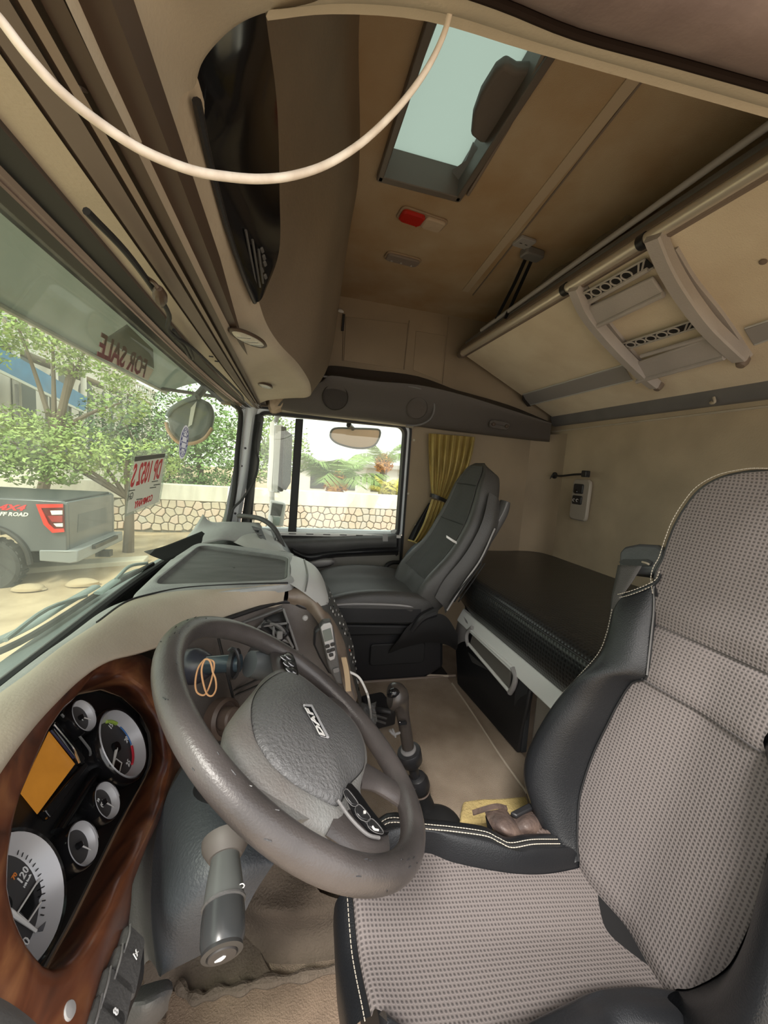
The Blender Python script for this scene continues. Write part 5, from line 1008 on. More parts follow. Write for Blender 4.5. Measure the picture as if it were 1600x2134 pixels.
ob('footwell_duct', grid([[P(272, 2062, Z=.25), P(300, 2052, Z=.25), P(345, 2040, Z=.25), P(358, 2046, Z=.25)], [P(268, 2090, Z=.28), P(305, 2084, Z=.29), P(340, 2066, Z=.28), P(360, 2062, Z=.26)], [P(262, 2125, Z=.25), P(300, 2120, Z=.27), P(335, 2102, Z=.26), P(352, 2088, Z=.24)], [P(255, 2160, Z=.2), P(295, 2155, Z=.2), P(330, 2130, Z=.2), P(350, 2105, Z=.2)]], 4, 4), grey_d, label='grey rounded footwell duct end below the switches', cat='duct')
# ================================================================ STEERING WHEEL
wc, wn = V((.0313, .5405, .5938)), V((.6091, .0640, .7905)).normalized(); RW = .215
wa = wn.cross(V((0, 1, 0))).normalized(); wb_ = wn.cross(wa)
def W(px, py, d=0): return PL(px, py, wc+wn*d, wn)
sw = thing('steering_wheel', wc, 'worn dark grey leather steering wheel with badge and thumb buttons', 'steering wheel')
ob('rim', tube([wc+(wa*math.cos(a)+wb_*math.sin(a))*RW for a in [2*math.pi*k/96 for k in range(96)]], lambda t: .0174, 24, 1, True), wheel_m, sw)
hubx = [(556, 1408), (530, 1440), (490, 1488), (477, 1515), (477, 1550), (488, 1590), (510, 1630), (548, 1668), (600, 1705), (650, 1728), (705, 1748), (760, 1755), (798, 1744), (780, 1715), (757, 1675), (752, 1640), (764, 1600), (762, 1560), (745, 1515), (712, 1478), (672, 1445), (630, 1410), (606, 1396), (584, 1392)]
cvx = [(559, 1417), (532, 1445), (521, 1480), (527, 1535), (545, 1570), (562, 1595), (600, 1630), (640, 1655), (697, 1683), (712, 1666), (727, 1636), (745, 1618), (756, 1599), (756, 1560), (742, 1525), (722, 1498), (690, 1467), (652, 1437), (622, 1415), (592, 1402)]
hc = W(640, 1545)
def wpolar(pts, N=80):
    global ka, kb, kn
    s = (ka, kb, kn); ka, kb, kn = wa, wb_, wn; r = polar(pts, N, hc); ka, kb, kn = s; return r
H = wpolar(cr([W(x, y, -.006) for x, y in hubx], 4, True)); Cv = wpolar(cr([W(x, y, .004) for x, y in cvx], 4, True))
ob('hub_housing', grid([[q.lerp(hc, .5)-wn*.06 for q in H], [q.lerp(hc, .16)-wn*.035 for q in H], [q-wn*.012 for q in H], [q.lerp(c, .25)+wn*.002 for q, c in zip(H, Cv)], [q.lerp(c, .8)+wn*.004 for q, c in zip(H, Cv)], [c+wn*.001 for c in Cv], [c-wn*.01 for c in Cv]], 1, 3, True), hubg_m, sw)
Ci = [q.lerp(hc, .012) for q in Cv]
ob('airbag_cover', grid([[q-wn*.008 for q in Ci], [q+wn*.004 for q in Ci], [q.lerp(hc, .10)+wn*.012 for q in Ci], [q.lerp(hc, .35)+wn*.022 for q in Ci], [q.lerp(hc, .65)+wn*.027 for q in Ci], [q.lerp(hc, .98)+wn*.029 for q in Ci]], 1, 3, True), hub_m, sw, label='creased vinyl airbag cover')
def spoke(pts, wd, th, m=wheel_m, d=-.006, ww=None):
    p = cr([W(x, y, d) for x, y in pts], 5); rows = []; n_ = len(p)
    for i, q in enumerate(p):
        t = (p[min(i+1, n_-1)]-p[max(i-1, 0)]).normalized(); s = t.cross(wn).normalized(); u = i/(n_-1)
        w_ = (wd[0]+(wd[1]-wd[0])*u)/2; w_ *= 1-.18*math.sin(math.pi*u)
        rows.append([q+s*w_*math.cos(a)+wn*th*math.sin(a) for a in [2*math.pi*k/14 for k in range(14)]])
    return ob('spoke', grid(rows, 1, 1, True, False, True), m, sw)
spoke([(608, 1440), (588, 1395), (578, 1350)], (.075, .045), .010); spoke([(670, 1480), (700, 1475), (745, 1488)], (.07, .055), .010)
spoke([(735, 1605), (780, 1625), (848, 1668)], (.065, .055), .011); spoke([(690, 1690), (740, 1735), (800, 1790)], (.085, .10), .011); spoke([(570, 1630), (588, 1690), (604, 1725)], (.10, .12), .009, hubg_m, -.010)
# thumb button pods
def pod_(pts, lift=.008, nm='button_pod'):
    return ob(nm, prism([W(x, y, .004) for x, y in pts], wn*lift), gloss, sw, bevel=.003, bseg=3, smooth=True)
pod_([(709, 1648), (716, 1640), (724, 1640), (740, 1658), (762, 1690), (785, 1720), (806, 1744), (792, 1746), (768, 1738), (735, 1702)])
ob('pod_trim', tube([W(x, y, .012) for x, y in ((704, 1668), (730, 1705), (764, 1738), (790, 1746))], .0020, 8, 5), grey_m, sw)
for lp in (((716, 1650), (722, 1644), (732, 1654), (746, 1674), (742, 1680), (732, 1678), (720, 1662)), ((740, 1684), (748, 1676), (762, 1690), (772, 1704), (766, 1712), (752, 1708), (742, 1696)), ((765, 1712), (774, 1706), (786, 1716), (798, 1732), (796, 1738), (780, 1734), (768, 1724))):
    ob('button', prism([W(x, y, .0125) for x, y in lp], wn*.002), mat('button_black', (.02, .02, .022), .3), sw, bevel=.001); ob('button_outline', tube([W(x, y, .0146) for x, y in lp], .0004, 5, 3, True), grey_m, sw)
Ws = lambda px, py, d, ang: Matrix.Translation(W(px, py, d)) @ frame((0, 0, 0), wn, (W(px, py)-W(px+math.cos(ang)*-20, py+math.sin(ang)*-20)))
ob('button_mark', tube([W(x, y, .0155) for x, y in ((776, 1722), (780, 1728), (788, 1730))], .0012, 6, 3), white, sw); ob('button_mark', prism([W(x, y, .0148) for x, y in ((757, 1690), (762, 1690), (762, 1696), (757, 1696))], wn*.0006), white, sw)
pod_([(584, 1372), (592, 1364), (604, 1366), (612, 1384), (618, 1410), (616, 1420), (606, 1416), (592, 1398)])
for lp in ((590, 1372), (600, 1370), (596, 1385), (606, 1384), (602, 1398), (611, 1399), (607, 1411)): ob('button', lathe([(.007, 0), (.0065, .003), (.0001, .004)], frame(W(lp[0], lp[1], .012), wn, wa), 14, 1, .7), mat('button_black', (.02, .02, .022), .3), sw); ob('button_outline', lathe([(.0072, .0), (.0066, .0012), (.0060, .0)], frame(W(lp[0], lp[1], .0122), wn, wa), 14, 1, .7), silver, sw)
# badge: reads from the lower right to the upper left of the photograph
bd = [(630, 1470), (648, 1471), (684, 1540), (668, 1536)]
ob('badge', prism([W(x, y, .0295) for x, y in bd], wn*.003), silver, sw, bevel=.0008); ob('badge_inset', prism([W(x, y, .0322) for x, y in ((634, 1473), (647, 1474), (679, 1536), (668, 1533))], wn*.001), gloss, sw)
bx_ = (W(640, 1472, .034)-W(676, 1538, .034)).normalized()
Mb = frame(W(657, 1504, .0336), wn, bx_)
text('DAF', .021, Mb @ Matrix.Diagonal((1.25, .80, 1, 1)), white, sw, 'badge_lettering', bold=.0004, spacing=1.05, ext=.0004)
# wear nicks on the rim
random.seed(5)
gs = []
for k in range(46):
    a = random.uniform(0, 2*math.pi); b_ = random.uniform(-.2, 1.6); dr_ = (wa*math.cos(a)+wb_*math.sin(a)); q = wc+dr_*RW+(dr_*math.cos(b_)+wn*math.sin(b_))*.0175
    t = wn.cross(dr_)*random.uniform(.002, .007)+wn*random.uniform(-.003, .003); gs.append(tube([q-t*.5, q+t*.5], .0006, 4, 1)[:2])
ob('wear_nicks', join(*gs), black, sw, kind='stuff')
# ================================================================ STEERING COLUMN and stalks
sc_ = thing('steering_column', (-.12, .5, .25), 'dark grey steering column shroud with two stalks', 'steering column')
def Y_(px, py, y): return P(px, py, Y=y)
shr = [[Y_(384, 1596, .66), Y_(430, 1640, .60), Y_(500, 1700, .56), Y_(580, 1745, .56)], [Y_(350, 1655, .62), Y_(410, 1710, .55), Y_(490, 1760, .51), Y_(575, 1790, .52)],
       [Y_(325, 1740, .58), Y_(385, 1790, .51), Y_(470, 1830, .48), Y_(560, 1815, .51)], [Y_(315, 1850, .56), Y_(345, 1890, .49), Y_(420, 1900, .475), Y_(530, 1862, .51)],
       [Y_(317, 1940, .56), Y_(335, 1970, .50), Y_(380, 1970, .49), Y_(500, 1920, .51)], [Y_(326, 2020, .56), Y_(334, 2036, .52), Y_(350, 2025, .51), Y_(470, 1965, .53)]]
ob('shroud', grid(shr, 5, 5), mat('shroud_grey', (.052, .058, .068), .5, bump=.3, bs=260, var=.15), sc_)
ob('shroud_back', grid([[r[-1] for r in shr], [r[-1]+V((.01, .08, .02)) for r in shr], [r[-1]+V((-.03, .16, .05)) for r in shr]], 4, 4), black, sc_)
ob('shroud_under', grid([shr[-1], [q+V((-.02, .08, 0)) for q in shr[-1]]], 4, 2), black, sc_)
lf = [Y_(372, 1600, .72), Y_(336, 1665, .68), Y_(300, 1745, .64), Y_(268, 1850, .62), Y_(266, 1940, .60), Y_(285, 2015, .58)]
ob('shroud_front', grid([[r[0] for r in shr], [r[0].lerp(b, .5)+V((0, .01, 0)) for r, b in zip(shr, lf)], lf, [q+V((-.04, .10, .0)) for q in lf]], 4, 4), grey_d, sc_)
ob('column_tube', tube([hc-wn*.06+V((0, .03, 0)), hc-wn*.14+V((-.03, .09, 0)), V((-.22, .68, .25))], .028, 24, 4), black, sc_)
sT, sB = PT(463, 1992, .375), PT(470, 1768, .455)
sd = (sT-sB).normalized(); Ls = (sT-sB).length; Mx = frame(sB, sd, V((1, 0, .0)))
ob('stalk_boot', lathe([(.027, -.010), (.026, -.002), (.021, .006), (.018, .010)], Mx, 6*4), mat('stalk_boot_grey', (.085, .075, .068), .6), sc_)
stk = ob('stalk', lathe([(.0145, .0), (.016, Ls*.15), (.0188, Ls*.35), (.0205, Ls*.52), (.0205, Ls*.545)], Mx, 32), mat('stalk_grey', (.085, .09, .087), .35), sc_, label='near multi-function stalk')
ob('stalk_ring', lathe([(.0205, Ls*.545), (.0222, Ls*.555), (.0222, Ls*.575), (.0205, Ls*.585)], Mx, 32), grey_d, stk)
ob('stalk_grip', lathe([(.0205, Ls*.585), (.0215, Ls*.7), (.0212, Ls*.88), (.0185, Ls*.96)], Mx, 32), mat('grip_gloss', (.035, .037, .038), .25), stk)
ob('stalk_end', lathe([(.0190, Ls*.95), (.0195, Ls*.985), (.0150, Ls*1.0), (.0135, Ls*.985)], Mx, 32, cap=False), mat('stalk_end_black', (.03, .03, .03), .4), stk); ob('horn_button', lathe([(.0135, Ls*.985), (.0130, Ls*1.01), (.008, Ls*1.02), (.0001, Ls*1.02)], Mx, 28), mat('button_taupe', (.035, .031, .029), .6), stk)
up_ = V((-.2, .1, .97)); Mh = frame(sB+sd*(Ls*1.0215), sd, V((.9, .2, -.2)))
ob('horn_symbol', join(tube([Mh @ V(q) for q in ((-.006, -.003, 0), (-.001, -.001, 0), (.001, .004, 0))], lambda t: .0006+.0012*t, 6, 4)[:2], tube([Mh @ V(q) for q in ((-.006, -.003, 0), (-.003, .001, 0), (.001, .004, 0))], .0007, 6, 4)[:2]), white, stk)
for k, (u, a) in enumerate(((.27, .4), (.47, .5), (.50, 2.4))):
    q = Mx @ V((math.cos(a-1.9)*.0203, math.sin(a-1.9)*.0203, Ls*u)); ob('stalk_symbol', tube([q+V((.003*math.cos(b), 0, .003*math.sin(b))) for b in (0, 1.2, 2.4, 3.6, 4.8, 6)], .0006, 5, 3), white, stk)
# far stalk with rubber bands
fs = [PT(640, 1402, .82), PT(600, 1398, .80), PT(560, 1388, .765), PT(520, 1383, .735)]
f2 = ob('far_stalk', tube(fs, lambda t: .020+.008*math.sin(2.6*t), 18, 6), mat('stalk_bluegrey', (.10, .11, .115), .35), sc_)
ob('stalk_neck', tube([PT(500, 1382, .73), PT(470, 1383, .73), PT(428, 1386, .735)], .0165, 18, 4), mat('stalk_blue_gloss', (.04, .06, .075), .2), f2)
ob('stalk_flange', tube([PT(492, 1383, .73), PT(484, 1383, .73)], .028, 24, 1), black, f2); ob('flange_arc', tube([PT(484+14*math.sin(a), 1383-32*math.cos(a), .715) for a in (-.6, 0, .7, 1.5, 2.2, 2.9)], .003, 6, 4), black, f2)
ob('stalk_head', tube([PT(436, 1386, .735), PT(424, 1387, .74), PT(408, 1388, .745), PT(394, 1388, .75)], lambda t: .018+.016*min(1, t*1.6), 22, 5), mat('stalk_head_black', (.03, .032, .045), .3), f2)
bt = mat('tan_rubber_band', (.72, .40, .20), .6)
rb = thing('rubber_bands', PT(432, 1450, .82), 'two thin tan rubber bands looped on the far column stalk', 'rubber band')
ob('band', tube([PT(x, y, .69) for x, y in ((424, 1377), (413, 1392), (407, 1420), (410, 1442), (424, 1449), (433, 1438), (441, 1415), (446, 1390), (444, 1378), (430, 1374)) ], .0016, 6, 5, True), bt, rb)
ob('band', tube([PT(x, y, .685) for x, y in ((427, 1375), (420, 1395), (423, 1422), (431, 1446), (442, 1450), (450, 1436), (449, 1415), (443, 1400), (441, 1388), (436, 1376))], .0016, 6, 5, True), bt, rb)
# ================================================================ HANDSET on the centre stack
hq_ = .945
hs_ = thing('radio_handset', P(690, 1400, Y=hq_), 'silver and black radio handset clipped on the centre stack', 'handset')
def Hs(px, py, d=0): return P(px, py, Y=hq_-d)
ob('cradle', prism([Hs(655, 1318), Hs(667, 1306), Hs(680, 1330), Hs(700, 1412), Hs(684, 1404), Hs(664, 1370), Hs(653, 1345)], (0, .03, 0)), black, hs_, bevel=.005)
ob('handset_body', prism([Hs(665, 1310, .02), Hs(672, 1298, .02), Hs(690, 1296, .02), Hs(697, 1320, .02), Hs(708, 1392, .02), Hs(714, 1428, .02), Hs(700, 1425, .02), Hs(684, 1392, .02)], (0, .028, 0)), grey_d, hs_, bevel=.005, bseg=3)
ob('front_plate', prism([Hs(668, 1308, .024), Hs(674, 1301, .024), Hs(688, 1298, .024), Hs(692, 1304, .024), Hs(699, 1365, .024), Hs(697, 1374, .024), Hs(688, 1378, .024), Hs(683, 1372, .024)], (0, .005, 0)), mat('handset_silver', (.42, .41, .41), .4), hs_, bevel=.002)
ob('screen', prism([Hs(672, 1315, .026), Hs(689, 1309, .026), Hs(694, 1332, .026), Hs(676, 1338, .026)], (0, .003, 0)), mat('lcd_grey', (.13, .15, .14), .3), hs_)
for x, y in ((682, 1346), (693, 1342), (685, 1356), (693, 1353), (690, 1364)): ob('key', rbox(.011, .009, .004, frame(Hs(x, y, .025), (0, -1, 0), (1, 0, .25)), .003), black, hs_)
ob('talk_key', rbox(.016, .012, .004, frame(Hs(700, 1396, .021), (0, -1, 0), (1, 0, .25)), .003), grey_m, hs_)
ob('brown_trim_strip', strip([P(716, 1370, Y=.96), P(722, 1400, Y=.96), P(726, 1440, Y=.955)], (.014, 0, .0), .004, 4), mat('tan_wood_strip', (.42, .31, .19), .5), da)
# ================================================================ WHITE CABLE across the foreground
pts = [(-30, 10, .20), (0, 40, .205), (60, 118, .215), (130, 194, .23), (210, 258, .25), (300, 315, .27), (400, 355, .29), (480, 369, .305), (545, 373, .315), (610, 366, .325), (680, 343, .335), (750, 300, .34), (815, 240, .34), (865, 180, .335), (900, 125, .33), (925, 70, .325), (938, 25, .32)]
ob('hanging_cord', tube([PT(*a) for a in pts], lambda t: .0024+.0010*math.sin(math.pi*min(1, t*1.1)), 12, 5), mat('cord_cream', (.82, .77, .69), .5, vs=60, col2=(.64, .57, .49)), label='cream cord hanging in a loop across the roof of the cab', cat='cord')
# ================================================================ PAPERS ON THE WINDSCREEN
go, gn = V((-.345, 0, .98)), V((.98, 0, -.2)).normalized()
def G(px, py, d=0): return PL(px, py, go+gn*d, gn)
pap = paper('paper_white', (.85, .82, .80)); red = mat('print_red', (.62, .05, .06), .6); dkg = mat('print_dark', (.10, .11, .09), .6)
pm_ = thing('permit_sheet', G(305, 1076), 'white permit sheet with red number taped in the windscreen', 'permit')
ob('plastic_sleeve', prism([G(x, y) for x, y in ((276, 940), (351, 935), (333, 1050), (259, 1077))], gn*.0008), glass('sleeve', (.85, .88, .86), .18, (.6, .62, .6), .05, streak=False), pm_)
ob('sheet', prism([G(x, y, .0015) for x, y in ((281, 951), (344, 944), (330, 1046), (264, 1070))], gn*.0006), pap, pm_)
ob('header_band', prism([G(x, y, .0024) for x, y in ((281, 952), (344, 945), (343, 953), (280, 962))], gn*.0003), dkg, pm_)
xr = (G(343, 960)-G(283, 972)).normalized(); Mg = frame(G(308, 986, .0024), gn, xr)
sg_ = 1 if (Mg.to_3x3() @ V((0, 1, 0))).z > 0 else -1
Mg = Mg @ Matrix.Diagonal((1, sg_, 1, 1))
text('DP 1052 S', .046, Mg @ Matrix.Diagonal((1.05, 1.75, 1, 1)), red, pm_, mirror=True, bold=.0009)
text('COMPANY', .022, frame(G(300, 1045, .0024), gn, xr) @ Matrix.Diagonal((1.2, sg_*1.2, 1, 1)), red, pm_, mirror=True, bold=.0005)
text('TEMA', .012, frame(G(322, 1009, .0024), gn, xr) @ Matrix.Diagonal((1, sg_, 1, 1)), dkg, pm_, mirror=True) if False else None
text('GH', .022, frame(G(272, 1035, .0024), gn, xr) @ Matrix.Diagonal((1, sg_*1.2, 1, 1)), dkg, pm_, mirror=True)
for x, y in ((322, 1003), (326, 1010), (318, 1016), (274, 1022), (290, 1040)): ob('print_line', prism([G(x-6, y, .0024), G(x+7, y-2, .0024), G(x+7, y, .0024), G(x-6, y+2, .0024)], gn*.0003), dkg, pm_)
ov = thing('oval_sticker', G(383, 922), 'white oval sticker with blue print on the windscreen above the permit', 'sticker')
oc = G(383, 922, .002); ou = (G(388, 888)-G(377, 958))/2; ow_ = (G(391, 925)-G(374, 919))/2
def oval(k, d): return [oc+gn*d+ou*math.cos(a)*k+ow_*math.sin(a)*k for a in [2*math.pi*i/32 for i in range(32)]]
ob('disc', prism(oval(1, 0), gn*.0006), paper('sticker_white', (.85, .83, .92)), ov); ob('printed_ring', tube(oval(.86, .001), .0012, 6, 1, True), mat('print_blue', (.12, .13, .35), .6), ov); ob('printed_ring', tube(oval(.58, .001), .0008, 6, 1, True), mat('print_blue', (.12, .13, .35), .6), ov)
for k in range(14):
    a = 2*math.pi*k/14; q = oc+gn*.001+ou*math.cos(a)*.72+ow_*math.sin(a)*.72; ob('printed_mark', rbox(.008, .008, .0004, frame(q, gn, ou*math.sin(a)-ow_*math.cos(a)), .001), mat('print_blue', (.12, .13, .35), .6), ov)
for d in (-.35, 0, .35): ob('printed_line', tube([oc+gn*.001+ou*d-ow_*.5, oc+gn*.001+ou*d+ow_*.5], .0015, 6, 1), mat('print_blue', (.12, .13, .35), .6), ov)
fso, fsn = V((-.318, 0, 1.16)), V((.98, 0, -.2)).normalized()
def G2(px, py, d=0): return PL(px, py, fso+fsn*d, fsn)
fsg = thing('for_sale_sign', G2(262, 760), 'folded for sale card stuck at the top of the windscreen', 'sign')
ob('card', prism([G2(x, y) for x, y in ((214, 708), (319, 770), (307, 793), (205, 741))], fsn*.001), paper('card_pinkish', (.66, .60, .56)), fsg)
ob('card_fold', prism([G2(x, y, .001) for x, y in ((217, 707), (264, 676), (318, 728), (320, 768))], fsn*.001), paper('card_grey', (.34, .34, .31)), fsg)
x2 = (G2(315, 775)-G2(212, 720)).normalized(); Mq = frame(G2(262, 749, .0026), fsn, x2); s2 = 1 if (Mq.to_3x3() @ V((0, 1, 0))).z > 0 else -1
text('FOR SALE', .040, Mq @ Matrix.Diagonal((1.28, s2*1.35, 1, 1)), mat('print_maroon', (.20, .09, .09), .6), fsg, mirror=True, bold=.001)
# ================================================================ OUTSIDE
GZ = -1.47
sand = mat('sandy_ground', (.50, .39, .26), .95, bump=1, bs=14, vs=1.4, col2=(.33, .245, .155), detail=8)
def gz(x, y): return GZ+.05*math.sin(x*1.3+y*.7)+.04*math.sin(y*2.1-x*.5)
st('ground', grid([[V((x, y, gz(x, y))) for x in range(-24, 17, 2)] for y in range(-8, 21, 1)], 1, 1), sand)
st('far_ground', wbox(-60, 60, 20, 90, GZ-.1, GZ), sand)
# ---- stone wall with single stones and a white rendered top
WY = 13.2
swl = thing('boundary_wall', (0, WY, GZ), 'long boundary wall of irregular tan stones with a whitewashed band on top', 'wall')
mort = mat('mortar_grey', (.20, .185, .155), .95); ob('mortar_core', wbox(-16, 9, WY, WY+.3, GZ-.1, GZ+.98), mort, swl)
ww = mat('whitewash', (.74, .70, .63), .9, vs=3, col2=(.60, .56, .50), stretch=(1, 1, .25))
ob('white_band', wbox(-16, 9, WY-.05, WY+.32, GZ+.98, GZ+1.48), ww, swl, bevel=.02)
stm_ = [mat('stone_tan', (.60, .51, .41), .9, bump=.6, bs=9, vs=3, col2=(.52, .44, .36)), mat('stone_pink', (.62, .49, .41), .9, bump=.6, bs=9), mat('stone_grey', (.54, .49, .43), .9, bump=.6, bs=9)]
random.seed(21)
def stones(x0, x1, z0, z1, sp):
    seeds = []
    nx = int((x1-x0)/sp); nz = max(1, round((z1-z0)/sp))
    for i in range(-1, nx+1):
        for j in range(-1, nz+1):
            seeds.append((x0+(i+.5+(.5 if j % 2 else 0)+random.uniform(-.33, .33))*sp, z0+(j+.5+random.uniform(-.30, .30))*(z1-z0)/nz))
    n = 0
    for sx, sz in seeds:
        if not (x0 < sx < x1 and z0 < sz < z1): continue
        poly = [(x0, z0), (x1, z0), (x1, z1), (x0, z1)]
        for tx, tz in seeds:
            if (tx, tz) == (sx, sz) or abs(tx-sx)+abs(tz-sz) > sp*3.6: continue
            mx, mz = (sx+tx)/2, (sz+tz)/2; nx_, nz_ = tx-sx, tz-sz; out = []
            for i in range(len(poly)):
                a, b = poly[i], poly[(i+1) % len(poly)]; da_ = (a[0]-mx)*nx_+(a[1]-mz)*nz_; db = (b[0]-mx)*nx_+(b[1]-mz)*nz_
                if da_ <= 0: out.append(a)
                if da_*db < 0: u = da_/(da_-db); out.append((a[0]+(b[0]-a[0])*u, a[1]+(b[1]-a[1])*u))
            poly = out
            if len(poly) < 3: break
        if len(poly) < 3: continue
        cx = sum(p[0] for p in poly)/len(poly); cz = sum(p[1] for p in poly)/len(poly)
        def ins(k, d): return [V((cx+(px-cx)*(1-d/max(.05, math.hypot(px-cx, pz-cz))), k, cz+(pz-cz)*(1-d/max(.05, math.hypot(px-cx, pz-cz))))) for px, pz in poly]
        a, b = ins(WY-.03, .016), ins(WY-.05, .035); m_ = len(poly)
        v = ins(WY+.01, .014)+a+b; f = [tuple(range(2*m_, 3*m_))]
        for L0 in (0, m_):
            f += [(L0+i, L0+(i+1) % m_, L0+m_+(i+1) % m_, L0+m_+i) for i in range(m_)]
        ob('stone', (v, f), stm_[random.choice((0, 0, 1, 2))], swl, smooth=False); n += 1
    return n
print('stones', stones(-7.2, 4.0, GZ+.0, GZ+.98, .225))
# ---- foliage
leafm = [mat('leaf_light', (.36, .46, .15), .7, vs=1.5, col2=(.20, .30, .09)), mat('leaf_mid', (.24, .38, .13), .7, vs=1.5, col2=(.14, .24, .08)), mat('leaf_dark', (.085, .15, .065), .7), mat('leaf_yellow', (.55, .50, .10), .7)]
bark = mat('bark', (.16, .125, .095), .95, bump=1, bs=20)
def leaves(blobs, n, size, asp=.5):
    v = []; f = []
    tot = sum(b[3] for b in blobs)
    for (cx, cy, cz, r, sq) in blobs:
        for _ in range(int(n*r/tot)):
            while True:
                d = V((random.gauss(0, 1), random.gauss(0, 1), random.gauss(0, 1))); 
                if d.length > .1: break
            d.normalize(); rr = r*(.55+.45*random.random()**.5)*random.uniform(.85, 1.08); q = V((cx+d.x*rr, cy+d.y*rr, cz+d.z*rr*sq))
            a = V((random.gauss(0, 1), random.gauss(0, 1), random.gauss(0, .6))).normalized(); b = a.cross(d+V((.1, .1, .5))).normalized(); s = size*random.uniform(.6, 1.3); k = len(v)
            v += [q-a*s, q+b*s*asp, q+a*s, q-b*s*asp-d*s*.1]; f.append((k, k+1, k+2, k+3))
    return v, f
def tree(name, lbl, base, blobs, n, size, lm, tr_=.12, group=None):
    t = thing(name, base, lbl, 'tree', group); g = leaves(blobs, n, size); ob('crown', g, lm, t, smooth=False, kind='stuff')
    top = V(blobs[0][:3])
    ob('trunk', tube([V(base)-V((0, 0, .1)), V(base).lerp(top, .5)+V((.05, 0, 0)), top], lambda u: tr_*(1-.55*u), 10, 4), bark, t)
    for b in blobs[1:5]:
        q = V(base).lerp(top, .6); ob('branch', tube([q, q.lerp(V(b[:3]), .5)+V((0, 0, .1)), V(b[:3])], lambda u: tr_*.45*(1-.7*u), 7, 3), bark, t)
    return t
def A(px, py, Y): return P(px, py, Y=Y)
def blob(px, py, Y, r, sq=.8): q = A(px, py, Y); return (q.x, q.y, q.z, r, sq)
tb = P(267, 1150, Z=GZ)
tree('leafy_tree', 'nearest leafy tree with its trunk between the pickup and the stone wall', tb, [blob(262, 960, tb.y, .75), blob(180, 935, tb.y-.2, .75), blob(330, 955, tb.y, .6), blob(90, 930, tb.y-.4, .8), blob(20, 920, tb.y-.5, .8), blob(130, 980, tb.y-.6, .45), blob(50, 975, tb.y-.6, .5)], 5200, .052, leafm[0], .13)
b2 = A(60, 1075, 12); b2.z = GZ
tree('leafy_tree', 'tall leafy tree behind the pickup reaching the smoked visor', b2, [blob(150, 760, 12.0, .45), blob(110, 690, 12, 1.0), blob(30, 660, 12, 1.1), blob(190, 700, 12.2, .9), blob(250, 840, 12.2, .8), blob(-60, 700, 11.8, 1.0), blob(240, 770, 12, .6), blob(30, 880, 12, .6), blob(120, 890, 12, .6)], 5600, .06, leafm[0], .16)
for k, (px, pts_, lbl, m_, n_) in enumerate(((430, [blob(400, 880, 16, 1.6), blob(450, 860, 16, 1.6), blob(480, 930, 15.5, 1.3), blob(430, 960, 15.5, 1.3), blob(370, 930, 16, 1.3)], 'green tree beyond the wall beside the windscreen pillar', 1, 5200), (300, [blob(300, 920, 17, 1.5), blob(330, 860, 17, 1.4), blob(260, 880, 17, 1.5), blob(350, 950, 16, 1.2), blob(200, 930, 17, 1.6), blob(120, 960, 17, 1.6)], 'dense dark tree beyond the wall in the middle of the windscreen', 2, 6000), (570, [blob(570, 920, 17, 1.5), blob(540, 900, 17, 1.2), blob(600, 950, 16.5, 1.1), blob(560, 970, 16, 1.0)], 'bright green tree behind the white door mirror', 0, 4000))):
    b_ = A(px, 1000, 16.5); b_.z = GZ; tree('garden_tree', lbl, b_, pts_, n_, .075, leafm[m_], .15)
for k, (px, Yd, lbl) in enumerate(((370, 15.2, 'low shrub behind the white band left of the pillar'), (455, 15.3, 'low shrub behind the white band at the pillar foot'))):
    q = A(px, 1000, Yd); q.z = GZ; t = thing('shrub', q, lbl, 'shrub'); ob('foliage', leaves([(q.x, q.y, GZ+1.4, .7, .7), (q.x+.6, q.y, GZ+1.3, .6, .7), (q.x-.6, q.y, GZ+1.3, .6, .7)], 1500, .06), leafm[1], t, smooth=False, kind='stuff'); ob('stem', tube([q, V((q.x, q.y, GZ+1.2))], .04, 8, 1), bark, t)
# ---- palms
palm_g = mat('palm_green', (.22, .33, .10), .6); palm_y = mat('palm_yellow', (.62, .56, .12), .6); palm_o = mat('palm_orange_stubs', (.70, .34, .08), .8)
def frond(base, dirv, L_, droop, m_, par, lw=.36, n=22):
    d = V(dirv).normalized(); pts = []
    for i in range(9):
        u = i/8; pts.append(V(base)+d*L_*u+V((0, 0, -droop*u*u*L_)))
    p = cr(pts, 4); v, f = [], []
    side = d.cross(V((0, 0, 1))).normalized()
    for i in range(n):
        u = .12+.88*i/n; j = min(len(p)-2, int(u*(len(p)-1))); q = p[j]; t = (p[j+1]-p[j]).normalized(); l = lw*(math.sin(math.pi*min(1, u*.9+.12)))**.6*L_
        for s in (-1, 1):
            e = q+side*s*l*.75+t*l*.55+V((0, 0, -l*.45)); w_ = t*.009*L_; k = len(v); v += [q-w_, q+w_, q.lerp(e, .55)+w_*.7+V((0, 0, .02)), e, q.lerp(e, .55)-w_*.7+V((0, 0, .02))]; f.append((k, k+1, k+2, k+3, k+4))
    r = ob('frond', (v, f), m_, par, smooth=False); ob('midrib', tube(p, lambda u: .018*(1-.7*u), 5, 1), m_, r); return r
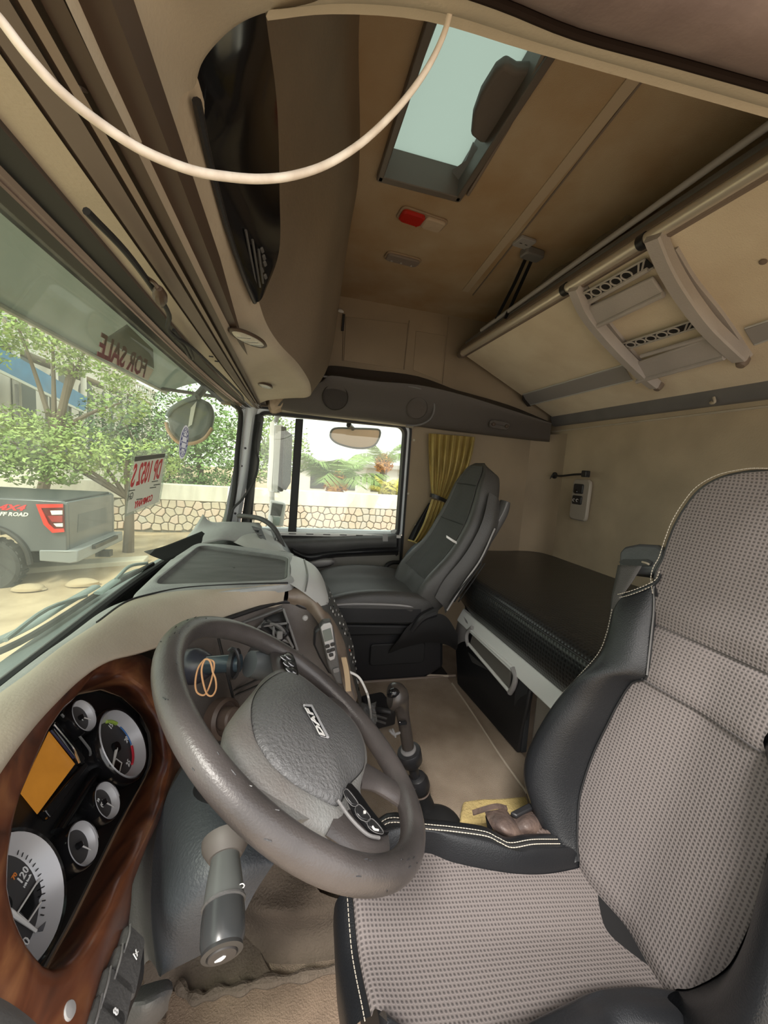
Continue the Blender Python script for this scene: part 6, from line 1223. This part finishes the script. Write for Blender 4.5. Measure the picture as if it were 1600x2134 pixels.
def palm(lbl, q, n, L_, m_, seedv, group=None, h=1.0):
    random.seed(seedv); t = thing('palm_tree', V((q.x, q.y, GZ)), lbl, 'palm', group)
    ob('trunk', tube([V((q.x, q.y, GZ)), V((q.x, q.y, q.z))], lambda u: .22-.03*u, 12, 3), bark, t)
    ob('leaf_bases', leaves([(q.x, q.y, q.z-.02, .48, 1.1)], 620, .13, .35), palm_o if m_ is palm_g else palm_y, t, smooth=False, kind='stuff')
    for k in range(n):
        a = 2*math.pi*k/n+random.uniform(-.12, .12); e = random.uniform(.45, 2.2); frond((q.x, q.y, q.z), (math.cos(a), math.sin(a)*.8, e), L_*random.uniform(.8, 1.1), random.uniform(.25, .6), m_, t)
palm('broad green date palm with orange leaf bases beyond the passenger window', A(700, 1008, 16.0), 20, 2.6, palm_g, 4)
palm('small yellow-green palm at the right edge of the passenger window', A(812, 1030, 15.2), 16, 1.3, palm_y, 9)
palm('pale green palm behind the broad date palm', A(800, 965, 20.0), 11, 2.6, palm_g, 12)
# ---- white building beyond the palms, with opening
wh = mat('house_white', (.68, .66, .62), .8); bl = mat('blue_sheet', (.06, .22, .42), .5, stretch=(1, 1, 1), var=.2, vs=2)
hw = thing('garden_building', A(740, 1030, 24), 'low white building with a dark opening beyond the palms', 'building')
q0, q1 = A(610, 1035, 24), A(850, 1035, 24)
ob('wall', wbox(q0.x, q1.x+6, 24, 27, GZ, .9), wh, hw); ob('roof_slab', wbox(q0.x-.4, q1.x+6.4, 23.6, 27.3, .9, 1.15), mat('roof_grey', (.40, .38, .36), .8), hw)
for k in range(4): x = q0.x+1+k*1.9; ob('opening', wbox(x, x+.9, 23.97, 24.02, -.6, .5), mat('opening_dark', (.05, .05, .05), .5), hw); ob('lintel', wbox(x-.1, x+1.0, 23.93, 24.02, .5, .6), wh, hw)
# long house on the left: balustrade terrace and arches over a blue sheeted roof
hx_ = -10.6
def Hx(px, py): return P(px, py, X=hx_)
lh = thing('long_house', V((hx_, 20, GZ)), 'long pale house with balustrade and arched porch behind the trees', 'building')
def hz_at(px, py): return Hx(px, py)
ya, yb = 15.5, 36
z_t = Hx(140, 735).z; z_b = Hx(140, 800).z; z_bal = Hx(200, 775).z
ob('wall', wbox(hx_-4, hx_-.3, ya-.5, yb, GZ, z_t-1.0), wh, lh)
ob('terrace_slab', wbox(hx_-4, hx_, ya-.5, yb, z_bal-.45, z_bal-.2), wh, lh); ob('handrail', wbox(hx_-.12, hx_+.08, ya-.5, yb, z_bal+.45, z_bal+.6), wh, lh)
bp_ = lathe([(.06, -.2), (.05, -.1), (.10, .08), (.05, .25), (.06, .45)], I4, 8)
for k in range(46):
    y = ya+k*.44; ob('baluster', ([q+V((hx_, y, z_bal)) for q in bp_[0]], bp_[1]), wh, lh)
ob('upper_storey', wbox(hx_-4, hx_-1.6, ya, yb, z_bal, z_bal+2.0), mat('house_tan', (.46, .40, .30), .8), lh); ob('roof', prism([V((hx_-4.5, ya-1, z_bal+2)), V((hx_-1.0, ya-1, z_bal+2)), V((hx_-2.8, ya-1, z_bal+3.0))], (0, yb-ya+2, 0)), mat('roof_brown', (.30, .21, .13), .8), lh)
for k in range(7):
    y = ya+1+k*2.6; A0 = z_bal-.75
    arch_ = [V((hx_-.28, y, GZ+.4)), V((hx_-.28, y+1.5, GZ+.4)), V((hx_-.28, y+1.5, A0-.5))]+[V((hx_-.28, y+.75+.75*math.cos(a), A0-.5+.6*math.sin(a))) for a in [math.pi*j/8 for j in range(1, 8)]]+[V((hx_-.28, y, A0-.5))]
    ob('arch_opening', prism(arch_, (.03, 0, 0)), mat('arch_shade', (.10, .12, .12), .6), lh); ob('porch_column', tube([V((hx_+.1, y-.35, GZ)), V((hx_+.1, y-.35, z_bal-.45))], .13, 10, 1), wh, lh)
s0 = [P(-60, 688, X=-8.6), P(182, 828, X=-8.6), P(178, 858, X=-8.6), P(-60, 740, X=-8.6)]
br_ = thing('blue_shed_roof', V((-9, s0[0].y, s0[0].z)), 'bright blue sheet roof edge slanting behind the trees on the left', 'roof')
yl = [q.y for q in s0]; y_0, y_1 = min(yl), max(yl); zt_ = P(100, 781, X=-8.6).z; zb_ = P(100, 818, X=-8.6).z
ob('fascia', prism(s0, (-.08, 0, 0)), bl, br_); ob('sheet', prism([s0[0]+V((-.08, 0, -.03)), s0[1]+V((-.08, 0, -.03)), s0[1]+V((-1.6, 0, .2)), s0[0]+V((-1.6, 0, .2))], (0, 0, .03)), bl, br_)
for k in range(4): y = y_0+.4+k*(y_1-y_0)/4; ob('post', tube([V((-8.7, y, GZ)), V((-8.7, y, zb_))], .05, 8, 1), grey_m, br_)
ob('edge_strip', prism([s0[3], s0[2], s0[2]+V((0, 0, -.09)), s0[3]+V((0, 0, -.09))], (-.05, 0, 0)), mat('edge_pale', (.6, .6, .56), .6), br_)
# garden wall behind the pickup
q = P(0, 1010, Y=WY+.6); ob('side_wall', wbox(-16, -4, WY+.36, WY+.6, GZ, GZ+1.9), ww, label='plain pale garden wall behind the pickup and the stone wall', cat='wall')
# ---- pickup
px0, py0 = -3.62, 7.62; GZ0 = GZ; GZ = GZ-.10
pk = thing('pickup_truck', (px0-1.5, py0+1, GZ), 'dark grey pickup truck parked outside, seen from its rear corner', 'car')
pg = mat('pickup_grey', (.085, .095, .105), .35, coat=.5); tyre = mat('tyre', (.03, .03, .03), .85, bump=.8, bs=40); lg = mat('bumper_grey', (.22, .23, .235), .4)
zb, zt = GZ+.72, GZ+1.60
GP = GZ; 
def side(y, s):
    o_ = [(-.02, zb+.02), (-.02, zt-.05), (-.08, zt), (-2.05, zt+.02), (-2.05, zb-.10)]
    arc_ = [(-1.15+.56*math.cos(a), GZ+.52+.62*math.sin(a)) for a in [math.pi*j/10 for j in range(10, -1, -1)]]
    arc_ = [q for q in arc_ if q[1] > zb-.12]
    poly = o_+arc_
    return prism([V((px0+x, y, z)) for x, z in poly], (0, s*.09, 0))
ob('bed_side', side(py0, 1), pg, pk, bevel=.015); ob('bed_side', side(py0+1.80, 1), pg, pk, bevel=.015)
ob('tailgate', prism([V((px0-.02, py0+.09, zb+.02)), V((px0-.02, py0+1.80, zb+.02)), V((px0-.02, py0+1.80, zt-.02)), V((px0-.02, py0+.09, zt-.02))], (-.08, 0, 0)), pg, pk, bevel=.015)
ob('tailgate_recess', prism([V((px0-.015, py0+.35, zb+.28)), V((px0-.015, py0+1.55, zb+.28)), V((px0-.015, py0+1.50, zt-.28)), V((px0-.015, py0+.40, zt-.28))], (-.01, 0, 0)), mat('pickup_grey_dark', (.08, .09, .10), .4), pk)
ob('bed_cover', wbox(px0-2.05, px0-.08, py0+.05, py0+1.83, zt-.03, zt+.02), mat('bed_cover', (.045, .05, .052), .6), pk, bevel=.02)
ob('cab', prism([V((px0-2.08, py0+.03, zb-.1)), V((px0-2.08, py0+.03, zt)), V((px0-2.35, py0+.18, zt+.58)), V((px0-4.0, py0+.18, zt+.62)), V((px0-4.6, py0+.03, zt+.05)), V((px0-5.9, py0+.05, zt-.1)), V((px0-6.0, py0+.05, zb))], (0, 1.77, 0)), pg, pk, bevel=.05)
ob('side_window', prism([V((px0-2.5, py0+.02, zt+.08)), V((px0-2.6, py0+.06, zt+.48)), V((px0-3.9, py0+.06, zt+.50)), V((px0-4.3, py0+.02, zt+.1))], (0, .02, 0)), gloss, pk)
ob('bumper', prism([V((px0+.02, py0-.02, zb-.20)), V((px0+.14, py0+.0, zb-.18)), V((px0+.14, py0, zb+.03)), V((px0-.02, py0-.02, zb+.03)), V((px0-.42, py0-.02, zb+.03)), V((px0-.42, py0-.02, zb-.16))], (0, 1.90, 0)), lg, pk, bevel=.02)
ob('bumper_step', wbox(px0, px0+.20, py0+.5, py0+1.5, zb-.06, zb+.02), black, pk, bevel=.01); ob('hitch', wbox(px0, px0+.25, py0+.95, py0+1.1, zb-.32, zb-.2), black, pk)
for y, s in ((py0-.03, 1), (py0+1.63, 1)):
    for x in (px0-1.15, px0-4.9):
        Mx = frame((x, y, GZ+.46), (0, 1, 0)); w_ = ob('wheel', lathe([(.25, .04), (.27, 0), (.41, -.01), (.45, .03), (.455, .14), (.45, .25), (.40, .29), (.25, .27)], Mx, 32), tyre, pk); ob('wheel_rim', lathe([(.25, .06), (.20, .05), (.08, .03), (.0001, .025)], Mx, 20), grey_l, w_)
        for k in range(24):
            a = 2*math.pi*k/24; 
            if x > px0-2: ob('tread_block', box(.06, .20, .035, frame(Mx @ V((.455*math.cos(a), .455*math.sin(a), .14)), Mx.to_3x3() @ V((math.cos(a), math.sin(a), 0)), Mx.to_3x3() @ V((-math.sin(a), math.cos(a), 0)))), tyre, w_)
        if x > px0-2: ob('arch_trim', tube([V((x+.60*math.cos(a), y+.02 if y < py0+1 else y+.2, GZ+.50+.64*math.sin(a))) for a in [math.pi*j/8 for j in range(9)]], .045, 8, 3), black, pk)
tl = mat('tail_red', (.60, .03, .02), .2, coat=.5)
def tq(pts, y=py0-.012, d=.02): return prism([V((px0+x, y, z)) for x, z in pts], (0, -d, 0))
lt = ob('tail_light', tq([(-.42, zt-.06), (-.04, zt-.04), (-.03, zt-.52), (-.20, zt-.54), (-.32, zt-.40)]), mat('tail_dark', (.12, .01, .01), .25), pk, bevel=.006)
ob('red_bar', tq([(-.42, zt-.06), (-.04, zt-.04), (-.04, zt-.10), (-.35, zt-.12)], py0-.034), tl, lt); ob('red_bar', tq([(-.42, zt-.06), (-.35, zt-.12), (-.25, zt-.38), (-.17, zt-.47), (-.04, zt-.46), (-.03, zt-.52), (-.20, zt-.54), (-.32, zt-.40)], py0-.034), tl, lt)
ob('clear_lamp', tq([(-.22, zt-.16), (-.05, zt-.15), (-.05, zt-.22), (-.20, zt-.23)], py0-.034), white, lt); ob('clear_lamp', tq([(-.18, zt-.38), (-.05, zt-.37), (-.05, zt-.43), (-.14, zt-.43)], py0-.034), white, lt)
ob('red_bar', tq([(-.26, zt-.25), (-.05, zt-.24), (-.05, zt-.35), (-.20, zt-.35)], py0-.034), mat('tail_mid_red', (.30, .03, .03), .3), lt)
Mt = frame((px0-.80, py0-.006, zt-.25), (0, -1, 0), (1, 0, 0)); text('OFF ROAD', .088, Mt @ Matrix.Diagonal((1.1, 1, 1, 1)), white, pk, shear=.3, bold=.003, ext=.002)
text('4X4', .13, frame((px0-.80, py0-.006, zt-.14), (0, -1, 0), (1, 0, 0)) @ Matrix.Diagonal((1.6, 1, 1, 1)), mat('decal_red', (.6, .03, .04), .5), pk, shear=.4, bold=.006, ext=.002)
GZ = GZ0
# ---- sign posts & kerb stones on the sand
random.seed(8)
for k, (px, py, s, lbl) in enumerate(((172, 1215, .16, 'broad flat rock on the sand below the pickup'), (215, 1170, .10, 'small pale stone near the tree trunk'), (60, 1225, .14, 'rough rock near the left windscreen edge'), (340, 1140, .09, 'small stone on the sand by the boundary wall'))):
    q = P(px, py, Z=GZ+.03); R_ = []
    for j in range(5):
        z = -.03+s*.7*j/4; r_ = s*math.sqrt(max(.02, 1-(j/4.2)**2)); R_.append([q+V((math.cos(a)*r_*1.7*random.uniform(.85, 1.1), math.sin(a)*r_*random.uniform(.85, 1.1), z)) for a in [2*math.pi*i/9 for i in range(9)]])
    ob('rock', grid(R_, 2, 2, True, False, True), mat('rock_tan', (.42, .33, .22), .95, bump=1, bs=12), label=lbl, cat='rock')
ob('kerb', prism([P(20, 1200, Z=GZ+.02), P(300, 1178, Z=GZ+.02), P(310, 1168, Z=GZ+.02), P(20, 1188, Z=GZ+.02)], (0, 0, .12)), mat('kerb_pale', (.50, .45, .36), .9), label='low pale kerb running across the sand in front of the wall', cat='kerb', bevel=.02)
# ---- outside of the cab: smoked visor, wipers, mirrors
vsr = thing('sun_visor', (-.5, 1.2, 1.3), 'smoked outer sun visor above the windscreen', 'sun visor')
ob('visor_shield', grid([[V((-.60-.03*math.cos((y-1.1)*1.2), y, 1.277)) for y in (.0, .6, 1.2, 1.8, 2.2)], [V((-.50, y, 1.33)) for y in (.0, .6, 1.2, 1.8, 2.2)], [V((-.37, y, 1.36)) for y in (.0, .6, 1.2, 1.8, 2.2)]], 4, 4), visor_glass, vsr, solid=.004)
ob('visor_lip', tube([V((-.60-.03*math.cos((y-1.1)*1.2), y, 1.277)) for y in (.0, .6, 1.2, 1.8, 2.2)], .008, 8, 4), mat('visor_lip', (.35, .36, .33), .5), vsr)
for y in (.5, 2.1): ob('visor_bracket', tube([V((-.36, y, 1.27)), V((-.6, y, 1.28))], .008, 8, 1), black, vsr)
# wipers
wpg = mat('wiper_grey', (.20, .25, .25), .4)
def wiper(lbl, arm, blade, tip):
    t = thing('wiper', arm[0], lbl, 'wiper', 'windscreen wipers'); ob('arm', tube(arm, .010, 8, 4, flat=(.5, 1.3)), wpg, t); ob('blade', tube(blade, .007, 8, 4), rubber, t); ob('blade_bridge', tube([blade[0].lerp(blade[-1], .15)+V((0, 0, .012)), blade[0].lerp(blade[-1], .5)+V((-.008, 0, .025)), blade[0].lerp(blade[-1], .85)+V((0, 0, .012))], .005, 8, 4), wpg, t); return t
wz = .585
wiper('wiper arm lying low along the foot of the windscreen, nearer one', [P(-40, 1352, Z=wz), P(60, 1305, Z=wz), P(130, 1262, Z=wz+.01), P(200, 1222, Z=wz+.015)], [P(-40, 1375, Z=wz), P(70, 1322, Z=wz), P(205, 1236, Z=wz)], None)
wiper('short black wiper lying under the middle of the windscreen', [P(205, 1236, Z=wz+.02), P(250, 1205, Z=wz+.03), P(290, 1188, Z=wz+.03)], [P(226, 1224, Z=wz+.02), P(270, 1200, Z=wz+.03), P(318, 1175, Z=wz+.03)], None)
ob('scuttle_panel', grid([[V((wbx(y)-.02, y, .575)) for y in (.0, .6, 1.2, 1.8, 2.15)], [V((wbx(y)-.10, y, .55)) for y in (.0, .6, 1.2, 1.8, 2.15)], [V((wbx(y)-.13, y, .35)) for y in (.0, .6, 1.2, 1.8, 2.15)], [V((wbx(y)-.13, y, -.9)) for y in (.0, .6, 1.2, 1.8, 2.15)]], 4, 3), mat('cab_front_dark', (.12, .15, .155), .5), label='dark scuttle panel at the outside foot of the windscreen', cat='panel')
# passenger side mirrors seen through the door glass
dm = thing('door_mirror', P(580, 960, Y=2.55), 'tall white door mirror outside the passenger window', 'mirror')
def Mm(px, py, y=2.55): return P(px, py, Y=y)
ob('housing', grid([[Mm(572, 872), Mm(570, 950), Mm(566, 1020), Mm(570, 1030)], [Mm(562, 885, 2.6), Mm(560, 950, 2.6), Mm(556, 1010, 2.6), Mm(562, 1026, 2.6)], [Mm(580, 890, 2.7), Mm(575, 950, 2.7), Mm(572, 1005, 2.7), Mm(580, 1020, 2.7)], [Mm(588, 878), Mm(584, 950), Mm(580, 1020), Mm(584, 1028)]], 4, 4), mat('mirror_white', (.92, .92, .90), .4), dm)
ob('housing_front', prism([Mm(572, 885), Mm(590, 885), Mm(582, 1028), Mm(566, 1026)], (0, .03, 0)), mat('mirror_white', (.92, .92, .90), .4), dm, bevel=.008)
ob('mirror_glass', prism([Mm(592, 895, 2.53), Mm(609, 905, 2.53), Mm(606, 1005, 2.53), Mm(596, 1022, 2.53), Mm(586, 1020, 2.53)], (0, .02, 0)), mat('mirror_face', (.08, .08, .08), .03, metal=1), dm, bevel=.004) 
ob('dark_case', prism([Mm(586, 888, 2.545), Mm(597, 890, 2.545), Mm(590, 1024, 2.545), Mm(578, 1026, 2.545)], (0, .02, 0)), grey_d, dm, bevel=.004)
ob('mirror_arm', tube([Mm(574, 880), Mm(580, 866), Mm(600, 858), Mm(600, 852, 2.3), Mm(600, 850, 2.22)], .014, 10, 4), mat('arm_grey', (.38, .39, .40), .4), dm)
ob('mirror_arm', tube([Mm(567, 1024), Mm(566, 1060), Mm(560, 1105, 2.4), Mm(556, 1118, 2.24)], .016, 10, 4), white, dm)
dm2 = thing('wide_angle_mirror', P(575, 1070, Y=2.5), 'small lower wide angle mirror under the tall door mirror', 'mirror')
ob('housing', prism([Mm(562, 1042, 2.5), Mm(592, 1048, 2.5), Mm(596, 1052, 2.5), Mm(590, 1098, 2.5), Mm(560, 1098, 2.5)], (0, .05, 0)), mat('mirror_white', (.92, .92, .90), .4), dm2, bevel=.01); ob('mirror_glass', prism([Mm(567, 1048, 2.49), Mm(590, 1052, 2.49), Mm(584, 1076, 2.49), Mm(563, 1074, 2.49)], (0, .01, 0)), grey_d, dm2, bevel=.003); ob('lower_pane', prism([Mm(564, 1078, 2.49), Mm(584, 1079, 2.49), Mm(581, 1096, 2.49), Mm(562, 1096, 2.49)], (0, .01, 0)), mat('mirror_teal', (.36, .45, .42), .2), dm2, bevel=.003)
km = thing('kerb_mirror', P(740, 905, Y=2.45), 'tan faced kerb mirror hanging above the passenger window', 'mirror')
kk = [P(x, y, Y=2.45) for x, y in ((692, 896), (705, 892), (740, 893), (775, 894), (791, 897), (790, 912), (780, 928), (760, 934), (735, 933), (708, 926), (694, 918), (688, 908))]
ob('face', prism(kk, (0, .012, 0)), mat('kerb_mirror_tan', (.95, .62, .43), .35), km, bevel=.003); ob('rim', tube(kk, .006, 8, 3, True), grey_d, km); ob('back_shell', prism([q+V((0, .013, 0)) for q in kk], (0, .05, 0)), grey_d, km, bevel=.012)
ob('mount', tube([P(727, 884, Y=2.24), P(728, 886, Y=2.36), P(735, 893, Y=2.45)], .014, 12, 3), black, km)
# front mirror beyond the far corner of the windscreen
fm2 = thing('front_mirror', P(395, 880, Y=1.95), 'rounded front mirror hanging outside the far corner of the windscreen', 'mirror')
def Fm(px, py, y=1.95): return P(px, py, Y=y)
fo = [(345, 862), (356, 848), (385, 832), (410, 826), (436, 838), (446, 862), (440, 890), (425, 912), (400, 922), (372, 922), (352, 900)]
ob('shell', prism([Fm(x, y) for x, y in fo], (0, .06, 0)), mat('front_mirror_dark', (.10, .12, .115), .35), fm2, bevel=.02, bseg=3); ob('lower_rim', tube([Fm(x, y, 1.94) for x, y in ((346, 880), (352, 900), (372, 922), (400, 924), (425, 914), (442, 892))], .008, 8, 4), mat('rim_orange', (.55, .34, .20), .4), fm2)
ob('upper_rim', tube([Fm(x, y, 1.94) for x, y in ((348, 868), (358, 852), (385, 836), (408, 828))], .010, 8, 4), mat('rim_bluegrey', (.22, .27, .29), .4), fm2)
ob('arm', tube([Fm(408, 828), Fm(418, 818, 2.0), Fm(424, 810, 2.05)], .018, 10, 3), mat('front_mirror_dark', (.10, .12, .115), .35), fm2)
ob('paper_tag', prism([Fm(398, 850, 1.935), Fm(410, 836, 1.935), Fm(400, 885, 1.935), Fm(392, 890, 1.935)], (0, -.002, 0)), white, fm2)
# cab roof and outer side so that the sky only enters by the glass
st('roof', join(wbox(-.38, hx0-.01, .0, 2.3, 1.97, 2.0), wbox(hx1+.01, 1.72, .0, 2.3, 1.97, 2.0), wbox(hx0-.01, hx1+.01, .0, hy0-.01, 1.97, 2.0), wbox(hx0-.01, hx1+.01, hy1+.01, 2.3, 1.97, 2.0)), body)
